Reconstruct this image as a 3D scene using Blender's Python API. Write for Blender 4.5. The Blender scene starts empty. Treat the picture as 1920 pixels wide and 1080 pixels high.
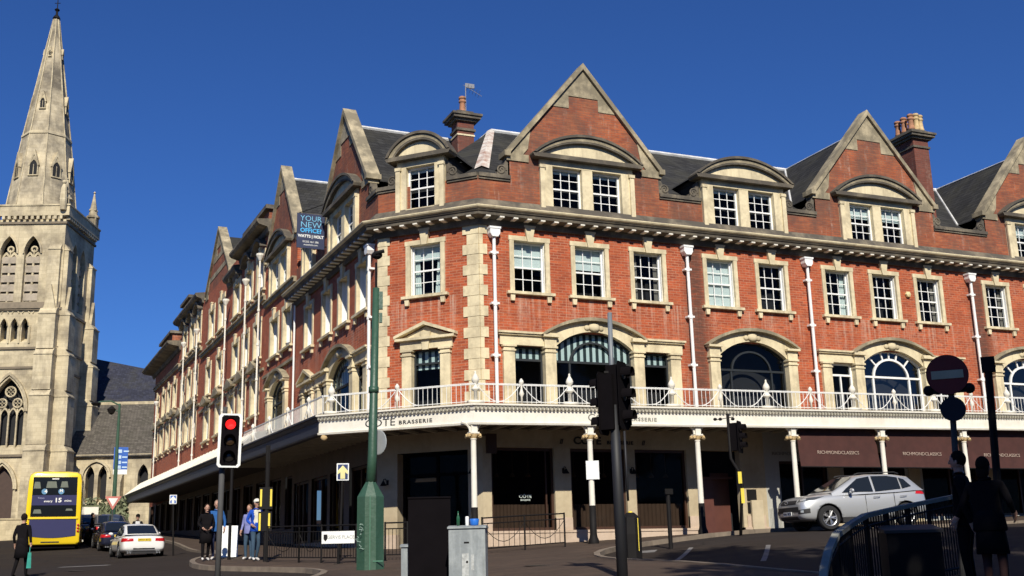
import bpy, bmesh, math, random
import numpy as np
from mathutils import Matrix, Vector
from mathutils.geometry import tessellate_polygon
random.seed(7)
SC = bpy.context.scene
COL = SC.collection
rad = math.radians

# ------------------------------------------------------------------ camera
F_PX, AZ, PITCH, ROLL = 2076.55, rad(66.8), rad(13.6165), rad(-1.4304)
_fw = np.array([math.cos(AZ)*math.cos(PITCH), math.sin(AZ)*math.cos(PITCH), math.sin(PITCH)])
_r0 = np.array([math.sin(AZ), -math.cos(AZ), 0.0]); _u0 = np.cross(_r0, _fw)
_rt = math.cos(ROLL)*_r0+math.sin(ROLL)*_u0; _up = -math.sin(ROLL)*_r0+math.cos(ROLL)*_u0
CAM = np.array([-13.7337, -34.9083, -0.2469])
cd = bpy.data.cameras.new('camera'); cam = bpy.data.objects.new('camera', cd); COL.objects.link(cam)
cd.sensor_width = 36.0; cd.lens = F_PX/1920*36.0; cd.clip_start = 0.1; cd.clip_end = 3000
M4 = Matrix.Identity(4)
for i in range(3):
    M4[i][0], M4[i][1], M4[i][2], M4[i][3] = _rt[i], _up[i], -_fw[i], CAM[i]
cam.matrix_world = M4
SC.camera = cam

# ------------------------------------------------------------------ light
SUN_EL, SUN_AZ = rad(36.5), rad(253)         # azimuth from +X, where the sun stands
w = bpy.data.worlds.new('World'); SC.world = w; w.use_nodes = True
nt = w.node_tree; nt.nodes.clear()
wo = nt.nodes.new('ShaderNodeOutputWorld'); bg = nt.nodes.new('ShaderNodeBackground')
sky = nt.nodes.new('ShaderNodeTexSky'); sky.sky_type = 'NISHITA'; sky.sun_disc = False
sky.sun_elevation = SUN_EL; sky.sun_rotation = math.pi/2-SUN_AZ
sky.air_density = 1.0; sky.dust_density = 0.5; sky.ozone_density = 3.5; sky.altitude = 600
tint = nt.nodes.new('ShaderNodeMix'); tint.data_type = 'RGBA'; tint.blend_type = 'MULTIPLY'
tint.inputs[0].default_value = 1.0; tint.inputs[7].default_value = (0.40, 0.74, 1.36, 1)
nt.links.new(sky.outputs[0], tint.inputs[6]); nt.links.new(tint.outputs[2], bg.inputs[0])
bg.inputs[1].default_value = 0.057
nt.links.new(bg.outputs[0], wo.inputs[0])
sl = bpy.data.lights.new('sun', 'SUN'); sl.energy = 4.6; sl.angle = rad(0.5); sl.color = (1.0, 0.93, 0.80)
so = bpy.data.objects.new('sun', sl); COL.objects.link(so)
_s = Vector((math.cos(SUN_AZ)*math.cos(SUN_EL), math.sin(SUN_AZ)*math.cos(SUN_EL), math.sin(SUN_EL)))
so.rotation_euler = _s.to_track_quat('Z', 'Y').to_euler(); so.location = _s*100
SC.view_settings.view_transform = 'Standard'; SC.view_settings.look = 'None'
SC.view_settings.gamma = 1.0; SC.view_settings.exposure = 0.30
SC.cycles.max_bounces = 6; SC.cycles.transparent_max_bounces = 12; SC.cycles.use_denoising = True
try: SC.render.film_transparent = False
except Exception: pass

# ------------------------------------------------------------------ placing
def ray(px, py): return _fw+_rt*(px-960)/F_PX+_up*(540-py)/F_PX
def at(px, py, d): return Vector(CAM+ray(px, py)*d)
RES = [(8.1, -7.5, .29), (-9.25, 18, -.30), (-7.6, -.6, -.05), (-8.7, 1, 0), (-6.1, -7.9, -.04), (2.4, 0, -.04), (11, 0, 0), (20, 0, 0), (-12.9, 28, -.05),
       (-4.3, -15.5, .15), (-4, 15, -.1), (-2.4, -23, .1), (-13.7, -35, -.02), (-10, -11.6, -.1), (-7, -15, -.12), (60, 0, 0), (-40, 20, 0), (0, 60, 0), (0, 100, 0), (30, -30, 0)]
def ground(x, y):
    z = 0.032*max(-60, min(45, x))+0.040*max(-70, min(100, y))
    W = 0; S = 0
    for (a, b, r) in RES:
        k = 1.0/(((x-a)**2+(y-b)**2)+1.5)**1.6; W += k; S += k*r
    return z+S/(W+0.00002)
def place(px, d):
    """point on the ground seen in column px at depth d"""
    py = 1060
    for _ in range(30):
        p = at(px, py, d); g = ground(p.x, p.y)
        py += (p.z-g)/d*F_PX
    p.z = g
    return p

def rowof(x, y, z):
    q = np.array([x, y, z])-CAM; return 540-F_PX*float(q@_up)/float(q@_fw)
def zat(px, py, d):
    """height at which an upright standing in column px at ground depth d crosses row py"""
    p = place(px, d); lo, hi = -5.0, 40.0
    for _ in range(40):
        m = (lo+hi)/2
        if rowof(p.x, p.y, m) > py: lo = m
        else: hi = m
    return lo
# ------------------------------------------------------------------ objects
def tag(o, label=None, cat=None, group=None, kind=None):
    if label: o['label'] = label
    if cat: o['category'] = cat
    if group: o['group'] = group
    if kind: o['kind'] = kind
    return o
def empty(name, loc=(0, 0, 0), rz=0.0, **k):
    o = bpy.data.objects.new(name, None); COL.objects.link(o); o.location = loc; o.rotation_euler = (0, 0, rz)
    o.empty_display_size = 0.2
    tag(o, **k); return o
class MB:
    def __init__(s): s.v = []; s.f = []
    def add(s, vs, fs):
        n = len(s.v); s.v += [tuple(a) for a in vs]; s.f += [tuple(i+n for i in f) for f in fs]
    def box(s, x0, x1, y0, y1, z0, z1):
        s.add([(x0, y0, z0), (x1, y0, z0), (x1, y1, z0), (x0, y1, z0), (x0, y0, z1), (x1, y0, z1), (x1, y1, z1), (x0, y1, z1)],
              [(0, 3, 2, 1), (4, 5, 6, 7), (0, 1, 5, 4), (1, 2, 6, 5), (2, 3, 7, 6), (3, 0, 4, 7)])
    def poly(s, pts): s.add(pts, [tuple(range(len(pts)))])
    def prism(s, pts, y0, y1):
        """polygon in xz pushed from y0 to y1"""
        n = len(pts); A = [(p[0], y0, p[1]) for p in pts]; B = [(p[0], y1, p[1]) for p in pts]
        tri = tessellate_polygon([[Vector((p[0], p[1], 0)) for p in pts]])
        F = [tuple(t) for t in tri]+[tuple(i+n for i in t[::-1]) for t in tri]
        F += [(i, (i+1) % n, (i+1) % n+n, i+n) for i in range(n)]
        s.add(A+B, F)
    def prismx(s, pts, x0, x1):
        """polygon in yz pushed from x0 to x1"""
        n = len(pts); A = [(x0, p[0], p[1]) for p in pts]; B = [(x1, p[0], p[1]) for p in pts]
        tri = tessellate_polygon([[Vector((p[0], p[1], 0)) for p in pts]])
        F = [tuple(t) for t in tri]+[tuple(i+n for i in t[::-1]) for t in tri]
        F += [(i, (i+1) % n, (i+1) % n+n, i+n) for i in range(n)]
        s.add(A+B, F)
    def prismz(s, pts, z0, z1):
        n = len(pts); A = [(p[0], p[1], z0) for p in pts]; B = [(p[0], p[1], z1) for p in pts]
        tri = tessellate_polygon([[Vector((p[0], p[1], 0)) for p in pts]])
        F = [tuple(t) for t in tri]+[tuple(i+n for i in t[::-1]) for t in tri]
        F += [(i, (i+1) % n, (i+1) % n+n, i+n) for i in range(n)]
        s.add(A+B, F)
    def tube(s, pts, r, n=8, cap=True):
        P = [Vector(p) for p in pts]; R = r if isinstance(r, (list, tuple)) else [r]*len(P)
        rings = []; ref = None
        for i, p in enumerate(P):
            d = (P[min(i+1, len(P)-1)]-P[max(i-1, 0)]).normalized()
            if ref is None: ref = Vector((0, 0, 1)) if abs(d.z) < .9 else Vector((1, 0, 0))
            a = d.cross(ref).normalized(); b = a.cross(d).normalized(); ref = b
            rings.append([p+a*R[i]*math.cos(t)+b*R[i]*math.sin(t) for t in [2*math.pi*k/n for k in range(n)]])
        V = [q for rg in rings for q in rg]; F = []
        for i in range(len(P)-1):
            for k in range(n):
                F.append((i*n+k, i*n+(k+1) % n, (i+1)*n+(k+1) % n, (i+1)*n+k))
        if cap: F += [tuple(range(n))[::-1], tuple((len(P)-1)*n+k for k in range(n))]
        s.add(V, F)
    def lathe(s, prof, c=(0, 0, 0), n=12, ph=0.0):
        V = []; F = []
        for (r, z) in prof:
            V += [(c[0]+r*math.cos(ph+2*math.pi*k/n), c[1]+r*math.sin(ph+2*math.pi*k/n), c[2]+z) for k in range(n)]
        for i in range(len(prof)-1):
            for k in range(n): F.append((i*n+k, i*n+(k+1) % n, (i+1)*n+(k+1) % n, (i+1)*n+k))
        F += [tuple(range(n))[::-1], tuple((len(prof)-1)*n+k for k in range(n))]
        s.add(V, F)
    def ball(s, c, r, sc=(1, 1, 1), n=10, m=6):
        V = [(c[0], c[1], c[2]-r*sc[2])]; F = []
        for i in range(1, m):
            a = -math.pi/2+math.pi*i/m
            V += [(c[0]+r*sc[0]*math.cos(a)*math.cos(2*math.pi*k/n), c[1]+r*sc[1]*math.cos(a)*math.sin(2*math.pi*k/n), c[2]+r*sc[2]*math.sin(a)) for k in range(n)]
        V.append((c[0], c[1], c[2]+r*sc[2]))
        for k in range(n):
            F.append((0, 1+(k+1) % n, 1+k)); F.append((len(V)-1, 1+(m-2)*n+k, 1+(m-2)*n+(k+1) % n))
        for i in range(m-2):
            for k in range(n): F.append((1+i*n+k, 1+i*n+(k+1) % n, 1+(i+1)*n+(k+1) % n, 1+(i+1)*n+k))
        s.add(V, F)
    def mesh(s, name, mat=None, smooth=False, fix=True):
        me = bpy.data.meshes.new(name); me.from_pydata(s.v, [], s.f)
        if fix:
            bm = bmesh.new(); bm.from_mesh(me); bmesh.ops.recalc_face_normals(bm, faces=bm.faces); bm.to_mesh(me); bm.free()
        if mat: me.materials.append(mat)
        if smooth: me.polygons.foreach_set('use_smooth', [True]*len(me.polygons))
        me.update(); return me
    def build(s, name, mat=None, parent=None, mx=None, smooth=False, fix=True):
        o = bpy.data.objects.new(name, s.mesh(name, mat, smooth, fix)); COL.objects.link(o)
        if parent is not None: o.parent = parent
        if mx is not None: o.matrix_local = mx
        return o
def build_each(pieces, name, mat, parent, mx=None, smooth=False):
    for m in pieces: m.build(name, mat, parent, mx, smooth)
def copy_tree(o, parent=None):
    c = o.copy(); COL.objects.link(c)
    if parent is not None: c.parent = parent
    for ch in list(o.children): copy_tree(ch, c)
    return c
def text(name, body, size, mx, mat, parent=None, align='CENTER', extr=0.006, bold=0.0, sx=1.0, space=1.0):
    cu = bpy.data.curves.new(name, 'FONT'); cu.body = body; cu.size = size; cu.align_x = align; cu.align_y = 'CENTER'
    cu.extrude = extr; cu.offset = bold; cu.resolution_u = 3; cu.space_character = space
    t = bpy.data.objects.new(name, cu); COL.objects.link(t)
    bpy.context.view_layer.update()
    me = bpy.data.meshes.new_from_object(t.evaluated_get(bpy.context.evaluated_depsgraph_get()))
    bpy.data.objects.remove(t); me.name = name
    for v in me.vertices: v.co.x *= sx
    me.materials.clear(); me.materials.append(mat)
    o = bpy.data.objects.new(name, me); COL.objects.link(o)
    if parent is not None: o.parent = parent
    o.matrix_local = mx
    return o
def wallmx(x, y, z):
    """text frame: letters stand on a wall facing local -y"""
    return Matrix.Translation((x, y, z)) @ Matrix.Rotation(rad(90), 4, 'X')

# ------------------------------------------------------------------ materials
class NT:
    def __init__(s, name):
        s.m = bpy.data.materials.new(name); s.m.use_nodes = True; s.t = s.m.node_tree
        s.b = s.t.nodes['Principled BSDF']; s.o = s.t.nodes['Material Output']
    def n(s, typ, **k):
        a = s.t.nodes.new(typ)
        for q, v in k.items(): setattr(a, q, v)
        return a
    def l(s, a, b): s.t.links.new(a, b)
    def val(s, sock, v): sock.default_value = v
    def coord(s, sc=(1, 1, 1), rot=(0, 0, 0)):
        tc = s.n('ShaderNodeTexCoord'); mp = s.n('ShaderNodeMapping'); s.l(tc.outputs['Object'], mp.inputs[0])
        mp.inputs['Scale'].default_value = sc; mp.inputs['Rotation'].default_value = rot; return mp.outputs[0]
    def noise(s, co, scale, detail=4, rough=.55):
        a = s.n('ShaderNodeTexNoise'); a.inputs['Scale'].default_value = scale; a.inputs['Detail'].default_value = detail
        a.inputs['Roughness'].default_value = rough
        if co is not None: s.l(co, a.inputs['Vector'])
        return a.outputs['Fac']
    def ramp(s, fac, stops):
        a = s.n('ShaderNodeValToRGB'); s.l(fac, a.inputs[0]); e = a.color_ramp.elements
        while len(e) < len(stops): e.new(.5)
        for i, (p, c) in enumerate(stops):
            e[i].position = p; e[i].color = (c, c, c, 1) if isinstance(c, (int, float)) else (*c, 1)
        return a.outputs[0]
    def mix(s, fac, a, b, mode='MIX'):
        m = s.n('ShaderNodeMix'); m.data_type = 'RGBA'; m.blend_type = mode
        for sock, v in ((m.inputs[0], fac), (m.inputs[6], a), (m.inputs[7], b)):
            if isinstance(v, (int, float)): sock.default_value = v
            elif isinstance(v, tuple): sock.default_value = (*v, 1)
            else: s.l(v, sock)
        return m.outputs[2]
    def bump(s, h, strength=.3, dist=.02):
        b = s.n('ShaderNodeBump'); b.inputs['Strength'].default_value = strength; b.inputs['Distance'].default_value = dist
        s.l(h, b.inputs['Height']); s.l(b.outputs[0], s.b.inputs['Normal'])
    def color(s, c):
        if isinstance(c, tuple): s.b.inputs['Base Color'].default_value = (*c, 1)
        else: s.l(c, s.b.inputs['Base Color'])
    def rough(s, r): s.b.inputs['Roughness'].default_value = r
def simple(name, c, r=.6, metal=0.0, var=.15, scale=3.0, spec=None, coat=0.0):
    t = NT(name); co = t.coord(); f = t.ramp(t.noise(co, scale, 5), [(.3, 1-var), (.7, 1+var*.6)])
    t.color(t.mix(1.0, c, f, 'MULTIPLY')); t.rough(r); t.b.inputs['Metallic'].default_value = metal
    if spec is not None: t.b.inputs['Specular IOR Level'].default_value = spec
    if coat: t.b.inputs['Coat Weight'].default_value = coat
    return t.m
def brickmat(name, c1, c2, mort, dark=0.0, pale=0.35, sill=False):
    t = NT(name); tc = t.n('ShaderNodeTexCoord'); sp = t.n('ShaderNodeSeparateXYZ'); t.l(tc.outputs['Object'], sp.inputs[0])
    ad = t.n('ShaderNodeMath', operation='ADD'); t.l(sp.outputs[0], ad.inputs[0]); t.l(sp.outputs[1], ad.inputs[1])
    cb = t.n('ShaderNodeCombineXYZ'); t.l(ad.outputs[0], cb.inputs[0]); t.l(sp.outputs[2], cb.inputs[1])
    br = t.n('ShaderNodeTexBrick'); t.l(cb.outputs[0], br.inputs['Vector'])
    for k, v in (('Scale', 1.0), ('Mortar Size', .012), ('Brick Width', .29), ('Row Height', .098), ('Bias', -.1), ('Mortar Smooth', .3)): br.inputs[k].default_value = v
    br.inputs['Color1'].default_value = (*c1, 1); br.inputs['Color2'].default_value = (*c2, 1); br.inputs['Mortar'].default_value = (*mort, 1)
    big = t.noise(tc.outputs['Object'], .7, 7, .68)
    c = t.mix(t.ramp(big, [(.42, 0.0), (.66, .65)]), br.outputs[0], tuple(x*.55 for x in c1))
    mid = t.noise(t.coord((.9, .9, 7.0)), 1.6, 6, .72)
    c = t.mix(t.ramp(mid, [(.46, 0.0), (.66, .6)]), c, (c1[0]*1.2, c1[1]*1.75, c1[2]*1.9))
    mid2 = t.noise(t.coord((1.4, 1.4, 9.0)), 2.3, 5, .7)
    c = t.mix(t.ramp(mid2, [(.50, 0.0), (.68, .6)]), c, tuple(x*.45 for x in c1))
    st = t.noise(t.coord((2.2, 2.2, .28)), 1.5, 4, .7)
    st2 = t.noise(t.coord((7, 7, 7)), 1.0, 4, .7)
    m = t.n('ShaderNodeMath', operation='MULTIPLY'); t.l(t.ramp(st, [(.56, 0.0), (.72, 1.0)]), m.inputs[0]); t.l(t.ramp(st2, [(.4, 0.0), (.6, pale)]), m.inputs[1])
    c = t.mix(m.outputs[0], c, (.50, .36, .28))
    if sill:   # lime runs washed out below the second floor sills
        mr = t.n('ShaderNodeMapRange'); t.l(sp.outputs[2], mr.inputs[0]); mr.inputs[1].default_value = 6.9; mr.inputs[2].default_value = 8.5
        m2 = t.n('ShaderNodeMath', operation='LESS_THAN'); t.l(sp.outputs[2], m2.inputs[0]); m2.inputs[1].default_value = 8.75
        s3 = t.noise(t.coord((3.2, 3.2, .12)), 1.7, 5, .75)
        q = t.n('ShaderNodeMath', operation='MULTIPLY'); t.l(mr.outputs[0], q.inputs[0]); t.l(m2.outputs[0], q.inputs[1])
        q2 = t.n('ShaderNodeMath', operation='MULTIPLY'); t.l(q.outputs[0], q2.inputs[0]); t.l(t.ramp(s3, [(.50, 0.0), (.66, .75)]), q2.inputs[1])
        q3 = t.n('ShaderNodeMath', operation='MULTIPLY'); t.l(q2.outputs[0], q3.inputs[0]); t.l(t.ramp(st2, [(.3, .25), (.6, 1.0)]), q3.inputs[1])
        c = t.mix(q3.outputs[0], c, (.55, .40, .30))
    if dark:
        dk = t.noise(t.coord((.8, .8, .5)), .8, 5, .7)
        c = t.mix(t.ramp(dk, [(.40, 0.0), (.62, dark)]), c, (.07, .05, .04))
    if sill:   # soot beside two of the downpipes
        for x0 in (8.85, 23.0):
            sb = t.n('ShaderNodeMath', operation='SUBTRACT'); t.l(sp.outputs[0], sb.inputs[0]); sb.inputs[1].default_value = x0
            ab = t.n('ShaderNodeMath', operation='ABSOLUTE'); t.l(sb.outputs[0], ab.inputs[0])
            k = t.n('ShaderNodeMath', operation='MULTIPLY'); t.l(t.ramp(ab.outputs[0], [(.15, 1.0), (.75, 0.0)]), k.inputs[0]); t.l(t.ramp(mid, [(.25, .1), (.55, .85)]), k.inputs[1])
            c = t.mix(k.outputs[0], c, (.055, .030, .022))
    t.color(c); t.rough(.9); t.bump(br.outputs['Fac'], .25, -.01)
    return t.m
def stonemat(name, c, stain=.5, stainc=(.10, .085, .06), block=None, sc=1.0, lo=.45, hi=.65):
    t = NT(name); co = t.coord()
    n1 = t.noise(co, 1.1*sc, 7, .65); n2 = t.noise(t.coord((3, 3, .6)), 1.3*sc, 5, .65); n3 = t.noise(co, 9*sc, 4)
    col = t.mix(t.ramp(n3, [(.3, .0), (.7, .35)]), c, tuple(x*.72 for x in c))
    col = t.mix(t.ramp(n1, [(lo, 0.0), (hi, stain)]), col, stainc)
    col = t.mix(t.ramp(n2, [(.50, 0.0), (.70, stain*.8)]), col, tuple(x*1.4 for x in stainc))
    if block:
        tc = t.n('ShaderNodeTexCoord'); sp = t.n('ShaderNodeSeparateXYZ'); t.l(tc.outputs['Object'], sp.inputs[0])
        ad = t.n('ShaderNodeMath', operation='ADD'); t.l(sp.outputs[0], ad.inputs[0]); t.l(sp.outputs[1], ad.inputs[1])
        cb = t.n('ShaderNodeCombineXYZ'); t.l(ad.outputs[0], cb.inputs[0]); t.l(sp.outputs[2], cb.inputs[1])
        br = t.n('ShaderNodeTexBrick'); t.l(cb.outputs[0], br.inputs['Vector'])
        for k, v in (('Scale', 1.0), ('Mortar Size', .02), ('Brick Width', block[0]), ('Row Height', block[1]), ('Mortar Smooth', .5)): br.inputs[k].default_value = v
        br.inputs['Color1'].default_value = (1, 1, 1, 1); br.inputs['Color2'].default_value = (.74, .72, .68, 1); br.inputs['Mortar'].default_value = (.6, .57, .52, 1)
        col = t.mix(.6, col, br.outputs[0], 'MULTIPLY')
    t.color(col); t.rough(.88); t.bump(n3, .35, .02)
    return t.m
def glassmat(name, tintc=(.35, .40, .45), refl=.10, rough=.03):
    t = NT(name); tr = t.n('ShaderNodeBsdfTransparent'); tr.inputs[0].default_value = (*tintc, 1)
    gl = t.n('ShaderNodeBsdfGlossy'); gl.inputs['Roughness'].default_value = rough; gl.inputs[0].default_value = (.9, .95, 1, 1)
    lw = t.n('ShaderNodeLayerWeight'); lw.inputs[0].default_value = .35
    f = t.ramp(lw.outputs['Fresnel'], [(0.0, refl*.5), (1.0, min(1, refl*6))])
    nz = t.noise(t.coord(), .9, 2); b = t.n('ShaderNodeBump'); b.inputs['Strength'].default_value = .06; b.inputs['Distance'].default_value = .05
    t.l(nz, b.inputs['Height']); t.l(b.outputs[0], gl.inputs['Normal'])
    mx = t.n('ShaderNodeMixShader'); t.l(f, mx.inputs[0]); t.l(tr.outputs[0], mx.inputs[1]); t.l(gl.outputs[0], mx.inputs[2])
    t.l(mx.outputs[0], t.o.inputs[0])
    return t.m
def slatemat(name, c=(.026, .026, .026)):
    t = NT(name); tc = t.n('ShaderNodeTexCoord'); sp = t.n('ShaderNodeSeparateXYZ'); t.l(tc.outputs['Object'], sp.inputs[0])
    ad = t.n('ShaderNodeMath', operation='ADD'); t.l(sp.outputs[0], ad.inputs[0]); t.l(sp.outputs[1], ad.inputs[1])
    cb = t.n('ShaderNodeCombineXYZ'); t.l(ad.outputs[0], cb.inputs[0]); t.l(sp.outputs[2], cb.inputs[1])
    br = t.n('ShaderNodeTexBrick'); t.l(cb.outputs[0], br.inputs['Vector'])
    for k, v in (('Scale', 1.0), ('Mortar Size', .012), ('Brick Width', .32), ('Row Height', .17)): br.inputs[k].default_value = v
    br.inputs['Color1'].default_value = (*c, 1); br.inputs['Color2'].default_value = (*[x*1.7 for x in c], 1); br.inputs['Mortar'].default_value = (.015, .015, .017, 1)
    n = t.noise(tc.outputs['Object'], .6, 6, .65)
    col = t.mix(t.ramp(n, [(.45, 0.0), (.75, .6)]), br.outputs[0], (.065, .062, .045))
    t.color(col); t.rough(.9); t.b.inputs['Specular IOR Level'].default_value = .15; t.bump(br.outputs['Fac'], .3, -.02); return t.m

B_R = brickmat('brick_red', (.45, .086, .028), (.22, .042, .017), (.42, .21, .13), pale=.5, sill=True)
B_TOP = brickmat('brick_weathered', (.40, .100, .036), (.22, .050, .023), (.20, .10, .07), dark=.62, pale=.8)
B_L = brickmat('brick_side_shaded', (.26, .060, .030), (.19, .045, .026), (.18, .09, .06), dark=.15, pale=.2)  # same red brick with the side's shade put into its colour, left unused
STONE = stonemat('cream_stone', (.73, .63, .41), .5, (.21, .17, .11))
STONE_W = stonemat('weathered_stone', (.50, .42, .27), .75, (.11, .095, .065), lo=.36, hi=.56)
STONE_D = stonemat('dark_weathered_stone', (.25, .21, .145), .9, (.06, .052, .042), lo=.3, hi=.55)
CHURCH = stonemat('church_stone', (.62, .53, .35), .7, (.17, .14, .10), block=(.9, .38), sc=.35)
CHURCH_D = stonemat('church_stone_spire', (.62, .53, .36), .95, (.14, .12, .09), block=(.8, .35), sc=.22, lo=.4, hi=.6)
WHITE = simple('white_paint', (.80, .80, .77), .45, var=.05)
WHITE_D = stonemat('aged_white_paint', (.78, .75, .66), .18, (.42, .34, .20), sc=.6)
CREAMP = stonemat('cream_painted_wall', (.50, .42, .28), .4, (.25, .19, .12), sc=.7)
PINKP = stonemat('pink_plinth', (.55, .43, .33), .4, (.30, .22, .15))
GREYP = stonemat('pale_grey_shopfront', (.42, .42, .38), .2, (.28, .27, .24))
DARKF = simple('dark_window_frame', (.014, .018, .021), .6)
BLACK = simple('black_metal', (.011, .010, .010), .65, spec=.15)
BLACKM = simple('matt_black', (.006, .005, .006), 1.0, spec=0.05)
BROWN = simple('brown_wood', (.05, .022, .012), .5)
AWN = simple('awning_cloth', (.055, .017, .013), .85, var=.2)
GLASS = glassmat('window_glass', (.78, .82, .84), .010)
SHOPGL = glassmat('shop_glass', (.60, .50, .44), .005)
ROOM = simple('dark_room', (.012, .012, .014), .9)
BLIND = simple('pale_blind', (.62, .70, .66), .8, var=.08)
STRIPE_T = NT('striped_blind'); _w = STRIPE_T.n('ShaderNodeTexWave'); _w.inputs['Scale'].default_value = 1.25; _w.inputs['Distortion'].default_value = 0.0
STRIPE_T.l(STRIPE_T.coord(), _w.inputs['Vector']); STRIPE_T.color(STRIPE_T.ramp(_w.outputs['Fac'], [(.45, (.02, .035, .035)), (.55, (.55, .68, .64))])); STRIPE = STRIPE_T.m
SLATE = slatemat('roof_slate'); SLATE2 = slatemat('church_slate', (.030, .032, .048))
LEAD = simple('white_ridge_flashing', (.62, .62, .60), .6, var=.35, scale=2)
RUST = stonemat('rusty_white_hip', (.62, .58, .52), .7, (.22, .08, .04), sc=1.6)
TERRA = simple('terracotta_pot', (.36, .17, .09), .8, var=.4, scale=6); BUFF = simple('buff_pot', (.55, .40, .20), .8, var=.35, scale=6)
NAVY = simple('navy_fascia', (.030, .034, .048), .5)
SOFFIT = simple('timber_soffit', (.05, .042, .034), .8); SLAT = simple('pale_slat', (.42, .38, .28), .7)
# ground surfaces
t = NT('asphalt'); co = t.coord(); g1 = t.noise(co, 60, 3); g2 = t.noise(co, .35, 6, .6)
c = t.mix(t.ramp(g1, [(.35, 0.0), (.75, .8)]), (.021, .016, .013), (.050, .038, .031)); c = t.mix(t.ramp(g2, [(.4, 0.0), (.65, .5)]), c, (.034, .027, .025))
vc = t.n('ShaderNodeTexVoronoi'); vc.inputs['Scale'].default_value = .16; vc.distance = 'CHEBYCHEV'; t.l(co, vc.inputs['Vector'])
c = t.mix(t.ramp(vc.outputs['Color'], [(.55, 0.0), (.60, .35)]), c, (.028, .025, .025))
g3 = t.noise(t.coord((.25, 3.0, 1)), .8, 5, .7); c = t.mix(t.ramp(g3, [(.50, 0.0), (.68, .4)]), c, (.075, .06, .048))
cr = t.n('ShaderNodeTexVoronoi', feature='DISTANCE_TO_EDGE'); cr.inputs['Scale'].default_value = .22; t.l(co, cr.inputs['Vector'])
c = t.mix(t.ramp(cr.outputs['Distance'], [(.0, .7), (.012, 0.0)]), c, (.018, .015, .014))
t.color(c); t.rough(.93); t.b.inputs['Specular IOR Level'].default_value = .15; t.bump(g1, .3, .01); ASPH = t.m
t = NT('paving'); tc = t.n('ShaderNodeTexCoord'); br = t.n('ShaderNodeTexBrick'); t.l(tc.outputs['Object'], br.inputs['Vector'])
for k, v in (('Scale', 1.0), ('Mortar Size', .012), ('Brick Width', .6), ('Row Height', .45)): br.inputs[k].default_value = v
br.inputs['Color1'].default_value = (.092, .064, .047, 1); br.inputs['Color2'].default_value = (.070, .048, .036, 1); br.inputs['Mortar'].default_value = (.045, .035, .03, 1)
c = t.mix(t.ramp(t.noise(t.coord(), .8, 6, .65), [(.4, 0.0), (.65, .6)]), br.outputs[0], (.06, .045, .036)); t.color(c); t.rough(.9); t.b.inputs['Specular IOR Level'].default_value = .2; PAVE = t.m
KERB = simple('kerb_stone', (.20, .16, .12), .85, var=.3); PAINT = simple('road_paint', (.20, .19, .18), .8, var=.4, scale=6)
# ================================================================== ground and setting
def ground_sheet(name, poly, dz, mat, step=2.0, skirt=0.0, kind='structure', parent=None):
    bm = bmesh.new(); vs = [bm.verts.new((p[0], p[1], 0)) for p in poly]; bm.faces.new(vs)
    xs = [p[0] for p in poly]; ys = [p[1] for p in poly]
    for ax, lo, hi in ((0, min(xs), max(xs)), (1, min(ys), max(ys))):
        n = int((hi-lo)/step)
        for i in range(1, n+1):
            co = [0, 0, 0]; no = [0, 0, 0]; co[ax] = lo+(hi-lo)*i/(n+1); no[ax] = 1
            bmesh.ops.bisect_plane(bm, geom=bm.verts[:]+bm.edges[:]+bm.faces[:], plane_co=co, plane_no=no, dist=1e-5)
    bmesh.ops.triangulate(bm, faces=[f for f in bm.faces if len(f.verts) > 4])
    if skirt:
        ed = [e for e in bm.edges if e.is_boundary]
        r = bmesh.ops.extrude_edge_only(bm, edges=ed); low = {v for v in r['geom'] if isinstance(v, bmesh.types.BMVert)}
    else: low = set()
    for v in bm.verts: v.co.z = ground(v.co.x, v.co.y)+(dz-skirt if v in low else dz)
    for f in bm.faces:
        if f.normal.z < -.5: f.normal_flip()
    bm.normal_update()
    for f in bm.faces:
        if abs(f.normal.z) > .5 and f.normal.z < 0: f.normal_flip()
        f.smooth = abs(f.normal.z) > .5
    me = bpy.data.meshes.new(name); bm.to_mesh(me); bm.free(); me.materials.append(mat)
    o = bpy.data.objects.new(name, me); COL.objects.link(o)
    if kind: o['kind'] = kind
    if parent: o.parent = parent
    return o
ground_sheet('ground', [(-700, -200), (700, -200), (700, 900), (-700, 900)], -.03, ASPH, 25)
ground_sheet('road', [(-60, -60), (60, -60), (60, 110), (-60, 110)], 0, ASPH, 1.5)
KERBL = [(-6.6, 75), (-6.9, 12), (-7.9, 6), (-9.3, 1.5), (-9.4, -2.0), (-8.0, -4.8), (-7.2, -6.6), (-7.4, -9.0), (-10.6, -13.5), (-12.5, -18), (-12.5, -26), (-2.0, -26),
         (-1.6, -17), (-1.4, -11), (0.6, -7.0), (4.5, -4.9), (12, -4.6), (40, -4.6)]
def chaikin(P, n=2):
    for _ in range(n):
        Q = [P[0]]
        for a, b in zip(P[:-1], P[1:]): Q += [(a[0]*.75+b[0]*.25, a[1]*.75+b[1]*.25), (a[0]*.25+b[0]*.75, a[1]*.25+b[1]*.75)]
        P = Q+[P[-1]]
    return P
KERBL = [KERBL[0]]+chaikin(KERBL[1:], 2)
ground_sheet('pavement', KERBL+[(40, -.02), (0, -.02), (-2.86, 2.86), (-3.1, 75)], .11, PAVE, 1.5, .14)
kb = MB()
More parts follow.
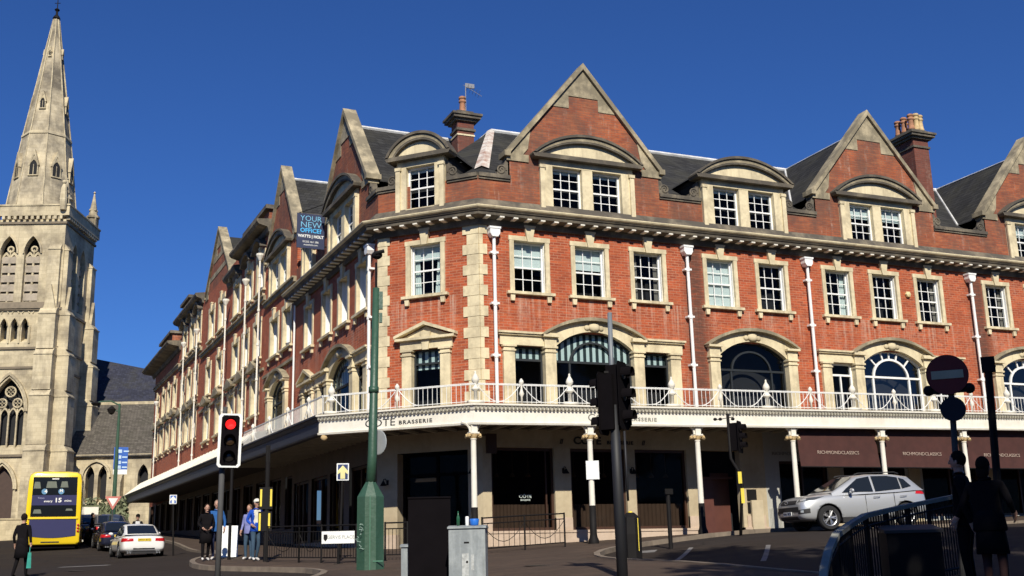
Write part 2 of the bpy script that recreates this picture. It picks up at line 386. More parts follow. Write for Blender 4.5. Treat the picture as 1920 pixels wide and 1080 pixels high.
for a, b in zip(KERBL[:-1], KERBL[1:]):
    A = Vector((a[0], a[1], 0)); B = Vector((b[0], b[1], 0)); L = (B-A).length; n = max(1, int(L/.95)); d = (B-A).normalized(); q = Vector((d.y, -d.x, 0))
    if q.dot(Vector((-8, -30, 0))-A) < 0 and a[1] < -10: pass
    for i in range(n):
        p = A.lerp(B, i/n)+d*.012; r = A.lerp(B, (i+1)/n)
        c4 = [p+q*.03, r+q*.03, r-q*.13, p-q*.13]
        z0, z1 = ground(p.x, p.y), ground(r.x, r.y); zz = [z0, z1, z1, z0]
        kb.add([(c.x, c.y, z-.1) for c, z in zip(c4, zz)]+[(c.x, c.y, z+.128) for c, z in zip(c4, zz)],
               [(0, 3, 2, 1), (4, 5, 6, 7), (0, 1, 5, 4), (1, 2, 6, 5), (2, 3, 7, 6), (3, 0, 4, 7)])
o = kb.build('kerb', KERB); o['kind'] = 'structure'
ground_sheet('pavement', [(-40, 110), (-40, -6), (-19.5, -6), (-16.6, 8), (-16.2, 110)], .11, PAVE, 2, .14)

# ================================================================== corner building
angC, angL = rad(-45.5), rad(-87.9)
dC = Vector((math.cos(angC), math.sin(angC), 0)); OL = -4.04*dC
MR = Matrix.Identity(4); MC = Matrix.Rotation(angC, 4, 'Z'); ML = Matrix.Translation(OL) @ Matrix.Rotation(angL, 4, 'Z')
def Tr(x, y, z): return Matrix.Translation((x, y, z))
def arc(cx, half, z0, rise, n=16, a=-1, b=1):
    R = (half*half+rise*rise)/(2*rise); zc = z0+rise-R; out = []
    th = math.asin(half/R)
    for i in range(n+1):
        t = a*th+(b-a)*th*i/n; out.append((cx+R*math.sin(t), zc+R*math.cos(t)))
    return out
def ring(mb, inner, outer, y0, y1):
    for i in range(len(inner)-1): mb.prism([inner[i], inner[i+1], outer[i+1], outer[i]], y0, y1)
def wall_cells(mb, x0, x1, z0, z1, holes, y=0.0):
    xs = sorted({x0, x1} | {h[k] for h in holes for k in (0, 1) if x0 < h[k] < x1})
    zs = sorted({z0, z1} | {h[k] for h in holes for k in (2, 3) if z0 < h[k] < z1})
    for i in range(len(xs)-1):
        j = 0
        while j < len(zs)-1:
            cx = (xs[i]+xs[i+1])/2
            def hit(jj):
                cz = (zs[jj]+zs[jj+1])/2
                return any(h[0] < cx < h[1] and h[2] < cz < h[3] for h in holes)
            if hit(j): j += 1; continue
            k = j
            while k+1 < len(zs)-1 and not hit(k+1): k += 1
            mb.poly([(xs[i], y, zs[j]), (xs[i+1], y, zs[j]), (xs[i+1], y, zs[k+1]), (xs[i], y, zs[k+1])]); j = k+1
def offpath(path, d):
    n = len(path); out = []
    for i in range(n):
        def nrm(a, b):
            v = (Vector(b)-Vector(a)).normalized(); return Vector((v.y, -v.x))
        if i == 0: m = nrm(path[0], path[1])
        elif i == n-1: m = nrm(path[-2], path[-1])
        else:
            a = nrm(path[i-1], path[i]); b = nrm(path[i], path[i+1]); m = (a+b)/(1+a.dot(b))
        out.append((path[i][0]+m.x*d, path[i][1]+m.y*d))
    return out
def sweep(mb, path, prof, zo=None):
    """closed profile (d, z) along a plan polyline, mitred"""
    V = []; n = len(prof)
    offs = [offpath(path, d) for d, z in prof]
    for i in range(len(path)):
        V += [(offs[k][i][0], offs[k][i][1], prof[k][1]+(zo[i] if zo else 0)) for k in range(n)]
    F = []
    for i in range(len(path)-1):
        for k in range(n): F.append((i*n+k, i*n+(k+1) % n, (i+1)*n+(k+1) % n, (i+1)*n+k))
    F += [tuple(range(n)), tuple((len(path)-1)*n+k for k in range(n))[::-1]]
    mb.add(V, F)

# ---- window prototypes; every one is window > sash_frame, pane, blind; local origin on the wall face
def sash(mb, x0, x1, z0, z1, y=.13, cols=3, rows=4, bw=.07, bar=.028):
    mb.box(x0, x0+bw, y, y+.09, z0, z1); mb.box(x1-bw, x1, y, y+.09, z0, z1)
    mb.box(x0+bw, x1-bw, y+.002, y+.088, z0, z0+bw*1.2); mb.box(x0+bw, x1-bw, y+.002, y+.088, z1-bw, z1)
    zm = (z0+z1)/2; mb.box(x0+bw, x1-bw, y+.01, y+.07, zm-.03, zm+.03)
    for i in range(1, cols):
        x = x0+bw+(x1-x0-2*bw)*i/cols; mb.box(x-bar/2, x+bar/2, y+.03, y+.06, z0+bw*1.2, z1-bw)
    for j in range(1, rows):
        if rows % 2 == 0 and j == rows//2: continue
        z = z0+bw*1.2+(z1-z0-2.2*bw)*j/rows; mb.box(x0+bw, x1-bw, y+.033, y+.057, z-bar/2, z+bar/2)
def pane(mb, x0, x1, z0, z1, y=.18): mb.poly([(x0, y, z0), (x1, y, z0), (x1, y, z1), (x0, y, z1)])
BLD = empty('corner_building', (0, 0, 0), label='red brick three storey corner building with cream stone dressings, gables and white iron canopy', cat='building')
NEAR_CTX = dict(p=BLD)
def mk_sash_window(w=1.22, curtain=0, ys=.17, h0=.10, h1=1.98, t=.17, depth=.30, key=True, sill=True, blind=0.0, cols=3, rows=4, name='window'):
    mb = MB(); a = w/2
    mb.box(-a-t, -a, -.05, depth, h0, h1); mb.box(a, a+t, -.05, depth, h0, h1); mb.box(-a-t-.03, a+t+.03, -.06, depth, h1, h1+t)
    if key:
        mb.prism([(-.10, h1-.03), (.10, h1-.03), (.19, h1+.50), (-.19, h1+.50)], -.13, -.0)
        mb.prism([(-.22, h1+.50), (.22, h1+.50), (.22, h1+.56), (-.22, h1+.56)], -.15, -.0)
    if sill:
        mb.box(-a-t-.14, a+t+.14, -.16, depth, 0, h0)
        for sx in (-1, 1): mb.prism([(sx*(a+t*.6)-.07, -.24), (sx*(a+t*.6)+.07, -.24), (sx*(a+t*.6)+.09, 0), (sx*(a+t*.6)-.09, 0)], -.11, -.0)
    o = mb.build(name, STONE, NEAR_CTX['p'])
    s = MB(); sash(s, -a, a, h0, h1, y=ys, cols=cols, rows=rows)
    for sx in (-1, 1): s.box(min(sx*a, sx*(a-.02)), max(sx*a, sx*(a-.02)), ys*.35, ys, h0, h1)
    s.build('sash_frame', WHITE, o)
    p = MB(); pane(p, -a+.03, a-.03, h0+.03, h1-.03, ys+.05); p.build('pane', GLASS, o)
    if blind:
        b = MB(); b.poly([(-a+.05, ys+.11, h1-.03-(h1-h0)*blind), (a-.05, ys+.11, h1-.03-(h1-h0)*blind), (a-.05, ys+.11, h1), (-a+.05, ys+.11, h1)]); b.build('blind', BLIND, o)
    if curtain:
        b = MB()
        for sx, w0 in ((-1, .26), (1, .16 if curtain == 1 else .34)):
            n_ = 6
            V = []
            for i in range(n_+1):
                t_ = i/n_; x_ = sx*(a-.05-w0*t_); V += [(x_, ys+.16+.03*(i % 2), h0+.05), (sx*(a-.05-w0*t_*(.55 if curtain == 2 else 1)), ys+.16+.03*(i % 2), h1-.02)]
            b.add(V, [(2*i, 2*i+2, 2*i+3, 2*i+1) for i in range(n_)])
        b.build('curtain', BLIND if curtain == 2 else bpy.data.materials.get('dull_curtain') or simple('dull_curtain', (.22, .20, .17), .9), o, fix=False)
    return o
_cache = {}
def put(key, fn, M):
    if key not in _cache:
        o = fn(); _cache[key] = o
    else: o = copy_tree(_cache[key], NEAR_CTX['p'])
    o.parent = NEAR_CTX['p']; o.matrix_local = M
    return o
def mk_dormer(n=2, blind=0.0):
    """window group in the attic: stone frame, entablature and curved hood; z=0 at local frame foot (11.95)"""
    mb = MB(); H = 1.95; half = 1.93 if n == 2 else .96
    ops = [(-1.43, -.22), (.22, 1.43)] if n == 2 else [(-.58, .58)]
    xs = [-half]+[v for o_ in ops for v in o_]+[half]
    for i in range(0, len(xs), 2): mb.box(xs[i], xs[i+1], -.08 if 0 < i < len(xs)-2 else -.10, .32, 0, 1.72)
    mb.box(-half, half, -.09, .32, 1.72, H)
    for (a, b) in ops: mb.box(a, b, -.14, .32, -.02, .10)
    for sx in (-1, 1):
        mb.box(sx*half-.16 if sx > 0 else -half-.02, sx*half+.02 if sx > 0 else -half+.16, -.17, -.10, 0, 1.6)
        mb.box(sx*half-.2 if sx > 0 else -half-.04, sx*half+.04 if sx > 0 else -half+.2, -.20, -.09, 1.6, 1.72)
    W = mb.build('dormer_window', STONE, NEAR_CTX['p'])
    hd = MB(); hw = half+.30; rise = .90 if n == 2 else .86
    hd.prism([(-hw, H), (hw, H), (hw+.06, H+.10), (hw+.06, H+.16), (-hw-.06, H+.16), (-hw-.06, H+.10)], -.34, .30)
    ring(hd, arc(0, hw-.06, H+.16, rise-.10, 20), arc(0, hw+.05, H+.16, rise, 20), -.38, .30)
    ring(hd, arc(0, hw-.30, H+.16, rise-.32, 20), arc(0, hw-.22, H+.16, rise-.25, 20), -.30, .28)
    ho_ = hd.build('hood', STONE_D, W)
    hm_ = MB(); ring(hm_, arc(0, hw-.22, H+.16, rise-.25, 20), arc(0, hw-.06, H+.16, rise-.10, 20), -.31, .28); hm_.build('hood_moulding', STONE_W, W)
    ty = MB(); a = arc(0, hw-.30, H+.16, rise-.32, 20); ty.prism(a, -.14, .25); ty.build('tympanum', STONE, W)
    s = MB(); p = MB()
    for (a, b) in ops:
        sash(s, a, b, .10, 1.72, y=.10, cols=3, rows=4, bw=.075); pane(p, a+.03, b-.03, .13, 1.69, y=.155)
    s.build('sash_frame', WHITE, W); p.build('pane', GLASS, W)
    if blind:
        b_ = MB()
        for (a, b) in ops: b_.poly([(a+.05, .22, 1.72-1.6*blind), (b-.05, .22, 1.72-1.6*blind), (b-.05, .22, 1.72), (a+.05, .22, 1.72)])
        b_.build('blind', BLIND, W)
    return W
def pilaster(mb, x0, x1, z0, z1, y=-.12):
    mb.box(x0, x1, y, .30, z0, z1-.22); mb.box(x0-.03, x1+.03, y-.04, .30, z1-.22, z1-.16); mb.box(x0+.01, x1-.01, y-.01, .30, z1-.16, z1-.07)
    mb.box(x0-.05, x1+.05, y-.06, .30, z1-.07, z1); mb.box(x0-.03, x1+.03, y-.03, .30, z0-.0, z0+.25)
def mk_arch(side=True, col='dark', striped=True, lo=4.6):
    """first floor composition; z is absolute height"""
    mb = MB()
    if side:
        for s in (-1, 1):
            a, b = sorted((s*3.12, s*3.55)); pilaster(mb, a, b, lo, 6.90)
            a, b = sorted((s*1.56, s*3.66)); mb.box(a, b, -.10, .30, 6.90, 7.24)
            a, b = sorted((s*1.50, s*3.76)); mb.box(a, b, -.24, .30, 7.30, 7.37); mb.box(a+.03, b-.03, -.18, .30, 7.24, 7.30)
    for s in (-1, 1):
        a, b = sorted((s*1.56, s*1.98)); pilaster(mb, a, b, lo, 6.90, -.16)
        mb.box(a-.02, b+.02, -.18, .30, 6.90, 7.22); mb.box(a-.09, b+.09, -.30, .30, 7.22, 7.30)
    ring(mb, arc(0, 1.56, 6.90, .62, 20), arc(0, 2.0, 7.30, .60, 20), -.10, .30)
    W = mb.build('arched_window', STONE, NEAR_CTX['p'])
    h = MB(); ring(h, arc(0, 2.02, 7.30, .60, 20), arc(0, 2.14, 7.30, .72, 20), -.30, .28); h.build('hood_mould', STONE_W, W)
    k = MB(); k.ball((0, -.13, 7.68), .16, (1.5, .6, 1.0)); 
    for s in (-1, 1): k.ball((s*.28, -.11, 7.66), .10, (1.2, .6, 1.0)); k.ball((s*.14, -.12, 7.80), .07, (1, .6, 1))
    k.build('carved_keystone', STONE, W, smooth=True)
    fr = MB(); fm = {'dark': DARKF, 'white': WHITE}[col]; bt = .07 if col == 'dark' else .085
    full = arc(0, 1.56, 6.90, .62, 24)
    inn = arc(0, 1.56-bt, 6.90-.02, .62-bt*.6, 24)
    ring(fr, inn, full, .10, .18)
    for s in (-1, 1): a, b = sorted((s*1.56, s*(1.56-bt))); fr.box(a, b, .10, .18, lo, 6.90)
    fr.box(-1.49, 1.49, .09, .17, 6.38, 6.46)
    for x in (-.92, .92): fr.box(x-bt*.5, x+bt*.5, .102, .178, lo, 6.38)
    hr = [(.84*math.cos(t), 6.42+.70*math.sin(t)) for t in [math.pi*i/16 for i in range(17)]]
    hs = [((.84+bt)*math.cos(t), 6.42+(.70+bt)*math.sin(t)) for t in [math.pi*i/16 for i in range(17)]]
    ring(fr, hr, hs, .085, .165)
    for t in (() if col == 'dark' else (rad(38), rad(68), rad(90), rad(112), rad(142))):
        c, s_ = math.cos(t), math.sin(t); x0, z0 = .88*c, 6.42+.74*s_
        L = 2.0
        # to the intrados
        R = (1.56**2+.62**2)/(1.24); zc = 7.52-R
        while (L*c)**2+(6.42+L*s_-zc)**2 > R*R: L -= .02
        x1, z1 = L*c, 6.42+L*s_; nx, nz = -s_*.03, c*.03
        fr.prism([(x0-nx, z0-nz), (x1-nx, z1-nz), (x1+nx, z1+nz), (x0+nx, z0+nz)], .11, .16)
    if side:
        for s in (-1, 1):
            a, b = sorted((s*1.98, s*3.12)); 
            fr.box(a, a+bt, .10, .18, lo, 6.90); fr.box(b-bt, b, .10, .18, lo, 6.90); fr.box(a+bt, b-bt, .102, .178, 6.82, 6.90); fr.box(a+bt, b-bt, .102, .178, 6.38, 6.46)
            if col == 'white': fr.box((a+b)/2-.03, (a+b)/2+.03, .105, .175, lo, 6.38)
    fr.build('window_frame', fm, W)
    p = MB(); q = [(x, .14, z) for x, z in arc(0, 1.54, 6.90, .60, 24)]; p.poly(q+[(1.54, .14, lo), (-1.54, .14, lo)])
    if side:
        for s in (-1, 1): a, b = sorted((s*1.99, s*3.11)); pane(p, a, b, lo, 6.88, .14)
    p.build('pane', GLASS, W, fix=False)
    if striped:
        b = MB(); b.poly([(x, .22, z) for x, z in arc(0, 1.54, 6.90, .60, 24)]+[(1.54, .22, 6.42), (-1.54, .22, 6.42)])
        if side:
            for s in (-1, 1): a_, b_ = sorted((s*1.99, s*3.11)); b.poly([(a_, .22, 6.45), (b_, .22, 6.45), (b_, .22, 6.88), (a_, .22, 6.88)])
        b.build('blind', STRIPE, W, fix=False)
    return W
def mk_pediment(lo=4.6, striped=True):
    mb = MB()
    for s in (-1, 1): a, b = sorted((s*.56, s*.94)); pilaster(mb, a, b, lo, 6.90)
    mb.box(-1.02, 1.02, -.10, .30, 6.90, 7.22); mb.box(-1.16, 1.16, -.26, .30, 7.22, 7.31)
    mb.prism([(-1.0, 7.31), (1.0, 7.31), (0, 7.70)], -.08, .2)
    mb.prism([(-.11, 6.86), (.11, 6.86), (.2, 7.50), (-.2, 7.50)], -.16, -.09)
    for s in (-1, 1): mb.prism([(s*1.20, 7.31), (s*1.20, 7.41), (0, 7.86), (0, 7.74)], -.27, .2)
    W = mb.build('pedimented_window', STONE, NEAR_CTX['p'])
    fr = MB()
    for s in (-1, 1): a, b = sorted((s*.56, s*.49)); fr.box(a, b, .10, .18, lo, 6.90)
    fr.box(-.49, .49, .10, .18, 6.83, 6.90); fr.box(-.49, .49, .10, .18, 6.36, 6.43)
    fr.build('window_frame', DARKF, W); p = MB(); pane(p, -.55, .55, lo, 6.88, .14); p.build('pane', GLASS, W, fix=False)
    if striped: b = MB(); b.poly([(-.55, .22, 6.2), (.55, .22, 6.2), (.55, .22, 6.88), (-.55, .22, 6.88)]); b.build('blind', STRIPE, W, fix=False)
    return W
def scroll(lst, x, y, z, s):
    mb = MB(); lst.append(mb); _scroll(mb, x, y, z, s)
def _scroll(mb, x, y, z, s):
    """console scroll leaning against a pier; s=+1 curls to the right of the pier"""
    mb.prism([(x, z), (x+s*.44, z), (x+s*.40, z+.18), (x+s*.22, z+.30), (x+s*.13, z+.50), (x+s*.08, z+.66), (x, z+.72)], y-.02, y+.26)
    pts = []
    for i in range(28):
        t = i/27*math.pi*3.2; r = .19*(1-i/34); pts.append((x+s*(.26-r*math.cos(t)), y-.02, z+.21+r*math.sin(t)))
    mb.tube(pts, .034, 6)
def gable(c, feet=14.0, peak=17.72, half=3.10, base=12.1, M=MR, brick=B_TOP, band=False):
    P = NEAR_CTX['p']
    g = MB(); g.prism([(c-half, feet), (c+half, feet), (c, peak)], 0, .34); g.build('gable_wall', brick, P, M)
    st = MB(); sl = math.atan2(peak-feet, half); w_ = .16
    nx, nz = math.sin(sl), math.cos(sl)
    for s in (-1, 1):
        A = (c+s*(half+.02), feet-.02); B = (c, peak+.02)
        st.prism([A, (A[0]+s*nx*w_, A[1]+nz*w_), (c, peak+w_/nz+.02), B], -.14, .42)
        st.prism([(A[0]-s*.05, A[1]), (A[0]-s*.55, A[1]+.02), (A[0]-s*.30-s*.45, A[1]+.27), (c+s*half*.72, feet+(peak-feet)*.28-.02)], -.045, .1)
        st.box(min(c+s*(half-.75), c+s*(half+.12)), max(c+s*(half-.75), c+s*(half+.12)), -.05, .38, feet-.28, feet+.0)
        st.box(min(c+s*(half+.0), c+s*(half+.24)), max(c+s*(half+.0), c+s*(half+.24)), -.16, .44, feet-.14, feet+.06)
    k = (peak-feet)/half
    def xa(z, o=.0): return (peak-z)/k-o
    st.prism([(c-xa(peak-1.12), peak-1.12), (c+xa(peak-1.12), peak-1.12), (c, peak)], -.03, .05)
    for s in (-1, 1):
        st.prism([(c+s*xa(peak-1.12), peak-1.12), (c+s*xa(peak-1.62), peak-1.62), (c+s*.62, peak-1.62), (c+s*.62, peak-1.12)], -.028, .05)
    if band:
        for z in (feet+.7, feet+1.7): st.box(c-xa(z+.35), c+xa(z+.35), -.026, .05, z, z+.32)
    st.build('gable_coping', STONE_W, P, M)
def downpipe(x, M, z0=4.45, z1=11.05, y=-.17, small=False):
    mb = MB()
    mb.prism([(x-.11, z1-.34), (x+.11, z1-.34), (x+.19, z1-.22), (x+.19, z1), (x-.19, z1), (x-.19, z1-.22)], y-.14, y+.14)
    mb.box(x-.22, x+.22, y-.16, y+.15, z1-.05, z1+.02)
    mb.tube([(x, y, z1-.3), (x, y, z0)], .062, 10)
    z = z1-.9
    while z > z0+.5:
        mb.box(x-.15, x+.15, y-.04, y+.16, z-.035, z+.035); mb.tube([(x, y, z-.08), (x, y, z+.08)], .08, 10); z -= 1.83
    return mb.build('downpipe', WHITE, NEAR_CTX['p'], M)
def quoins(mb, x, s, z0, z1, wl=.62, ws=.46, y=-.035, first=0):
    z = z0; i = first; h = .372
    while z+h <= z1+.01:
        w_ = wl if i % 2 == 0 else ws; a, b = sorted((x, x+s*w_)); pr = y if i % 2 == 0 else y+.012
        m1 = MB(); m1.box(a, b, pr, .05, z+.006, z+h-.006); mb.append(m1); z += h; i += 1

RL = 36.0
CR = [1.93, 4.35, 6.78, 9.97, 12.36, 15.57, 17.95, 20.30, 24.10, 26.55, 29.3, 31.7, 34.1]
gabR = [4.35, 17.92, 27.1]; dorR = [11.28, 33.6]
holes = [(c-.63, c+.63, 8.80, 10.78) for c in CR]
for c in gabR+dorR: holes += [(c-1.5, c-.16, 12.0, 13.75), (c+.16, c+1.5, 12.0, 13.75)]
arR = [(4.35, True, 'dark', True), (11.15, False, 'dark', False), (17.92, True, 'white', False), (25.3, False, 'white', False), (31.7, True, 'white', False)]
for c, s, k, b in arR:
    holes.append((c-1.56, c+1.56, 4.5, 7.45))
    if s: holes += [(c-3.12, c-1.98, 4.5, 6.88), (c+1.98, c+3.12, 4.5, 6.88)]
shop = [(.31, 2.65), (3.27, 5.45), (5.82, 7.95), (8.45, 10.25), (12.0, 14.2), (15.0, 18.0), (18.9, 21.9), (22.8, 25.6), (26.6, 29.5), (30.5, 34.5)]
gh = []
for i, (a, b) in enumerate(shop): gh.append((a, b, -.5 if i in (3, 4) else (.58 if i < 3 else .9), 3.36 if i != 4 else 3.0))
wl = MB(); wall_cells(wl, 0, RL, 4.4, 11.6, holes); wl.build('wall', B_R, BLD, MR)
wu = MB(); wall_cells(wu, 0, RL, 11.6, 13.0, holes)
for c in gabR: wall_cells(wu, c-3.1, c+3.1, 13.0, 14.0, holes)
wu.build('attic_wall', B_TOP, BLD, MR)
wg = MB(); wall_cells(wg, 0, 11.34, -.5, 4.4, gh)
for (a, b, z0, z1) in gh[:4]:
    wg.poly([(a, 0, z0), (a, .3, z0), (a, .3, z1), (a, 0, z1)]); wg.poly([(b, 0, z0), (b, .3, z0), (b, .3, z1), (b, 0, z1)]); wg.poly([(a, 0, z1), (b, 0, z1), (b, .3, z1), (a, .3, z1)])
wg.build('shopfront_wall', CREAMP, BLD, MR, fix=False)
wg = MB(); wall_cells(wg, 11.34, RL, -.5, 4.4, gh); wg.build('shopfront_wall', GREYP, BLD, MR, fix=False)
for i, c in enumerate(CR):
    b = {0: .50, 1: .42, 3: .97, 9: .3}.get(i, 0); cu = {2: 1, 5: 2, 7: 1, 8: 1}.get(i, 0); put('sw%.2f%d' % (b, cu), lambda: mk_sash_window(blind=b, curtain=cu), MR @ Tr(c, 0, 8.73))
for c in gabR: put('d2b' if c > 10 else 'd2', lambda: mk_dormer(2, .35 if c > 10 else .12), MR @ Tr(c, 0, 11.95)); gable(c)
for c in dorR: put('d2', lambda: mk_dormer(2), MR @ Tr(c, 0, 11.95))
for c, s, k, b in arR: put('ar%s%s%s' % (s, k, b), lambda: mk_arch(s, k, b), MR @ Tr(c, 0, 0))
for x in (.51, 8.42, 14.0, 22.55, 28.1): downpipe(x, MR)
# parapet coping, scrolls
def coping(a, b): m = MB(); m.box(a, b, -.10, .42, 12.98, 13.12); m.box(a, b, -.05, .36, 12.90, 12.979); cp.append(m)
cp = []; sc_ = []
segs = [(7.45, 9.3), (13.25, 14.8), (21.0, 24.0), (30.2, 31.6)]
for a, b in segs:
    coping(a, b)
    scroll(sc_, a+.02, .05, 13.12, 1); scroll(sc_, b-.02, .05, 13.12, -1)
coping(.02, 1.25); scroll(sc_, 1.2, .05, 13.12, -1)
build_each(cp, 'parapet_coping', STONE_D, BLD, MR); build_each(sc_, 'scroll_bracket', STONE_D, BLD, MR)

# chamfer
CLn = 4.04; ch = [(-2.74, -1.46, 8.80, 10.80), (-2.70, -1.50, 12.0, 13.8), (-2.62, -1.48, 4.5, 6.88)]
wl = MB(); wall_cells(wl, -CLn, 0, 4.4, 11.6, ch); wl.build('wall', B_R, BLD, MC)
wl = MB(); wall_cells(wl, -CLn, 0, 11.6, 13.0, ch); wl.build('attic_wall', B_TOP, BLD, MC)
wl = MB(); wall_cells(wl, -CLn, 0, -.5, 4.4, [(-3.24, -.55, -.5, 3.30)])
wl.poly([(-3.24, 0, -.5), (-3.24, .5, -.5), (-3.24, .5, 3.3), (-3.24, 0, 3.3)]); wl.poly([(-.55, 0, -.5), (-.55, .5, -.5), (-.55, .5, 3.3), (-.55, 0, 3.3)])
wl.build('shopfront_wall', CREAMP, BLD, MC, fix=False)
put('swC', lambda: mk_sash_window(blind=.28, curtain=2), MC @ Tr(-2.10, 0, 8.75))
put('d1', lambda: mk_dormer(1, .12), MC @ Tr(-2.25, 0, 12.0))
put('pedC', lambda: mk_pediment(), MC @ Tr(-2.06, 0, 0))
q = []; quoins(q, 0, -1, 4.9, 11.25); quoins(q, -CLn, 1, 4.9, 11.25, .50, .40); build_each(q, 'quoin', STONE, BLD, MC)
q = []; quoins(q, 0, 1, 4.9, 11.25, .30, .14); build_each(q, 'quoin', STONE, BLD, MR)
cp = []; sc_ = []
for a, b in ((-CLn, -3.25), (-1.2, 0)): coping(a, b)
scroll(sc_, -3.22, .05, 13.12, -1); scroll(sc_, -1.26, .05, 13.12, 1)
build_each(cp, 'parapet_coping', STONE_D, BLD, MC); build_each(sc_, 'scroll_bracket', STONE_D, BLD, MC)

# side towards the church
PL = 12.0
CL2 = [-1.87, -4.30, -6.72, -9.60]
hl = [(c-.63, c+.63, 8.80, 10.78) for c in CL2]+[(-5.8, -4.46, 12.0, 13.75), (-4.14, -2.8, 12.0, 13.75)]
hl += [(-4.5-1.56, -4.5+1.56, 4.5, 7.45), (-4.5-3.12, -4.5-1.98, 4.5, 6.88), (-4.5+1.98, -4.5+3.12, 4.5, 6.88), (-9.5-.57, -9.5+.57, 4.5, 6.88), (-10.2, -9.0, 12.0, 13.75)]
wl = MB(); wall_cells(wl, -PL, 0, 4.4, 11.6, hl); wl.build('wall', B_R, BLD, ML)
wl = MB(); wall_cells(wl, -PL, 0, 11.6, 13.0, hl); wall_cells(wl, -7.4, -1.2, 13.0, 14.0, hl); wl.box(-PL, -PL+.05, .01, 9, 4, 13); wall_cells(wl, -11.0, -8.2, 13.0, 13.9, hl)
wl.build('attic_wall', B_TOP, BLD, ML)
for c in CL2: put('swL', lambda: mk_sash_window(depth=.48, ys=.30), ML @ Tr(c, 0, 8.73))
put('d2', lambda: mk_dormer(2), ML @ Tr(-4.3, 0, 11.95)); gable(-4.3, M=ML)
put('d1x', lambda: mk_dormer(1), ML @ Tr(-9.6, 0, 11.95))
put('arTruedarkTrue', lambda: mk_arch(), ML @ Tr(-4.5, 0, 0)); put('pedC', lambda: mk_pediment(), ML @ Tr(-9.5, 0, 0))

downpipe(-.50, ML)
cp = []; sc_ = []
for a, b in ((-1.2, 0), (-8.3, -7.4)): coping(a, b)
scroll(sc_, -1.2, .05, 13.12, 1); scroll(sc_, -7.4, .05, 13.12, -1)
build_each(cp, 'parapet_coping', STONE_D, BLD, ML); build_each(sc_, 'scroll_bracket', STONE_D, BLD, ML)
m_ = MB(); m_.tube([(-11.75, -.12, 11.2), (-11.75, -.12, 4.8)], .045, 8); m_.build('downpipe', WHITE, BLD, ML)

# dark rooms behind the glass
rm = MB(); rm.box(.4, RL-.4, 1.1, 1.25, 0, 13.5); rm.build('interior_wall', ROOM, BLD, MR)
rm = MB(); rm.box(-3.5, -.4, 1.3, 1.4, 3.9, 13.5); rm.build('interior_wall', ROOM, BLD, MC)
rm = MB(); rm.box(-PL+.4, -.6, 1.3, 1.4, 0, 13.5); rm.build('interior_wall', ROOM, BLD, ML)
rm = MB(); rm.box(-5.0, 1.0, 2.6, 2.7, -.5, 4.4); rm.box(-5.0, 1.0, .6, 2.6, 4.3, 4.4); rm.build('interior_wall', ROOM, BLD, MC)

def lp(M, s, off=0.0): v = M @ Vector((s, off, 0)); return (v.x, v.y)
pathW = [lp(ML, -PL-.05), lp(ML, 0), (0, 0), (RL, 0)]
co_ = MB()
sweep(co_, pathW, [(-.02, 11.16), (.10, 11.16), (.12, 11.27), (.14, 11.38), (.50, 11.42), (.52, 11.53), (.56, 11.54), (.64, 11.66), (.64, 11.70), (.40, 11.79), (.30, 11.80), (.12, 12.10), (.06, 12.14), (-.02, 12.14)])
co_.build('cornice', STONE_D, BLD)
co_ = MB(); sweep(co_, pathW, [(.525, 11.555), (.66, 11.635), (.69, 11.68), (.69, 11.715), (.60, 11.72)]); co_.build('cornice_moulding', STONE, BLD)
for M, a, b in ((MR, .1, RL), (MC, -CLn+.1, -.1), (ML, -PL, -.1)):
    x = a
    while x < b:
        vs = [(x, -.145), (x+.17, -.145), (x+.17, -.50), (x, -.50)]
        A = [M @ Vector((u, v, 11.36)) for u, v in vs]; B = [M @ Vector((u, v, 11.41)) for u, v in vs]
        md = MB(); md.add([tuple(p) for p in A+B], [(0, 1, 2, 3), (4, 7, 6, 5), (0, 4, 5, 1), (1, 5, 6, 2), (2, 6, 7, 3), (3, 7, 4, 0)]); x += .528; md.build('modillion', WHITE_D, BLD)

# roofs
RZ = 17.2; AX = Vector((2.87, 5.7))
def rp(M, s, off, z): v = M @ Vector((s, off, 0)); return (v.x, v.y, z)
rf = MB(); e0 = 12.85
A0 = rp(ML, -PL, .35, e0); A1 = (offpath(pathW, -.35)[1]); A2 = offpath(pathW, -.35)[2]; A3 = (RL, .35, e0)
A1 = (*A1, e0); A2 = (*A2, e0); apex = (AX.x, AX.y, RZ); Lr = rp(ML, -PL, 5.7, RZ); Rr = (RL, 5.7, RZ)
rf.poly([A0, A1, apex, Lr]); rf.poly([A1, A2, apex]); rf.poly([A2, A3, Rr, apex])
back = (8.5, 11.2, e0); rf.poly([apex, Rr, (RL, 11.2, e0), back]); rf.poly([Lr, apex, back, rp(ML, -PL, 11.2, e0)])
def groof(c, M, yb, feet=13.9, peak=RZ+.02, half=3.0, y0=.3):
    V = [M @ Vector(p) for p in [(c-half, y0, feet), (c, y0, peak), (c+half, y0, feet), (c-half, yb, feet), (c, yb, peak), (c+half, yb, feet)]]
    rf.add([tuple(v) for v in V], [(0, 1, 4, 3), (1, 2, 5, 4), (0, 2, 1)])
for c in gabR: groof(c, MR, 5.75)
groof(-4.3, ML, 5.75)
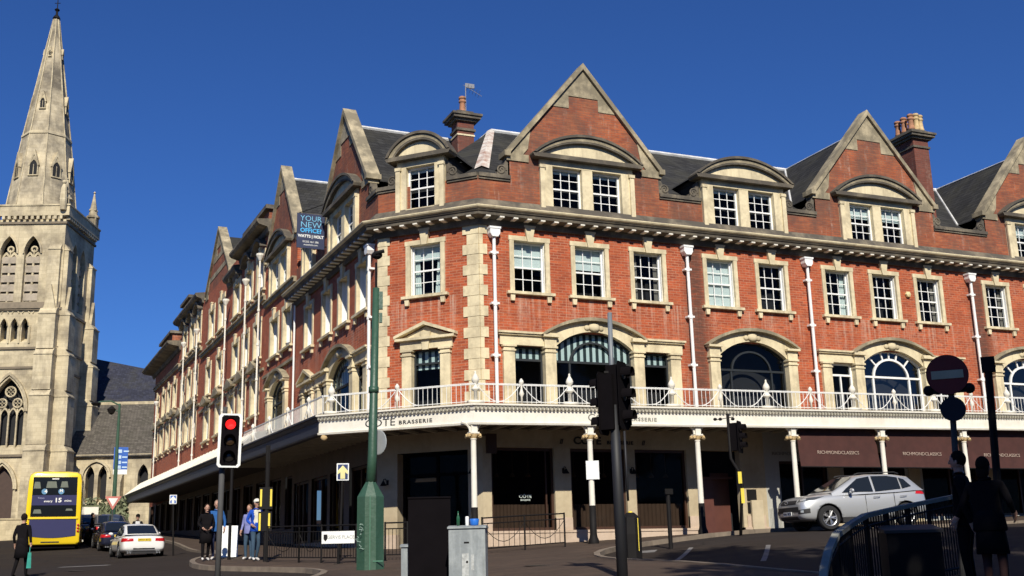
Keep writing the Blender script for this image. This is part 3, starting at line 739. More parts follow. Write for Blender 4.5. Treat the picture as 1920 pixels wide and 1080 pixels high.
# barrel roofs behind the free standing dormers
for M, c, hw, yb, rs in ((MR, 11.28, 2.1, 3.2, .82), (MR, 33.6, 2.1, 3.2, .82), (MC, -2.25, 1.2, 2.8, .7), (ML, -9.6, 1.2, 2.8, .7)):
    a = arc(c, hw, 14.08, rs, 12)
    for i in range(len(a)-1):
        V = [M @ Vector((a[i][0], .28, a[i][1])), M @ Vector((a[i+1][0], .28, a[i+1][1])), M @ Vector((a[i+1][0], yb, a[i+1][1])), M @ Vector((a[i][0], yb, a[i][1]))]
        rf.add([tuple(v) for v in V], [(0, 1, 2, 3)])
    for s in (-1, 1):
        V = [M @ Vector((c+s*(hw-.2), y_, z_)) for y_, z_ in ((.28, 12.9), (.28, 14.1), (yb, 14.1), (yb, 12.9))]; rf.add([tuple(v) for v in V], [(0, 1, 2, 3)])
rf.build('roof', SLATE, BLD, fix=False)
fl = MB()
fl.tube([(AX.x, AX.y, RZ+.03), (RL, 5.7, RZ+.03)], .09, 6); fl.tube([apex, Lr], .09, 6)
fl.tube([tuple(ML @ Vector((-4.3, .45, RZ+.06))), tuple(ML @ Vector((-4.3, 5.7, RZ+.06)))], .08, 6)
for c in (17.92, 27.1):
    fl.tube([(c, .45, RZ+.05), (c, 5.7, RZ+.05)], .035, 6)
    # valley flashing where gable roof meets main slope
    fl.tube([(c-3.0, 1.65, 13.93), (c-.05, 5.65, 17.2)], .05, 6); fl.tube([(c+3.0, 1.65, 13.93), (c+.05, 5.65, 17.2)], .05, 6)
fl.build('ridge_flashing', LEAD, BLD)
h = MB(); d_ = Vector(apex)-Vector(A2); q_ = d_.cross(Vector((0, 0, 1))).normalized()
pA = Vector(A2).lerp(Vector(apex), .26); pB = Vector(apex)
up_ = Vector((0, 0, .10))
h.add([tuple(pA+q_*.28+Vector((0, 0, -.02))), tuple(pA+up_), tuple(pA-q_*.28+Vector((0, 0, -.02))), tuple(pB+q_*.16+Vector((0, 0, .02))), tuple(pB+up_), tuple(pB-q_*.16+Vector((0, 0, .02)))], [(0, 1, 4, 3), (1, 2, 5, 4)])
h.build('hip_flashing', RUST, BLD, fix=False)
# rooflight at far end of first main slope
r_ = MB(); r_.box(8.9, 10.3, 5.9, 7.4, 17.0, 17.5); r_.build('rooflight', simple('green_rooflight', (.10, .14, .13), .3), BLD, MR)

# chimneys
def chimney(x, y, w, d, z0, zc, pots, label, band=None):
    c = MB(); c.box(x-w/2, x+w/2, y-d/2, y+d/2, z0, zc); o = c.build('chimney', brickmat('chimney_brick', (.20, .05, .03), (.13, .035, .022), (.14, .08, .06), dark=.4) if 'CHB' not in globals() else CHB, BLD)
    globals()['CHB'] = o.data.materials[0]
    k = MB()
    k.box(x-w/2-.06, x+w/2+.06, y-d/2-.06, y+d/2+.06, zc-.42, zc-.32)
    k.box(x-w/2-.12, x+w/2+.12, y-d/2-.12, y+d/2+.12, zc, zc+.1); k.box(x-w/2-.24, x+w/2+.24, y-d/2-.24, y+d/2+.24, zc+.1, zc+.22); k.box(x-w/2-.30, x+w/2+.30, y-d/2-.30, y+d/2+.30, zc+.22, zc+.32)
    k.box(x-w/2, x+w/2, y-d/2, y+d/2, zc+.32, zc+.5)
    k.build('chimney_cap', STONE_D, o)
    for px_, py_, h_, m_, r_ in pots:
        p = MB(); p.lathe([(r_*1.15, 0), (r_*1.15, .08), (r_, .12), (r_*.82, h_*.6), (r_*.85, h_*.62), (r_*1.15, h_*.66), (r_*1.1, h_*.74), (r_*.9, h_*.76), (r_*.9, h_*.84), (r_*1.15, h_*.86), (r_*1.1, h_*.95), (r_*.8, h_)], (x+px_, y+py_, zc+.5), 12)
        p.build('chimney_pot', m_, o, smooth=True)
    return o
c1 = chimney(1.95, 6.6, .74, .74, 16.0, 17.72, [(0, 0, .78, TERRA, .14)], '')
cb_ = MB(); cb_.box(1.95-.40, 1.95+.40, 6.6-.40, 6.6+.40, 17.08, 17.15); cb_.build('stone_band', STONE, c1)
chimney(22.85, 2.6, .88, 1.15, 14.0, 18.05, [(-.28, -.4, .78, TERRA, .14), (-.28, 0.05, .78, TERRA, .14), (-.28, .45, .74, TERRA, .14), (.02, -.42, .84, BUFF, .14), (.28, -.4, .80, BUFF, .14), (.28, .05, .78, TERRA, .14), (.02, .3, .84, TERRA, .14)], '')
ae = MB(); ae.tube([(2.15, 6.7, 18.0), (2.15, 6.7, 19.7)], .02, 6)
a0 = Vector((2.15, 6.7, 19.55))
ae.tube([a0+Vector((-.1, 0, .06)), a0+Vector((.75, 0, -.35))], .012, 5)
for i in range(5):
    q = a0+Vector((.1+.13*i, 0, -.03-.062*i)); ae.tube([q+Vector((0, -.15, .1)), q+Vector((0, .15, -.1))], .008, 4)
ae.box(2.15, 2.55, 6.67, 6.73, 19.50, 19.70)
tag(ae.build('television_aerial', simple('aerial_metal', (.25, .25, .26), .4)), 'small grey aerial standing on the chimney behind the corner dormer', 'aerial')

# ---------------------------------------------------------------- canopy
pathC0 = [lp(ML, -56), lp(ML, -PL), lp(ML, 0), (0, 0), (11.3, 0), (RL, 0)]
DK = 2.5; SLP = .0128
def canopy_path(d):
    pts = offpath([lp(ML, -56), lp(ML, 0), (0, 0), (RL, 0)], d)
    # corner points as seen in the photograph
    l = lp(ML, 1.40-(DK-d)*.55, -d); r = (-1.26+(DK-d)*.5, -d)
    return [pts[0], l, r, (RL, -d)]
cz = [.62, .0, .0, .46]
def csweep(mb, prof, i0, i1):
    V = []; n = len(prof); P = [canopy_path(d) for d, z in prof]
    for i in range(i0, i1+1): V += [(P[k][i][0], P[k][i][1], prof[k][1]+cz[i]) for k in range(n)]
    m = i1-i0; F = [(i*n+k, i*n+(k+1) % n, (i+1)*n+(k+1) % n, (i+1)*n+k) for i in range(m) for k in range(n)]
    F += [tuple(range(n)), tuple(m*n+k for k in range(n))[::-1]]; mb.add(V, F)
fasc = [(2.30, 3.80), (2.52, 3.80), (2.54, 3.86), (2.48, 3.88), (2.48, 4.24), (2.52, 4.27), (2.56, 4.37), (2.62, 4.40), (2.62, 4.45), (2.30, 4.45)]
f = MB(); csweep(f, fasc, 1, 3); CAN = f.build('canopy_fascia', WHITE_D, BLD)
f = MB(); csweep(f, [(d, z) for d, z in fasc], 0, 1); f.build('canopy_fascia', NAVY, BLD)
f = MB(); csweep(f, [(-.1, 4.40), (2.6, 4.40), (2.6, 4.47), (-.1, 4.60)], 0, 3); f.build('canopy_deck', STONE_W, BLD)
f = MB(); csweep(f, [(-.1, 3.96), (2.3, 3.96), (2.3, 3.99), (-.1, 3.99)], 0, 3); f.build('canopy_soffit', SOFFIT, BLD)
dt = MB(); 
def along(i, d, s, ds=0):
    A = Vector(canopy_path(d)[i]); B = Vector(canopy_path(d)[i+1]); L = (B-A).length; k = s/L; p = A.lerp(B, k); return p, cz[i]+(cz[i+1]-cz[i])*k, (B-A).normalized(), L
def canopy_box(mb, i, s, w, d0, d1, z0, z1):
    p, z, t_, L = along(i, 2.5, s); n_ = Vector((t_.y, -t_.x))
    V = []
    for zz in (z0, z1):
        for (u, v) in ((-w/2, d0-2.5), (w/2, d0-2.5), (w/2, d1-2.5), (-w/2, d1-2.5)):
            q = p+t_*u+n_*v; V.append((q.x, q.y, zz+z))
    mb.add(V, [(0, 3, 2, 1), (4, 5, 6, 7), (0, 1, 5, 4), (1, 2, 6, 5), (2, 3, 7, 6), (3, 0, 4, 7)])
LEN = [along(i, 2.5, 0)[3] for i in range(3)]
for i in (1, 2):
    s = .06
    while s < LEN[i]-.05: canopy_box(dt, i, s, .065, 2.50, 2.60, 4.285, 4.365); s += .135
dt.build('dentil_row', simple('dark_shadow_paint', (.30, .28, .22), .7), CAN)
jo = MB()
for k in range(26): canopy_box(jo, 0, LEN[0]-.5-k*.62, .10, .1, 2.28, 3.86, 3.955)
for k in range(50): canopy_box(jo, 2, .8+k*.72, .08, .1, 2.28, 3.87, 3.955)
for k in range(7): canopy_box(jo, 1, .4+k*.72, .08, .3, 2.28, 3.87, 3.955)
jo.build('canopy_joist', SLAT, BLD)
# lean-to glazed roof over the side street
lr = MB(); V = []
for s in [-56+42.6*i/30 for i in range(31)]:
    z = 4.47+.62*(-s+1)/57; V += [(*lp(ML, s, -2.45), z), (*lp(ML, s, -1.3), z+.95), (*lp(ML, s, -.02), z+1.15)]
lr.add(V, [(3*i+k, 3*i+3+k, 3*i+4+k, 3*i+1+k) for i in range(30) for k in (0, 1)])
lr.build('canopy_glazing', simple('dusty_white_glazing', (.60, .58, .50), .5, var=.25), BLD, fix=False)
lr = MB()
for i in range(43):
    s = -55.5+i*.98; z = 4.50+.62*(-s+1)/57
    A = [ML @ Vector((s+u, v, z+w_)) for u, v, w_ in ((-.02, -2.47, 0), (.02, -2.47, 0), (.02, -1.3, .95), (-.02, -1.3, .95), (-.02, -2.47, .05), (.02, -2.47, .05), (.02, -1.3, 1.0), (-.02, -1.3, 1.0))]
    lr.add([tuple(a) for a in A], [(0, 1, 2, 3), (4, 7, 6, 5), (0, 4, 5, 1), (1, 5, 6, 2), (2, 6, 7, 3), (3, 7, 4, 0)])
lr.build('glazing_bar', WHITE_D, BLD)

# columns
def mk_column(h):
    c = MB(); zb = h-2.25 if h > 2.6 else 1.3
    c.lathe([(.095, zb), (.085, h-.18), (.10, h-.16), (.10, h-.13), (.085, h-.12)], (0, 0, 0), 16)
    c.box(-.15, .15, -.15, .15, h+.02, h+.07); c.box(-.10, .10, -.10, .10, h+.07, h+.36)
    for s in (-1, 1):
        pts = [(s*(.10+.30*(1-math.cos(t))), 0, h+.07+.30*math.sin(t)) for t in [math.pi/2*k/8 for k in range(9)]]
        c.tube(pts, .045, 6); c.prism([(s*.10, h+.07), (s*.18, h+.26), (s*.42, h+.36), (s*.10, h+.36)], -.02, .02)
    o = c.build('column', WHITE_D, BLD, smooth=False)
    b = MB(); b.lathe([(.17, -.3), (.17, .12), (.13, .20), (.115, .3), (.105, zb)], (0, 0, 0), 16); b.build('column_base', BLACK, o, smooth=True)
    k = MB(); k.lathe([(.10, h-.12), (.13, h-.06), (.15, h), (.15, h+.03)], (0, 0, 0), 12)
    for sx in (-1, 1):
        for sy in (-1, 1): k.tube([(sx*.17, sy*.17, h-.09), (sx*.19, sy*.10, h-.02), (sx*.10, sy*.10, h+.01)], .05, 6); k.ball((sx*.18, sy*.06, h-.05), .06)
    k.build('column_capital', BUFF, o)
    return o
for x in (-1.22, 2.86, 6.98, 10.95, 14.95, 18.92, 22.9, 26.9, 30.9, 34.8):
    g = ground(x, -2.38)+.11; top = 3.50+.0128*max(0, x)
    o = mk_column(top-g); o.location = (x, -2.34, g)

# balcony railing with finials and swags
def finial(mb, p, z, big):
    if big:
        mb.box(p.x-.24, p.x+.24, p.y-.13, p.y+.13, z, z+.10)
        mb.lathe([(.06, .1), (.06, .40), (.13, .44), (.14, .49), (.08, .52), (.05, .58), (.05, .64), (.11, .70), (.125, .78), (.09, .87), (.05, .93), (.03, .98), (.04, 1.01), (.01, 1.06)], (p.x, p.y, z), 10)
    else:
        mb.lathe([(.035, 0), (.035, .25), (.09, .34), (.05, .44), (.035, .5), (.035, .64), (.08, .70), (.08, .75), (.02, .84)], (p.x, p.y, z), 8)
def railing(i, s0, s1, finials):
    mb = MB(); d = 2.36
    A, zA, t_, L = along(i, d, s0); B, zB, _, _ = along(i, d, s1)
    P0 = Vector((A.x, A.y, zA+4.47)); P1 = Vector((B.x, B.y, zB+4.47)); up = Vector((0, 0, 1))
    for h, r in ((.08, .014), (.62, .017), (.655, .015)): mb.tube([P0+up*h, P1+up*h], r, 6)
    n = int((P1-P0).length/.165)
    for k in range(n+1): q = P0.lerp(P1, k/n); mb.tube([q+up*.0, q+up*.64], .0095, 5)
    o = mb.build('railing', WHITE, BLD)
    N = (P1-P0).length
    for k, (s, big) in enumerate(finials):
        q = P0.lerp(P1, (s-s0)/(s1-s0)); fm = MB(); finial(fm, q, q.z, big); fo = fm.build('finial', WHITE_D, o, smooth=True); sm = MB()
        for sg in (-1, 1):
            pts = []
            for j in range(9):
                u = j/8; a = q+t_.to_3d()*sg*(.06+.72*u); zz = .60-.52*math.sin(u*math.pi/2)
                if -.01 <= (a-P0).dot(t_.to_3d()) <= N+.01: pts.append(a+up*zz)
            if len(pts) > 2: sm.tube(pts, .016, 5)
        if sm.v: sm.build('swag', WHITE, o)
    return o
fR = []
big = [-1.34, 2.12, 6.0, 9.9, 13.72, 17.6, 21.35, 25.2, 29.1, 33.0]
for a, b in zip(big[:-1], big[1:]): fR += [((a+1.26), True) if False else (a+1.26, True), ((a+b)/2+1.26, False)]
railing(2, 0.02, LEN[2]-.05, [(max(s, .06), b) for s, b in fR])
railing(1, .05, LEN[1]-.03, [(.35, True), (LEN[1]*.5, False)])
sL = LEN[0]; railing(0, sL-12.6, sL-.05, [(sL-1.8-k*3.0, False) for k in range(4)])

# lettering on the canopy
LETT = simple('grey_lettering', (.20, .20, .17), .6); LETD = simple('dark_lettering', (.02, .02, .02), .6)
def canopy_text(i, s, body, size, z, sx=1.0, mat=LETT, bold=.0, space=1.0):
    p, zz, t_, L = along(i, 2.485, s); a = math.atan2(t_.y, t_.x)
    text('lettering', body, size, Matrix.Translation((p.x, p.y, z+zz)) @ Matrix.Rotation(a, 4, 'Z') @ Matrix.Rotation(rad(90), 4, 'X'), mat, BLD, 'CENTER', .004, bold, sx, space)
canopy_text(1, 2.28, 'CÔTE', .34, 4.05, 1.25, LETD, .0); canopy_text(1, 3.55, 'BRASSERIE', .17, 4.02, 1.25, LETD, .004, 1.25)
canopy_text(2, 4.55, 'CÔTE', .34, 4.05, 1.25); canopy_text(2, 6.0, 'BRASSERIE', .17, 4.02, 1.25, LETT, .004, 1.25)
text('lettering', 'CÔTE', .36, wallmx(3.95, -.012, 3.62), LETD, BLD, 'CENTER', .01, .012, 1.15)
text('lettering', 'BRASSERIE', .17, wallmx(5.25, -.012, 3.57), LETD, BLD, 'CENTER', .01, .006, 1.15, 1.2)
for x in (2.95, 6.2): text('lettering', '//', .22, wallmx(x, -.012, 3.58), LETD, BLD, 'CENTER', .01, .01)

# ---------------------------------------------------------------- ground floor fittings
pl = MB()
for a, b in ((0.02, 8.45), (10.25, 11.34)): pl.box(a, b, -.06, .2, -.5, .56); pl.box(a, b, -.09, .2, .50, .58)
for a, b in ((-.02, .31), (2.65, 3.27), (5.45, 5.82), (7.95, 8.45), (10.4, 11.2)): pl.box(a, b, -.035, .1, .58, 1.0); 
pl.build('plinth', PINKP, BLD, MR)
pl = MB()
for a, b in ((-CLn, -3.24), (-.55, 0)): pl.box(a, b, -.06, .2, -.5, .56)
pl.build('plinth', PINKP, BLD, MC)
for i, (a, b) in enumerate(shop[:3]):
    fr = MB()
    for x0, x1 in ((a, a+.09), (b-.09, b)): fr.box(x0, x1, .12, .24, .58, 3.36)
    fr.box(a+.09, b-.09, .12, .24, 3.26, 3.36); fr.box(a+.09, b-.09, .12, .24, .58, .68)
    if i == 0: fr.box(b-.30, b-.25, .13, .23, .68, 3.26)
    o = fr.build('shop_window', BROWN, BLD, MR)
    p = MB(); pane(p, a+.08, b-.08, .66, 3.3, .18); p.build('pane', SHOPGL, o, fix=False)
    c = MB(); x = a+.12; n = 0
    while x < b-.16:
        w_ = random.uniform(.05, .1); y_ = .32+.03*(n % 2); c.poly([(x, .32+.04*(n % 2), .68), (x+w_, .32+.04*((n+1) % 2), .68), (x+w_, .32+.04*((n+1) % 2), 1.46), (x, .32+.04*(n % 2), 1.46)]); x += w_; n += 1
    c.build('cafe_curtain', simple('grey_net', (.085, .082, .075), .9) if i == 0 else bpy.data.materials['grey_net'], o, fix=False)
    l = MB()
    for k in range(3): xx = a+.5+k*.6; l.tube([(xx, .8, 2.55), (xx, .8, 3.3)], .008, 4); l.lathe([(.02, .12), (.10, 0), (.09, -.02)], (xx, .8, 2.45), 10)
    l.build('pendant_lamp', simple('dull_brass', (.16, .12, .07), .5) if i == 0 else bpy.data.materials['dull_brass'], o)
text('lettering', 'CÔTE', .15, wallmx(1.6, .165, 1.72), BLIND, BLD, 'CENTER', .002, 0, 1.2); text('lettering', 'BRASSERIE', .08, wallmx(1.6, .165, 1.60), BLIND, BLD, 'CENTER', .002)
# entrance in the chamfer
dr = MB()
for x in (-3.24, -1.95, -.64): dr.box(x, x+.09, .42, .52, -.2, 3.3)
dr.box(-3.15, -.64, .43, .51, 2.5, 2.6); dr.box(-3.15, -.64, .43, .51, 3.2, 3.3)
d0 = dr.build('entrance_door', BLACKM, BLD, MC); p = MB(); pane(p, -3.2, -.6, .0, 3.28, .47); p.build('pane', SHOPGL, d0, fix=False)
hn = MB(); hn.tube([(-1.75, .36, .95), (-1.75, .36, 1.55)], .018, 6); hn.build('handle', bpy.data.materials['dull_brass'], d0)
# service doors
dr = MB(); dr.box(8.5, 9.3, .45, .5, .0, 2.35); dr.box(9.38, 10.2, .75, .8, .0, 2.6); dr.box(8.5, 10.2, .44, .52, 2.36, 2.44)
d0 = dr.build('service_door', simple('red_brown_door', (.10, .035, .025), .5), BLD, MR)
p = MB(); p.box(10.45, 10.85, -.05, 0, 1.55, 1.95); p.box(10.45, 10.85, -.05, 0, 1.10, 1.48); p.build('menu_frame', BLACK, BLD, MR)
p = MB(); p.box(10.55, 11.05, -.14, -.06, .36, 1.55); p.build('menu_board', simple('menu_stone', (.52, .44, .30), .7), BLD, MR)
for i, (a, b) in enumerate(shop[4:]):
    fr = MB(); z0 = .3 if i == 0 else .9; z1 = 3.0 if i == 0 else 3.36
    n = max(1, round((b-a)/1.4))
    for k in range(n+1): x = a+(b-a-.08)*k/n; fr.box(x, x+.08, .1, .2, z0, z1)
    fr.box(a+.08, b-.08, .105, .195, z1-.09, z1); fr.box(a+.08, b-.08, .105, .195, z0, z0+.09)
    o = fr.build('shop_window', BROWN, BLD, MR); p = MB(); pane(p, a, b, z0, z1, .16); p.build('pane', SHOPGL, o, fix=False)
pn = MB()
for k in range(9): pn.box(11.42+k*.06, 11.45+k*.06, -.03, 0.0, .5, 1.25)
pn.build('grooved_panel', GREYP, BLD, MR)
text('lettering', 'RICHMOND', .17, wallmx(12.3, -.012, 3.28), LETT, BLD, 'CENTER', .01, .0, 1.3)
for x in (14.5, 18.45, 22.3): p = MB(); p.box(x-.28, x+.28, -.05, 0, .3, 3.6); p.build('pier', CREAMP, BLD, MR)
# awnings
for a, b in ((11.25, 14.80), (15.12, 18.75), (19.1, 22.75), (23.1, 26.75), (27.1, 30.7)):
    zt = 3.90+.0128*a; w_ = MB(); m = 14
    V = []; 
    for k in range(m+1):
        x = a+(b-a)*k/m; V += [(x, -2.18, zt), (x, -2.24+.008*math.sin(k*2.1), 3.1), (x, -2.30+.012*math.sin(k*1.7), 2.62), (x, -2.31, 2.60)]
    w_.add(V, [(4*k+j, 4*k+4+j, 4*k+5+j, 4*k+1+j) for k in range(m) for j in range(3)])
    o = w_.build('awning', AWN, BLD, fix=False)
    r_ = MB(); r_.tube([(a, -2.31, 2.60), (b, -2.31, 2.60)], .025, 6); r_.build('awning_rail', BLACK, o)
    text('lettering', 'RICHMONDCLASSICS', .17, Matrix.Translation(((a+b)/2-.05, -2.262, 3.12)) @ Matrix.Rotation(rad(90), 4, 'X'), simple('pale_lettering', (.42, .32, .26), .7) if 'pale_lettering' not in bpy.data.materials else bpy.data.materials['pale_lettering'], o, 'CENTER', .004, 0, 1.15)
# wall lamps
def wall_lamp(x, z, M):
    mb = MB(); mb.box(x-.04, x+.04, -.03, 0, z-.05, z+.12); mb.tube([(x, -.02, z+.05), (x-.02, -.12, z+.16), (x-.02, -.24, z+.14), (x-.02, -.27, z+.06)], .015, 6)
    mb.lathe([(.03, .08), (.05, .03), (.12, -.08), (.11, -.08)], (x-.02, -.27, z), 12); mb.build('wall_lamp', BLACK, BLD, M)
wall_lamp(2.98, 2.55, MR); wall_lamp(5.63, 2.55, MR); wall_lamp(-.28, 2.55, MC); wall_lamp(-3.62, 2.3, MC)
p = MB(); p.box(-.06, .30, -.55, -.45, 3.1, 3.75); p.box(-.02, .02, -.5, 0, 3.72, 3.76); p.build('hanging_sign', BROWN, BLD, MR)
# side street ground floor
gl = [(-3.3, -1.0, .5, 3.1), (-5.9, -4.0, .5, 3.1), (-8.7, -6.3, .5, 3.1), (-11.6, -9.2, .5, 3.1)]
wl = MB(); wall_cells(wl, -PL, 0, -.5, 4.4, gl); swl = wl.build('shopfront_wall', CREAMP, BLD, ML)
TAUPE = stonemat('taupe_shopfront', (.20, .165, .125), .3, (.09, .07, .055))
swl.data.materials[0] = TAUPE
for (a, b, z0, z1) in gl:
    fr = MB()
    for x in (a, (a+b)/2-.04, b-.08): fr.box(x, x+.08, .1, .22, z0, z1)
    fr.box(a+.08, b-.08, .102, .218, z1-.1, z1); fr.box(a+.08, b-.08, .102, .218, z0, z0+.1)
    o = fr.build('shop_window', BROWN, BLD, ML); p = MB(); pane(p, a, b, z0, z1, .16); p.build('pane', SHOPGL, o, fix=False)
pl = MB(); pl.box(-PL, 0, -.06, .1, -.5, .48); pl.build('plinth', PINKP, BLD, ML)
p = MB(); p.prism([(-6.0, 1.0), (-5.65, 1.0), (-5.95, 3.0)], .26, .28); p.prism([(-2.2, 3.02), (-1.1, 2.98), (-1.15, 2.8), (-2.2, 2.86)], .26, .28); p.build('yellow_poster', simple('yellow', (.75, .50, .04), .6), BLD, ML)
lm = MB(); q, z_, t_, L = along(1, 2.45, .18); lm.lathe([(.03, .12), (.10, .06), (.12, 0), (.08, -.07), (.02, -.10)], (q.x, q.y, 3.70), 12); lm.tube([(q.x, q.y, 3.8), (q.x, q.y, 3.95)], .02, 6)
lm.build('hanging_lamp', BUFF, BLD, smooth=True)
al = MB(); al.lathe([(.12, 0), (.14, .05), (.12, .11), (.03, .14)], (0, 0, 0), 6); al.build('alarm_box', simple('alarm_cream', (.72, .60, .32), .5), BLD, Tr(19.13, 0, 9.95) @ Matrix.Rotation(rad(90), 4, 'X'))

# ================================================================== stepped terrace along the side street
TER = empty('terrace_building', lp(ML, -12, 0)+(0,), angL, label='long red brick terrace stepping uphill behind the corner building, with white hoppers and striped gables', cat='building')
NEAR_CTX['p'] = TER; _cache2 = _cache.copy(); _cache.clear()
T0 = 12.0
def TX(s): return s+T0   # local x in terrace frame
MI = Matrix.Identity(4)
units = [(-18.3, -12.0, .75, 12.55), (-28.2, -18.3, 1.25, 16.9), (-37.2, -28.2, 1.35, 14.2), (-46.5, -37.2, 1.95, 17.3), (-60.0, -46.5, 2.35, 16.1)]
sec = {0: [-13.6, -16.2], 1: [-20.1, -23.1, -25.8], 2: [-30.8, -34.4], 3: [-39.3, -42.0, -44.8], 4: [-48.6, -51.6, -54.4, -57.8]}
thr = {1: [-19.7, -22.6, -25.9], 2: [-30.6, -33.9], 3: [-38.8, -41.5, -44.6], 4: []}
fst = {1: [-20.4, -23.7, -26.6], 2: [-30.4, -34.4], 3: [-39.4, -42.2, -44.9], 4: [-48.2, -51.4, -54.6, -57.8]}
th_ = []
for u, (a, b, dz, top) in enumerate(units):
    for c in sec[u]: th_.append((TX(c)-.75, TX(c)+.75, 8.80+dz, 10.78+dz))
    for c in thr.get(u, []): th_.append((TX(c)-.75, TX(c)+.75, 12.35+dz, 14.33+dz))
    for c in fst.get(u, []): th_.append((TX(c)-.75, TX(c)+.75, 5.95+dz, 7.93+dz))
th_ += [(TX(-15.2)-1.5, TX(-15.2)-.16, 12.75, 14.5), (TX(-15.2)+.16, TX(-15.2)+1.5, 12.75, 14.5), (TX(-15.1)-1.56, TX(-15.1)+1.56, 5.25, 8.2)]
for u, (a, b, dz, top) in enumerate(units):
    wl = MB(); zt = {0: 14.9, 1: 17.1, 2: 17.0, 3: 17.6, 4: 16.2}[u]
    wall_cells(wl, TX(a), TX(b), 4.4, zt, [h for h in th_ if h[0] >= TX(a)-.01 and h[1] <= TX(b)+.01])
    wl.box(TX(a), TX(a)+.05, .01, 9, 4.4, zt); wl.box(TX(b)-.05, TX(b), .01, 9, 4.4, zt)
    wl.build('wall', B_R, TER, MI, fix=False)
    for c in sec[u]: put('sw', lambda: mk_sash_window(w=1.46, depth=.58, ys=.42, t=.25), Tr(TX(c), 0, 8.73+dz))
    for c in thr.get(u, []): put('tw', lambda: mk_sash_window(w=1.46, depth=.58, ys=.42, t=.34), Tr(TX(c), 0, 12.25+dz))
    for c in fst.get(u, []): put('fw', lambda: mk_sash_window(w=1.46, depth=.58, ys=.42, t=.38), Tr(TX(c), 0, 5.85+dz))
    bn = MB(); bn.box(TX(a)+.02, TX(b)-.02, -.14, .1, 12.02+dz-.35, 12.2+dz-.35); bn.box(TX(a)+.02, TX(b)-.02, -.22, .1, 12.2+dz-.35, 12.28+dz-.35)
    bn.box(TX(a)+.02, TX(b)-.02, -.10, .1, 8.0+dz, 8.14+dz)
    bn.build('string_course', STONE_W, TER, MI)
put('d2', lambda: mk_dormer(2), Tr(TX(-15.2), 0, 12.7))
W_ = put('arFdT', lambda: mk_arch(False, 'dark', False, lo=4.6), Tr(TX(-15.1), 0, .75))
gable(TX(-15.2), feet=14.9, peak=18.9, half=3.0, M=MI)
gable(TX(-32.3), feet=17.0, peak=20.6, half=4.0, M=MI, band=True)
# heavy cornices and brick stacks over units two, four, five
def bigcornice(a, b, z, pr=.75):
    mb = MB(); mb.prismx([(0, z-.55), (-.12, z-.5), (-.2, z-.25), (-pr*.85, z-.14), (-pr, z), (-pr, z+.12), (0, z+.2)], TX(a), TX(b)); mb.build('eaves_cornice', STONE_D, TER, MI)
bigcornice(-24.9, -17.6, 16.9, .75); bigcornice(-28.4, -25.0, 16.3, .45); bigcornice(-47.2, -37.2, 17.4, .6); bigcornice(-61.0, -46.4, 15.8, 1.05)
for a, b, z0, z1 in ((-24.2, -18.6, 17.1, 17.9), (-47.0, -43.5, 17.6, 18.6), (-58.0, -52.0, 16.0, 17.6)):
    s_ = MB(); s_.box(TX(a), TX(b), .1, 1.4, z0, z1); o = s_.build('chimney_stack', B_TOP, TER, MI)
    k_ = MB(); k_.box(TX(a)-.2, TX(b)+.2, -.12, 1.6, z1, z1+.22); k_.build('stack_cap', STONE_D, o)
# hoods in the attic of the upper units
hd = MB()
for c in thr[1]+thr[3]: 
    a_ = arc(TX(c), 1.05, (14.6+(1.25 if c > -30 else 1.95)), .5, 10); b_ = arc(TX(c), 1.2, (14.6+(1.25 if c > -30 else 1.95)), .66, 10); ring(hd, a_, b_, -.35, .05)
hd.build('window_hood', STONE_D, TER, MI)
hd = MB()
for u in fst:
    for c in fst[u]: z = 8.25+units[u][2]; hd.prism([(TX(c)-1.1, z), (TX(c)+1.1, z), (TX(c)+1.15, z+.1), (TX(c), z+.55), (TX(c)-1.15, z+.1)], -.32, .02)
hd.build('window_hood', STONE_W, TER, MI)
for s, z1 in ((-18.55, 15.4), (-22.0, 14.85), (-27.6, 14.95), (-37.6, 15.1), (-43.1, 15.2), (-56.2, 12.7)):
    p = MB(); x = TX(s); p.lathe([(.07, -.35), (.10, -.30), (.21, -.10), (.21, 0), (.16, .02)], (x, -.32, z1), 10); p.tube([(x, -.32, z1-.3), (x, -.32, 5.4)], .046, 8)
    z = z1-1.2
    while z > 6: p.tube([(x, -.32, z-.06), (x, -.32, z+.06)], .075, 8); z -= 1.8
    p.build('downpipe', WHITE_D, TER, MI)
p = MB(); p.lathe([(.10, 0), (.16, .05), (.16, .12), (.05, .16)], (0, 0, 0), 8); p.build('alarm_box', bpy.data.materials['alarm_cream'], TER, Tr(TX(-29.3), -.02, 10.9) @ Matrix.Rotation(rad(90), 4, 'X'))
# roofs of the terrace
rf = MB()
for a, b, z, r in ((-18.3, -12.0, 13.6, 17.6), (-28.2, -18.3, 16.9, 18.6), (-37.2, -28.2, 16.0, 18.6), (-46.5, -37.2, 17.4, 19.0), (-60, -46.5, 16.0, 18.2)):
    rf.add([(TX(a), .3, z), (TX(b), .3, z), (TX(b), 5.7, r), (TX(a), 5.7, r), (TX(a), 11, z), (TX(b), 11, z)], [(0, 1, 2, 3), (3, 2, 5, 4), (0, 3, 4), (1, 5, 2)])
for c, f_, p_, h_ in ((-15.2, 14.8, 18.5, 2.9), (-32.3, 16.9, 20.2, 3.9)):
    rf.add([(TX(c)-h_, .3, f_), (TX(c), .3, p_), (TX(c)+h_, .3, f_), (TX(c)-h_, 6.5, f_), (TX(c), 6.5, p_), (TX(c)+h_, 6.5, f_)], [(0, 1, 4, 3), (1, 2, 5, 4), (3, 4, 5)])
rf.build('roof', SLATE, TER, MI, fix=False)
fl = MB(); fl.tube([(TX(-15.2), .4, 18.53), (TX(-15.2), 6.4, 18.53)], .07, 6); fl.build('ridge_flashing', LEAD, TER, MI)
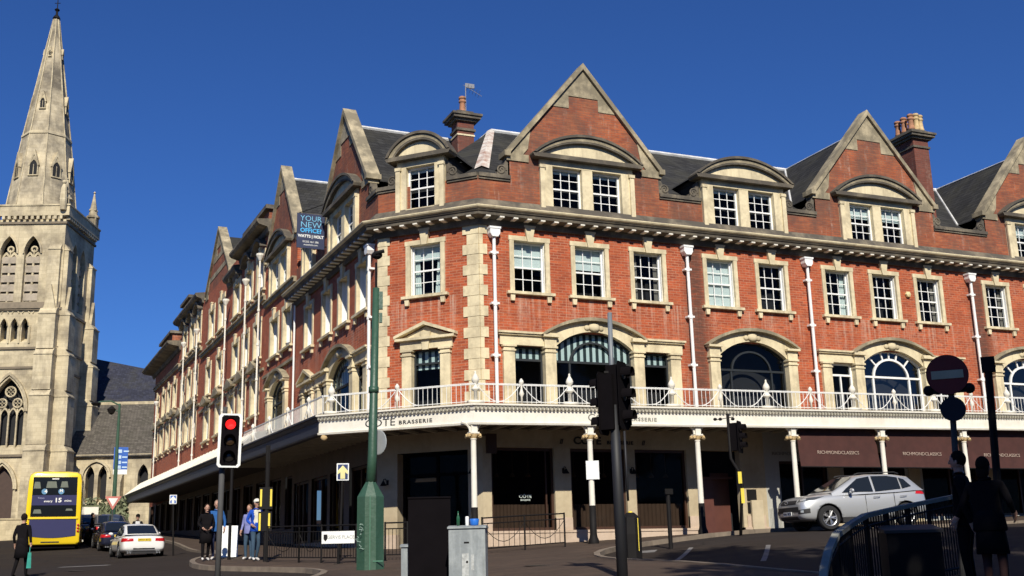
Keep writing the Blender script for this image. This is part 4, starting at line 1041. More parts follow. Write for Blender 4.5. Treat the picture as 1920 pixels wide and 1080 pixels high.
rm = MB(); rm.box(TX(-59.6), TX(-12.4), 1.3, 1.4, 4.5, 16); rm.build('interior_wall', ROOM, TER, MI)
# dark arcade of shops below
gl2 = []; s = -59.0
while s < -13: gl2.append((TX(s), TX(s)+2.2, .9-.028*s-.1, 3.2-.022*s)); s += 3.05
wl = MB(); wall_cells(wl, TX(-60), TX(-12), -.5, 5.0, gl2); wl.box(TX(-60), TX(-60)+.1, 0, 10, 0, 14); wl.build('shopfront_wall', TAUPE, TER, MI, fix=False)
sf = MB(); sp = MB()
for (a, b, z0, z1) in gl2:
    for x in (a, (a+b)/2-.03, b-.07): sf.box(x, x+.07, .08, .2, z0, z1)
    sf.box(a+.07, b-.07, .082, .198, z1-.08, z1); pane(sp, a, b, z0, z1, .14)
o = sf.build('shop_window', BROWN, TER, MI); sp.build('pane', SHOPGL, o, fix=False)
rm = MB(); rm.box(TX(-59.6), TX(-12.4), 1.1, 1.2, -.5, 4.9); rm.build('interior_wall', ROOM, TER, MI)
NEAR_CTX['p'] = BLD
# ================================================================== church
CHC = at(108, 10, 120)
CHU = empty('church', (CHC.x, CHC.y, 0), rad(-21), label='pale stone gothic church with octagonal spire and buttressed tower', cat='church')
def pointed(cx, half, zs, rise, n=8):
    """pointed arch from left spring to right spring"""
    R = (half*half+rise*rise)/(2*half); out = []
    th = math.atan2(rise, R-half)
    for i in range(n+1): t = th*i/n; out.append((cx-half+R-R*math.cos(t), zs+R*math.sin(t)))
    return out+[(2*cx-x, z) for x, z in out[-2::-1]]
def spandrels(mb, cx, half, zs, rise, y0, y1, top=None):
    p = pointed(cx, half, zs, rise); m = len(p)//2; zt = top or zs+rise
    mb.prism([(cx-half, zt)]+[q for q in p[:m+1]]+([(cx, zt)] if zt > zs+rise+1e-4 else []), y0, y1)
    mb.prism([(cx+half, zt)]+[q for q in p[m:][::-1]]+([(cx, zt)] if zt > zs+rise+1e-4 else []), y0, y1)
HT = 4.2
def face_mesh(mb, ops, z0, z1, x0=-HT, x1=HT, y=-HT):
    wall_cells(mb, x0, x1, z0, z1, [(c-h, c+h, a, s+r) for c, h, a, s, r in ops], y)
    for c, h, a, s, r in ops:
        spandrels(mb, c, h, s, r, y, y+.6)
        mb.box(c-h-.001, c-h, y, y+.9, a, s); mb.box(c+h, c+h+.001, y, y+.9, a, s); mb.poly([(c-h, y, a), (c+h, y, a), (c+h, y+.9, a+.5), (c-h, y+.9, a+.5)])
belf = [(-1.15, .78, 24.9, 29.9, 1.75), (1.15, .78, 24.9, 29.9, 1.75)]
front = belf+[(0, 1.55, 10.7, 14.3, 3.2), (0, 1.1, 2.0, 7.0, 2.2)]+[(x, .30, 21.0, 22.6, .75) for x in (-2.0, -1.0, 0.0, 1.0)]
def rotf(mb, k):
    """turn a mesh builder's content by k quarter turns round the tower axis"""
    a = k*math.pi/2; c, s = math.cos(a), math.sin(a); mb.v = [(x*c-y*s, x*s+y*c, z) for x, y, z in mb.v]
tw = MB()
for k in range(4):
    m = MB(); face_mesh(m, front if k == 0 else belf+[(0, .5, 12, 16, 1.2)], 1.0, 33.4); rotf(m, k); tw.add(m.v, m.f)
tw.build('tower_wall', CHURCH, CHU, fix=False)
# openings: dark behind, tracery and louvres in stone
dk = MB(); tr = MB(); lv = MB()
for k in range(4):
    m = MB(); m.box(-3, 3, -HT+.95, -HT+1.0, 1, 33); rotf(m, k); dk.add(m.v, m.f)
    m = MB()
    for c in (-1.15, 1.15):
        m.box(c-.05, c+.05, -HT+.35, -HT+.55, 24.9, 30.4)
        for d in (-.38, .38):
            ring(m, pointed(c+d, .24, 29.4, .5, 5), pointed(c+d, .40, 29.4, .78, 5), -HT+.36, -HT+.54)
            for s_ in (-1, 1): m.box(c+d+s_*.33-.045, c+d+s_*.33+.045, -HT+.37, -HT+.53, 24.9, 29.4)
        m.lathe([(.0, 0), (.24, .01), (.24, .1), (0, .12)], (0, 0, 0), 10) if False else None
        pts = [(c+.27*math.cos(t), -HT+.45, 30.45+.27*math.sin(t)) for t in [2*math.pi*i/12 for i in range(13)]]; m.tube(pts, .10, 6)
    rotf(m, k); tr.add(m.v, m.f)
    m = MB()
    for c in (-1.15, 1.15):
        for z in np.arange(25.2, 29.4, .95): m.add([(c-.74, -HT+.34, z), (c+.74, -HT+.34, z), (c+.74, -HT+.34, z+.62), (c-.74, -HT+.34, z+.62), (c-.74, -HT+.8, z+.5), (c+.74, -HT+.8, z+.5), (c+.74, -HT+.8, z+1.0), (c-.74, -HT+.8, z+1.0)], [(0, 1, 2, 3), (3, 2, 6, 7), (0, 4, 5, 1)])
    rotf(m, k); lv.add(m.v, m.f)
# big window tracery
m = MB()
for x in (-.78, 0, .78): m.box(x-.07, x+.07, -HT+.3, -HT+.5, 10.7, 14.6)
for c in (-1.17, -.39, .39, 1.17): ring(m, pointed(c, .30, 14.0, .55, 5), pointed(c, .40, 14.0, .75, 5), -HT+.31, -HT+.49)
for cx_, cz_, r_ in ((-.72, 15.15, .42), (.72, 15.15, .42), (0, 16.25, .48)):
    m.tube([(cx_+r_*math.cos(t), -HT+.4, cz_+r_*math.sin(t)) for t in [2*math.pi*i/14 for i in range(15)]], .085, 6)
    for t in range(4): a = t*math.pi/2+.78; m.tube([(cx_+r_*.55*math.cos(a)+.15*math.cos(q), -HT+.4, cz_+r_*.55*math.sin(a)+.15*math.sin(q)) for q in [2*math.pi*i/8 for i in range(9)]], .03, 5)
tr.add(m.v, m.f)
dk.build('window_opening', ROOM, CHU, fix=False); tr.build('tracery', CHURCH, CHU); lv.build('louvre', stonemat('louvre_grey', (.40, .34, .26), .4), CHU, fix=False)
hm = MB()
for c, h, a, s, r in front:
    e = .32 if h > .5 else .14
    ring(hm, pointed(c, h+.02, s, r+.02), pointed(c, h+e*.5, s, r+e*.62), -HT-.16, -HT+.02)
    if h > 1: ring(hm, pointed(c, h+.22, s, r+.28), pointed(c, h+.42, s, r+.55), -HT-.30, -HT+.02)
for x in (-2.55, -1.5, -.5, .5, 1.5): hm.tube([(x, -HT-.05, 20.9), (x, -HT-.05, 22.7)], .09, 6)
for x in (-2.0, -1.0, 0.0, 1.0, 2.0): hm.tube([(x+.33*math.cos(t), -HT-.04, 24.0+.30*math.sin(t)-.15) for t in [math.pi*i/8 for i in range(9)]], .07, 5)
hm.build('hood_mould', CHURCH, CHU)
st = MB()
for z, pr in ((24.15, .22), (20.3, .16), (18.4, .12), (10.0, .2), (32.9, .16)):
    st.box(-HT-pr, HT+pr, -HT-pr, HT+pr, z, z+.22)
st.prismx([(-HT-.0, 24.3), (-HT-.32, 24.3), (-HT, 25.0)], -HT, HT)
st.build('string_course', stonemat('string_dark', (.20, .16, .11), .6), CHU)
pp = MB()
for k in range(4):
    m = MB(); m.box(-HT-.35, HT+.35, -HT-.38, -HT-.05, 33.7, 34.7); m.box(-HT-.42, HT+.42, -HT-.46, -HT+.0, 34.7, 34.85)
    x = -HT
    while x < HT: m.box(x, x+.28, -HT-.36, -HT, 33.35, 33.7); x += .56
    rotf(m, k); pp.add(m.v, m.f)
pp.build('parapet', CHURCH, CHU)
bt = MB(); stages = [(1.0, 11.0, 1.75, 1.05), (11.0, 16.2, 1.45, .98), (16.2, 20.2, 1.25, .92), (20.2, 24.2, 1.05, .86), (24.2, 30.8, .42, .62)]
for k in range(4):
    for sg in (-1, 1):
        m = MB(); cx_ = sg*(HT-.75)
        for (a, b, pr, hw) in stages:
            m.box(cx_-hw, cx_+hw*.9, -HT-pr, -HT+.1, a, b-.5)
            m.prismx([(-HT-pr, b-.5), (-HT+.1, b-.5), (-HT+.1, b+.25), (-HT-pr+.38, b+.0)], cx_-hw, cx_+hw*.9)
            m.box(cx_-hw-.06, cx_+hw*.9+.06, -HT-pr-.08, -HT+.1, b-.62, b-.5)
        m.prism([(cx_-.6, 24.2), (cx_+.55, 24.2), (cx_, 26.6)], -HT-.7, -HT-.3)
        rotf(m, k); bt.add(m.v, m.f)
bt.build('buttress', CHURCH, CHU)
sp = MB(); sp.lathe([(3.55, 33.4), (3.45, 35.0), (2.38, 43.4)], (0, 0, 0), 8, rad(22.5))
sp.lathe([(2.28, 43.6), (1.30, 50.2), (.30, 57.2), (.24, 57.3)], (0, 0, 0), 8, rad(22.5)); sp.build('spire', CHURCH_D, CHU)
sp = MB(); sp.lathe([(2.34, 43.2), (2.50, 43.35), (2.46, 43.6), (2.26, 43.75)], (0, 0, 0), 8, rad(22.5))
for k in range(8):
    a = rad(22.5)+k*math.pi/4
    sp.tube([(3.47*math.cos(a), 3.47*math.sin(a), 34.9), (2.36*math.cos(a), 2.36*math.sin(a), 43.4), (.3*math.cos(a), .3*math.sin(a), 57.2)], .075, 5)
sp.build('spire_rib', CHURCH, CHU)
fn = MB(); fn.lathe([(.26, 57.2), (.42, 57.35), (.30, 57.6), (.14, 57.8), (.12, 58.2), (.28, 58.4), (.10, 58.6)], (0, 0, 0), 8); fn.tube([(0, 0, 58.5), (0, 0, 59.6)], .05, 5); fn.tube([(-.3, 0, 59.2), (.3, 0, 59.2)], .04, 5)
fn.build('finial', BLACK, CHU)
# lucarnes
def lucarne(z, rr, hw, h, k):
    m = MB()
    for c in (-hw*.48, hw*.48):
        pass
    ring(m, pointed(0, hw*.80, z+h*.45, h*.40, 5), pointed(0, hw, z+h*.45, h*.62, 5), -rr-.16, -rr+1.0)
    for s_ in (-1, 1): a, b = sorted((s_*hw*.80, s_*hw)); m.box(a, b, -rr-.16, -rr+1.0, z, z+h*.45)
    m.box(-.06*hw, .06*hw, -rr-.14, -rr, z, z+h*.6); m.box(-hw-.05, hw+.05, -rr-.2, -rr+.6, z-.1, z)
    m.prism([(-hw-.08, z+h*.55), (0, z+h*1.45), (hw+.08, z+h*.55), (hw-.06, z+h*.5), (0, z+h*1.15), (-hw+.06, z+h*.5)], -rr-.20, -rr+1.0)
    d = MB(); d.prism([(q[0], q[1]) for q in pointed(0, hw*.80, z+h*.45, h*.40, 5)]+[(hw*.8, z), (-hw*.8, z)], -rr-.1, -rr-.05)
    a = k*math.pi/4
    for q in (m, d): c, s_ = math.cos(a), math.sin(a); q.v = [(x*c-y*s_, x*s_+y*c, zz) for x, y, zz in q.v]
    return m, d
for z, rr, hw, h, ks in ((38.6, 2.72, .48, 1.9, (0, 1, 2, 7, 4, 6)), (46.3, 1.72, .30, 1.35, (0, 2, 4, 6)), (52.6, .86, .13, .8, (0, 2, 4, 6))):
    for k in ks:
        m, d = lucarne(z, rr, hw, h, k); o = m.build('spire_window', CHURCH, CHU); d.build('window_opening', ROOM, o)
def pinnacle(x, y, z0, h, r):
    m = MB(); m.lathe([(r, 0), (r, h*.42), (r*1.35, h*.44), (r*1.3, h*.48), (r*.9, h*.50), (.06, h*.95), (.16, h*.97), (.03, h)], (x, y, z0), 8, rad(22.5))
    for k in range(4): a = k*math.pi/2+rad(45); m.tube([(x+r*1.05*math.cos(a), y+r*1.05*math.sin(a), z0), (x+r*1.05*math.cos(a), y+r*1.05*math.sin(a), z0+h*.44)], .10, 5); m.ball((x+r*.7*math.cos(a), y+r*.7*math.sin(a), z0+h*.6), .14)
    m.build('pinnacle', CHURCH_D, CHU)
for sx in (-1, 1):
    for sy in (-1, 1):
        pinnacle(sx*3.95, sy*3.95, 33.6, 5.4 if (sx, sy) != (1, -1) else 4.2, .52)
m = MB(); m.tube([(4.0, -4.75, 34.2), (4.0, -4.85, 35.2), (4.0, -4.85, 36.4), (4.0, -4.8, 36.9)], [.30, .36, .28, .12], 8); m.ball((4.0, -4.85, 37.05), .22); m.build('corner_statue', CHURCH, CHU)
dd = MB(); dd.prism([(q[0], q[1]) for q in pointed(0, 1.1, 7.0, 2.2, 8)]+[(1.1, 2), (-1.1, 2)], -HT+.5, -HT+.6); dd.build('church_door', simple('dark_oak', (.06, .035, .025), .7), CHU)
# nave and aisle to the right of the tower
nv = MB(); aw = [(6.9, .42, 5.6, 8.3, 1.0), (8.1, .42, 5.6, 8.3, 1.0), (12.0, .5, 5.6, 8.3, 1.1)]
face_mesh(nv, aw, 1.0, 10.3, 4.2, 19.0, -.5); nv.box(4.2, 19, 6.0, 6.3, 8, 16.5); nv.add([(19, -.5, 1), (19, 14, 1), (19, 14, 16), (19, 6, 16.3), (19, -.5, 10.3)], [(0, 1, 2, 3, 4)])
for x in (5.4, 9.8, 14.2): nv.prismx([(-1.6, 1), (-1.6, 7.6), (-.5, 9.2), (-.5, 1)], x-.4, x+.4)
nv.box(4.2, 19.1, -.75, -.4, 10.1, 10.4)
nv.build('nave_wall', CHURCH, CHU, fix=False)
m = MB(); m.box(5, 18, .4, .5, 4, 10); m.build('window_opening', ROOM, CHU)
m = MB(); ring(m, pointed(7.5, 1.25, 8.2, 1.5), pointed(7.5, 1.45, 8.2, 1.75), -.72, -.45); m.build('hood_mould', CHURCH, CHU)
m = MB(); m.add([(4.2, -.9, 10.2), (19.2, -.9, 10.2), (19.2, 6.0, 16.2), (4.2, 6.0, 16.2)], [(0, 1, 2, 3)]); m.build('aisle_roof', slatemat('aisle_slate', (.085, .075, .062)), CHU, fix=False)
m = MB(); m.add([(4.0, 5.9, 16.0), (19.5, 5.9, 16.0), (12.6, 12, 20.0), (2.0, 12, 22.3), (4.0, 18, 16), (19.5, 18, 16)], [(0, 1, 2, 3), (1, 5, 2), (3, 2, 5, 4)]); m.build('nave_roof', SLATE2, CHU, fix=False)

# low churchyard wall, hedge and hoarding at the end of the street
p = place(15, 62); m = MB(); m.box(-6, 4.2, -.2, .2, -.5, 1.5); m.box(-6.05, 4.25, -.26, .26, 1.5, 1.62)
tag(m.build('churchyard_wall', CHURCH, None, Tr(p.x, p.y+24, p.z+1.0)), 'low stone wall below the church tower at the left edge', 'wall')
p = place(158, 72); m = MB(); m.box(-.75, .75, -.04, .04, 0, 2.2)
for x in (-.7, .7): m.box(x-.04, x+.04, .04, .12, -.3, 2.2)
tag(m.build('white_hoarding', WHITE_D, None, Tr(p.x, p.y, p.z)), 'plain white board standing upright just right of the yellow bus', 'hoarding')
p = place(188, 84); m = MB()
rr = random.Random(3)
for i in range(1500):
    x, y, z = rr.uniform(-1.9, 1.9), rr.uniform(-.6, .6), rr.uniform(.0, 2.6+.3*math.sin(i)); a = rr.uniform(0, 6.3); s_ = rr.uniform(.08, .17); u = Vector((math.cos(a), math.sin(a), rr.uniform(-.6, .6)))*s_; v_ = Vector((-math.sin(a)*.4, math.cos(a)*.4, rr.uniform(.4, 1)))*s_
    c_ = Vector((x, y, z)); m.add([tuple(c_-u-v_), tuple(c_+u-v_), tuple(c_+u+v_), tuple(c_-u+v_)], [(0, 1, 2, 3)])
m.box(-1.8, 1.8, -.4, .4, -.3, 2.3)
tag(m.build('hedge', simple('hedge_green', (.16, .18, .10), .9, var=.5, scale=8), None, Tr(p.x, p.y, p.z), fix=False), 'clipped grey green hedge between the white board and the banner post', 'hedge')
# ================================================================== vehicles
TYRE = simple('tyre_rubber', (.015, .015, .016), .85); ALLOY = simple('alloy_wheel', (.55, .56, .58), .3, .8, var=.03)
CARGL = NT('car_glass'); CARGL.color((.012, .015, .018)); CARGL.rough(.04); CARGL = CARGL.m
REDL = simple('red_lamp', (.45, .01, .015), .25); HEADL = simple('headlamp_lens', (.55, .58, .60), .12, .4, var=.1); PLASTIC = simple('black_plastic', (.018, .018, .02), .6)
def paint(name, c, metal=0.0, r=.35): t = NT(name); t.color(c); t.rough(r); t.b.inputs['Metallic'].default_value = metal; t.b.inputs['Coat Weight'].default_value = .8; t.b.inputs['Coat Roughness'].default_value = .05; return t.m
def loft(mb, rings, closed=True):
    n = len(rings[0]); V = [q for r in rings for q in r]; F = []
    for i in range(len(rings)-1):
        for k in range(n if closed else n-1): F.append((i*n+k, i*n+(k+1) % n, (i+1)*n+(k+1) % n, (i+1)*n+k))
    if closed: F += [tuple(range(n))[::-1], tuple((len(rings)-1)*n+k for k in range(n))]
    mb.add(V, F)
def wheel(parent, x, y, r, w, spokes, side, name='wheel'):
    m = MB(); M_ = Matrix.Translation((x, y, r)) @ Matrix.Rotation(rad(90), 4, 'X')
    m.lathe([(r*.66, -w/2), (r*.93, -w/2), (r, -w*.32), (r, w*.32), (r*.93, w/2), (r*.66, w/2), (r*.66, -w/2)], (0, 0, 0), 28)
    o = m.build('wheel', TYRE, parent, M_, smooth=False)
    a = MB(); zf = -side*w*.40
    a.lathe([(r*.67, -w*.44), (r*.67, w*.44), (r*.61, w*.40), (r*.61, -w*.40)], (0, 0, 0), 24)
    zf = w*.36*(-1 if side > 0 else 1)
    for k in range(spokes):
        t = 2*math.pi*k/spokes; c, s = math.cos(t), math.sin(t)
        for dt_ in (-.16, .16):
            c2, s2 = math.cos(t+dt_), math.sin(t+dt_); a.tube([(r*.10*c, r*.10*s, zf), (r*.63*c2, r*.63*s2, zf)], [r*.07, r*.055], 5)
    a.lathe([(r*.16, -.02), (r*.16, .02), (r*.08, .03)], (0, 0, zf), 10)
    a.build('rim', ALLOY, o)
    d = MB(); d.lathe([(r*.60, -.01), (r*.60, .01)], (0, 0, 0), 20); d.build('brake_disc', PLASTIC, o)
    return o
def vehicle(name, label, cat, loc, rz, S, G, W2, col, side_win, wheels, r, extra=None, group=None, tilt=(0, 0)):
    """x runs from the nose (0) to the tail; S hull stations (x, zb, zt, zc, w), G greenhouse stations (x, zlow, ztop, wlow, wtop)"""
    root = empty(name, loc, rz, label=label, cat=cat, group=group); root.rotation_euler = (tilt[0], tilt[1], rz)
    mb = MB(); R_ = []
    for x, zb, zt, zc, w in S:
        h = zt-zb
        half = [(w*.55, zb-.0), (w*.90, zb+.01), (w*.985, zb+h*.16), (w, zb+h*.42), (w*.995, zb+h*.62), (w*.965, zb+h*.82), (w*.90, zt), (w*.72, zt+(zc-zt)*.6), (w*.35, zc)]
        R_.append([(x, -a, b) for a, b in half]+[(x, a, b) for a, b in half[::-1]])
    loft(mb, R_)
    tmp = mb.build('tmp', col); sub = tmp.modifiers.new('s', 'SUBSURF'); sub.levels = 2; sub.render_levels = 2
    cut = MB()
    for (wx, wy) in wheels:
        for sg in (-1, 1): cut.tube([(wx, sg*(wy-.30), r*1.0), (wx, sg*(wy+.5), r*1.0)], r*1.17, 28)
    co_ = cut.build('cut', BLACKM); bo = tmp.modifiers.new('b', 'BOOLEAN'); bo.object = co_; bo.operation = 'DIFFERENCE'; bo.solver = 'EXACT'
    bpy.context.view_layer.update(); me = bpy.data.meshes.new_from_object(tmp.evaluated_get(bpy.context.evaluated_depsgraph_get()))
    bpy.data.objects.remove(tmp); bpy.data.objects.remove(co_)
    me.materials.clear(); me.materials.append(col); me.materials.append(PLASTIC)
    for p in me.polygons:
        c = p.center; p.use_smooth = True
        for (wx, wy) in wheels:
            if math.hypot(c.x-wx, c.z-r) < r*1.175: p.material_index = 1; p.use_smooth = False
    b = bpy.data.objects.new('body', me); COL.objects.link(b); b.parent = root
    g = MB(); R_ = []
    for x, zl, zt, wl_, wt in G:
        k = [(wl_, zl), (wl_+(wt-wl_)*.5, zl+(zt-zl)*.5), (wt+(wl_-wt)*.10, zt-(zt-zl)*.10), (wt*.93, zt-.012*min(1, (zt-zl)*3)), (wt*.5, zt+.015*min(1, (zt-zl)*3)), (0, zt+.02*min(1, (zt-zl)*3))]
        R_.append([(x, -a, z) for a, z in k]+[(x, a, z) for a, z in k[::-1][1:]])
    loft(g, R_, False); g.build('roof', col, root, smooth=True)
    def sidey(x, z):
        for (a, b_) in zip(G[:-1], G[1:]):
            if a[0] <= x <= b_[0]+1e-6:
                t = (x-a[0])/max(1e-6, b_[0]-a[0]); zl = a[1]+(b_[1]-a[1])*t; zt = a[2]+(b_[2]-a[2])*t; wl_ = a[3]+(b_[3]-a[3])*t; wt = a[4]+(b_[4]-a[4])*t
                return wl_+(wt-wl_)*min(1.0, max(0, (z-zl)/max(.05, zt-zl)))
        return G[-1][3]
    for sg in (-1, 1):
        for poly in side_win:
            m = MB(); pts = [(x, sg*(sidey(x, z)+.024), z) for x, z in poly]; pin = [(x, sg*(sidey(x, z)-.02), z) for x, z in poly]
            n = len(pts); m.add(pts+pin, [tuple(range(n))]+[(i, (i+1) % n, (i+1) % n+n, i+n) for i in range(n)]); m.build('side_window', CARGL, root, fix=False)
    def screen(i, nm, k0=.12, k1=.94, inn=.9):
        a, b_ = G[i], G[i+1]; m = MB()
        def P(t, u):
            hi = a if a[2] > b_[2] else b_
            x = a[0]+(b_[0]-a[0])*t; zt = a[2]+(b_[2]-a[2])*t; wt = a[4]+(b_[4]-a[4])*t
            return (x, u*wt*inn, zt+.02*(1-abs(u)*.6)+.012)
        cols = 6; V = [P(t, -1+2*j/cols) for t in (k0, (k0+k1)/2, k1) for j in range(cols+1)]
        m.add(V, [(q*(cols+1)+j, q*(cols+1)+j+1, (q+1)*(cols+1)+j+1, (q+1)*(cols+1)+j) for q in range(2) for j in range(cols)]); m.build(nm, CARGL, root, smooth=True, fix=False)
    screen(W2[0], 'windscreen'); screen(W2[1], 'rear_window')
    for (wx, wy) in wheels:
        for sg in (-1, 1): wheel(root, wx, sg*(wy-.12), r, .22, 5, sg)
    if extra: extra(root, sidey)
    return root
from mathutils.bvhtree import BVHTree
def decal(root, name, mat, q, d, off=.006, n=8, thick=.0):
    """lay a curved patch on the body: q four corners, d the direction looking at the body"""
    b = [c for c in root.children if c.name.startswith('body')][0].data
    t = BVHTree.FromPolygons([v.co for v in b.vertices], [tuple(p.vertices) for p in b.polygons]); d = Vector(d).normalized(); V = []
    for i in range(n+1):
        for j in range(n+1):
            u, v = i/n, j/n; p = Vector(q[0])*(1-u)*(1-v)+Vector(q[1])*u*(1-v)+Vector(q[2])*u*v+Vector(q[3])*(1-u)*v
            h = t.ray_cast(p-d*1.2, d, 2.4); V.append(tuple((h[0] if h[0] is not None else p)-d*off))
    m = MB(); m.add(V, [(i*(n+1)+j, (i+1)*(n+1)+j, (i+1)*(n+1)+j+1, i*(n+1)+j+1) for i in range(n) for j in range(n)]); return m.build(name, mat, root, smooth=True, fix=False)
def bx_part(root, name, mat, *boxes, smooth=False):
    m = MB()
    for b in boxes: m.box(*b)
    return m.build(name, mat, root)

# --- silver SUV
SILV = paint('silver_paint', (.50, .515, .53), .5, .36)
def suv_extra(root, sy):
    g = decal(root, 'grille', PLASTIC, [(0, -.50, .80), (0, .50, .80), (0, .46, .92), (0, -.46, .92)], (1, 0, 0), .008, 12)
    em = MB(); em.tube([(-.055, .09*math.cos(t), .86+.042*math.sin(t)) for t in [2*math.pi*i/14 for i in range(15)]], .010, 5); em.build('badge', ALLOY, g)
    decal(root, 'bumper_intake', PLASTIC, [(0, -.66, .56), (0, .66, .56), (0, .62, .72), (0, -.62, .72)], (1, 0, 0), .006, 12)
    decal(root, 'lower_intake', PLASTIC, [(0, -.55, .34), (0, .55, .34), (0, .55, .44), (0, -.55, .44)], (1, 0, 0), .006, 12)
    for sg in (-1, 1):
        o = decal(root, 'headlight', simple('headlamp_dark', (.10, .11, .12), .15, .3) if 'headlamp_dark' not in bpy.data.materials else bpy.data.materials['headlamp_dark'], [(.0, sg*.56, .84), (.34, sg*.98, .92), (.66, sg*.98, 1.01), (.06, sg*.56, .95)], (1, -sg*1.1, -.1), .008)
        l = decal(root, 'lamp_lens', HEADL, [(.06, sg*.66, .875), (.16, sg*.82, .90), (.16, sg*.82, .965), (.06, sg*.66, .94)], (1, -sg*1.1, -.1), .014, 4)
        o = decal(root, 'fog_light_surround', PLASTIC, [(.0, sg*.60, .50), (.22, sg*.92, .52), (.22, sg*.92, .66), (.0, sg*.60, .62)], (1, -sg*1.0, 0), .008)
        l = decal(root, 'fog_light', HEADL, [(.04, sg*.70, .54), (.10, sg*.78, .54), (.10, sg*.78, .61), (.04, sg*.70, .61)], (1, -sg*1.0, 0), .014, 3)
        decal(root, 'rear_light', REDL, [(3.92, sg*.95, .98), (4.34, sg*.78, .96), (4.30, sg*.78, 1.09), (4.02, sg*.92, 1.10)], (-.5, -sg*1.0, 0), .010)
        m = MB(); m.ball((1.62, sg*1.03, 1.13), .12, (.50, .95, .62)); m.box(1.60, 1.68, min(sg*.88, sg*.98), max(sg*.88, sg*.98), 1.05, 1.09); m.build('door_mirror', SILV, root, smooth=True)
        for x in (2.50, 3.42): m = MB(); m.tube([(x-.11, sg*.945, .93), (x-.10, sg*.965, .93), (x+.10, sg*.965, .94), (x+.11, sg*.945, .94)], .014, 5); m.build('door_handle', SILV, root)
        k = MB(); k.box(1.27, 2.92, min(sg*.90, sg*.955), max(sg*.90, sg*.955), .20, .36); k.build('sill_cladding', PLASTIC, root)
        r_ = MB(); r_.tube([(2.0, sg*.60, 1.625), (2.15, sg*.61, 1.665), (3.4, sg*.60, 1.67), (3.55, sg*.58, 1.62)], .016, 6); r_.build('roof_rail', PLASTIC, root)
        for x in (2.12,): 
            s_ = MB(); s_.box(x, x+.006, min(sg*.925, sg*.94), max(sg*.925, sg*.94), .38, 1.0); s_.box(x+.98, x+.986, min(sg*.925, sg*.94), max(sg*.925, sg*.94), .38, 1.04); s_.build('door_gap', BLACKM, root)
    pl_ = bx_part(root, 'number_plate', WHITE, (-.052, -.035, -.26, .26, .47, .585))
    text('plate_lettering', 'RN61 MCX', .10, Matrix.Translation((-.054, 0, .527)) @ Matrix.Rotation(rad(-90), 4, 'Z') @ Matrix.Rotation(rad(90), 4, 'X'), BLACKM, pl_, 'CENTER', .001, .001)
S = [(-.02, .46, .74, .76, .62), (.02, .36, .84, .88, .76), (.14, .30, .93, .98, .86), (.40, .27, .99, 1.045, .915), (.9, .25, 1.03, 1.10, .93), (1.35, .25, 1.05, 1.13, .935), (2.2, .25, 1.05, 1.06, .935), (3.3, .25, 1.08, 1.09, .935), (3.90, .28, 1.12, 1.13, .91), (4.20, .34, 1.10, 1.12, .86), (4.32, .48, .98, 1.0, .78)]
G = [(1.05, 1.00, 1.09, .84, .80), (1.98, 1.02, 1.575, .90, .66), (2.5, 1.03, 1.625, .90, .67), (3.3, 1.05, 1.61, .89, .65), (3.82, 1.08, 1.535, .87, .61), (4.24, 1.08, 1.10, .80, .72)]
SW = [[(1.40, 1.09), (1.55, 1.20), (2.02, 1.50), (2.42, 1.555), (2.42, 1.09)], [(2.50, 1.09), (2.50, 1.56), (3.05, 1.555), (3.40, 1.50), (3.40, 1.15)], [(3.46, 1.16), (3.46, 1.49), (3.62, 1.44), (3.80, 1.22)]]
pF = place(1556, 33.2)
bestd = min(((abs((lambda q: 960+F_PX*float((np.array([q.x, q.y, q.z])-CAM)@_rt)/float((np.array([q.x, q.y, q.z])-CAM)@_fw))(Vector((pF.x+2.64*math.cos(rad(a)), pF.y+2.64*math.sin(rad(a)), .3)))-1702), a) for a in np.arange(-40, 60, 1.0)))
suva = rad(float(bestd[1])); print('SUV heading', bestd)
# local x runs nose to tail; put the left front wheel on pF
off = Vector((.86*math.cos(suva)-(-.82)*math.sin(suva), .86*math.sin(suva)+(-.82)*math.cos(suva), 0))
o3 = Vector((pF.x, pF.y, 0))-off
def gtilt(o3, a, wb=2.6):
    q = Vector((o3.x+wb*math.cos(a), o3.y+wb*math.sin(a), 0)); return -math.atan2(ground(q.x, q.y)-ground(o3.x, o3.y), wb)
suv = vehicle('parked_car', 'silver sport utility car on the road before the brown awnings', 'car', (o3.x, o3.y, ground(pF.x, pF.y)+.01), suva, S, G, (0, 4), SILV, SW, [(.86, .94), (3.50, .94)], .36, suv_extra, tilt=(0, gtilt(o3, suva)))
# driver's hand resting on the door: kept with the driver figure below

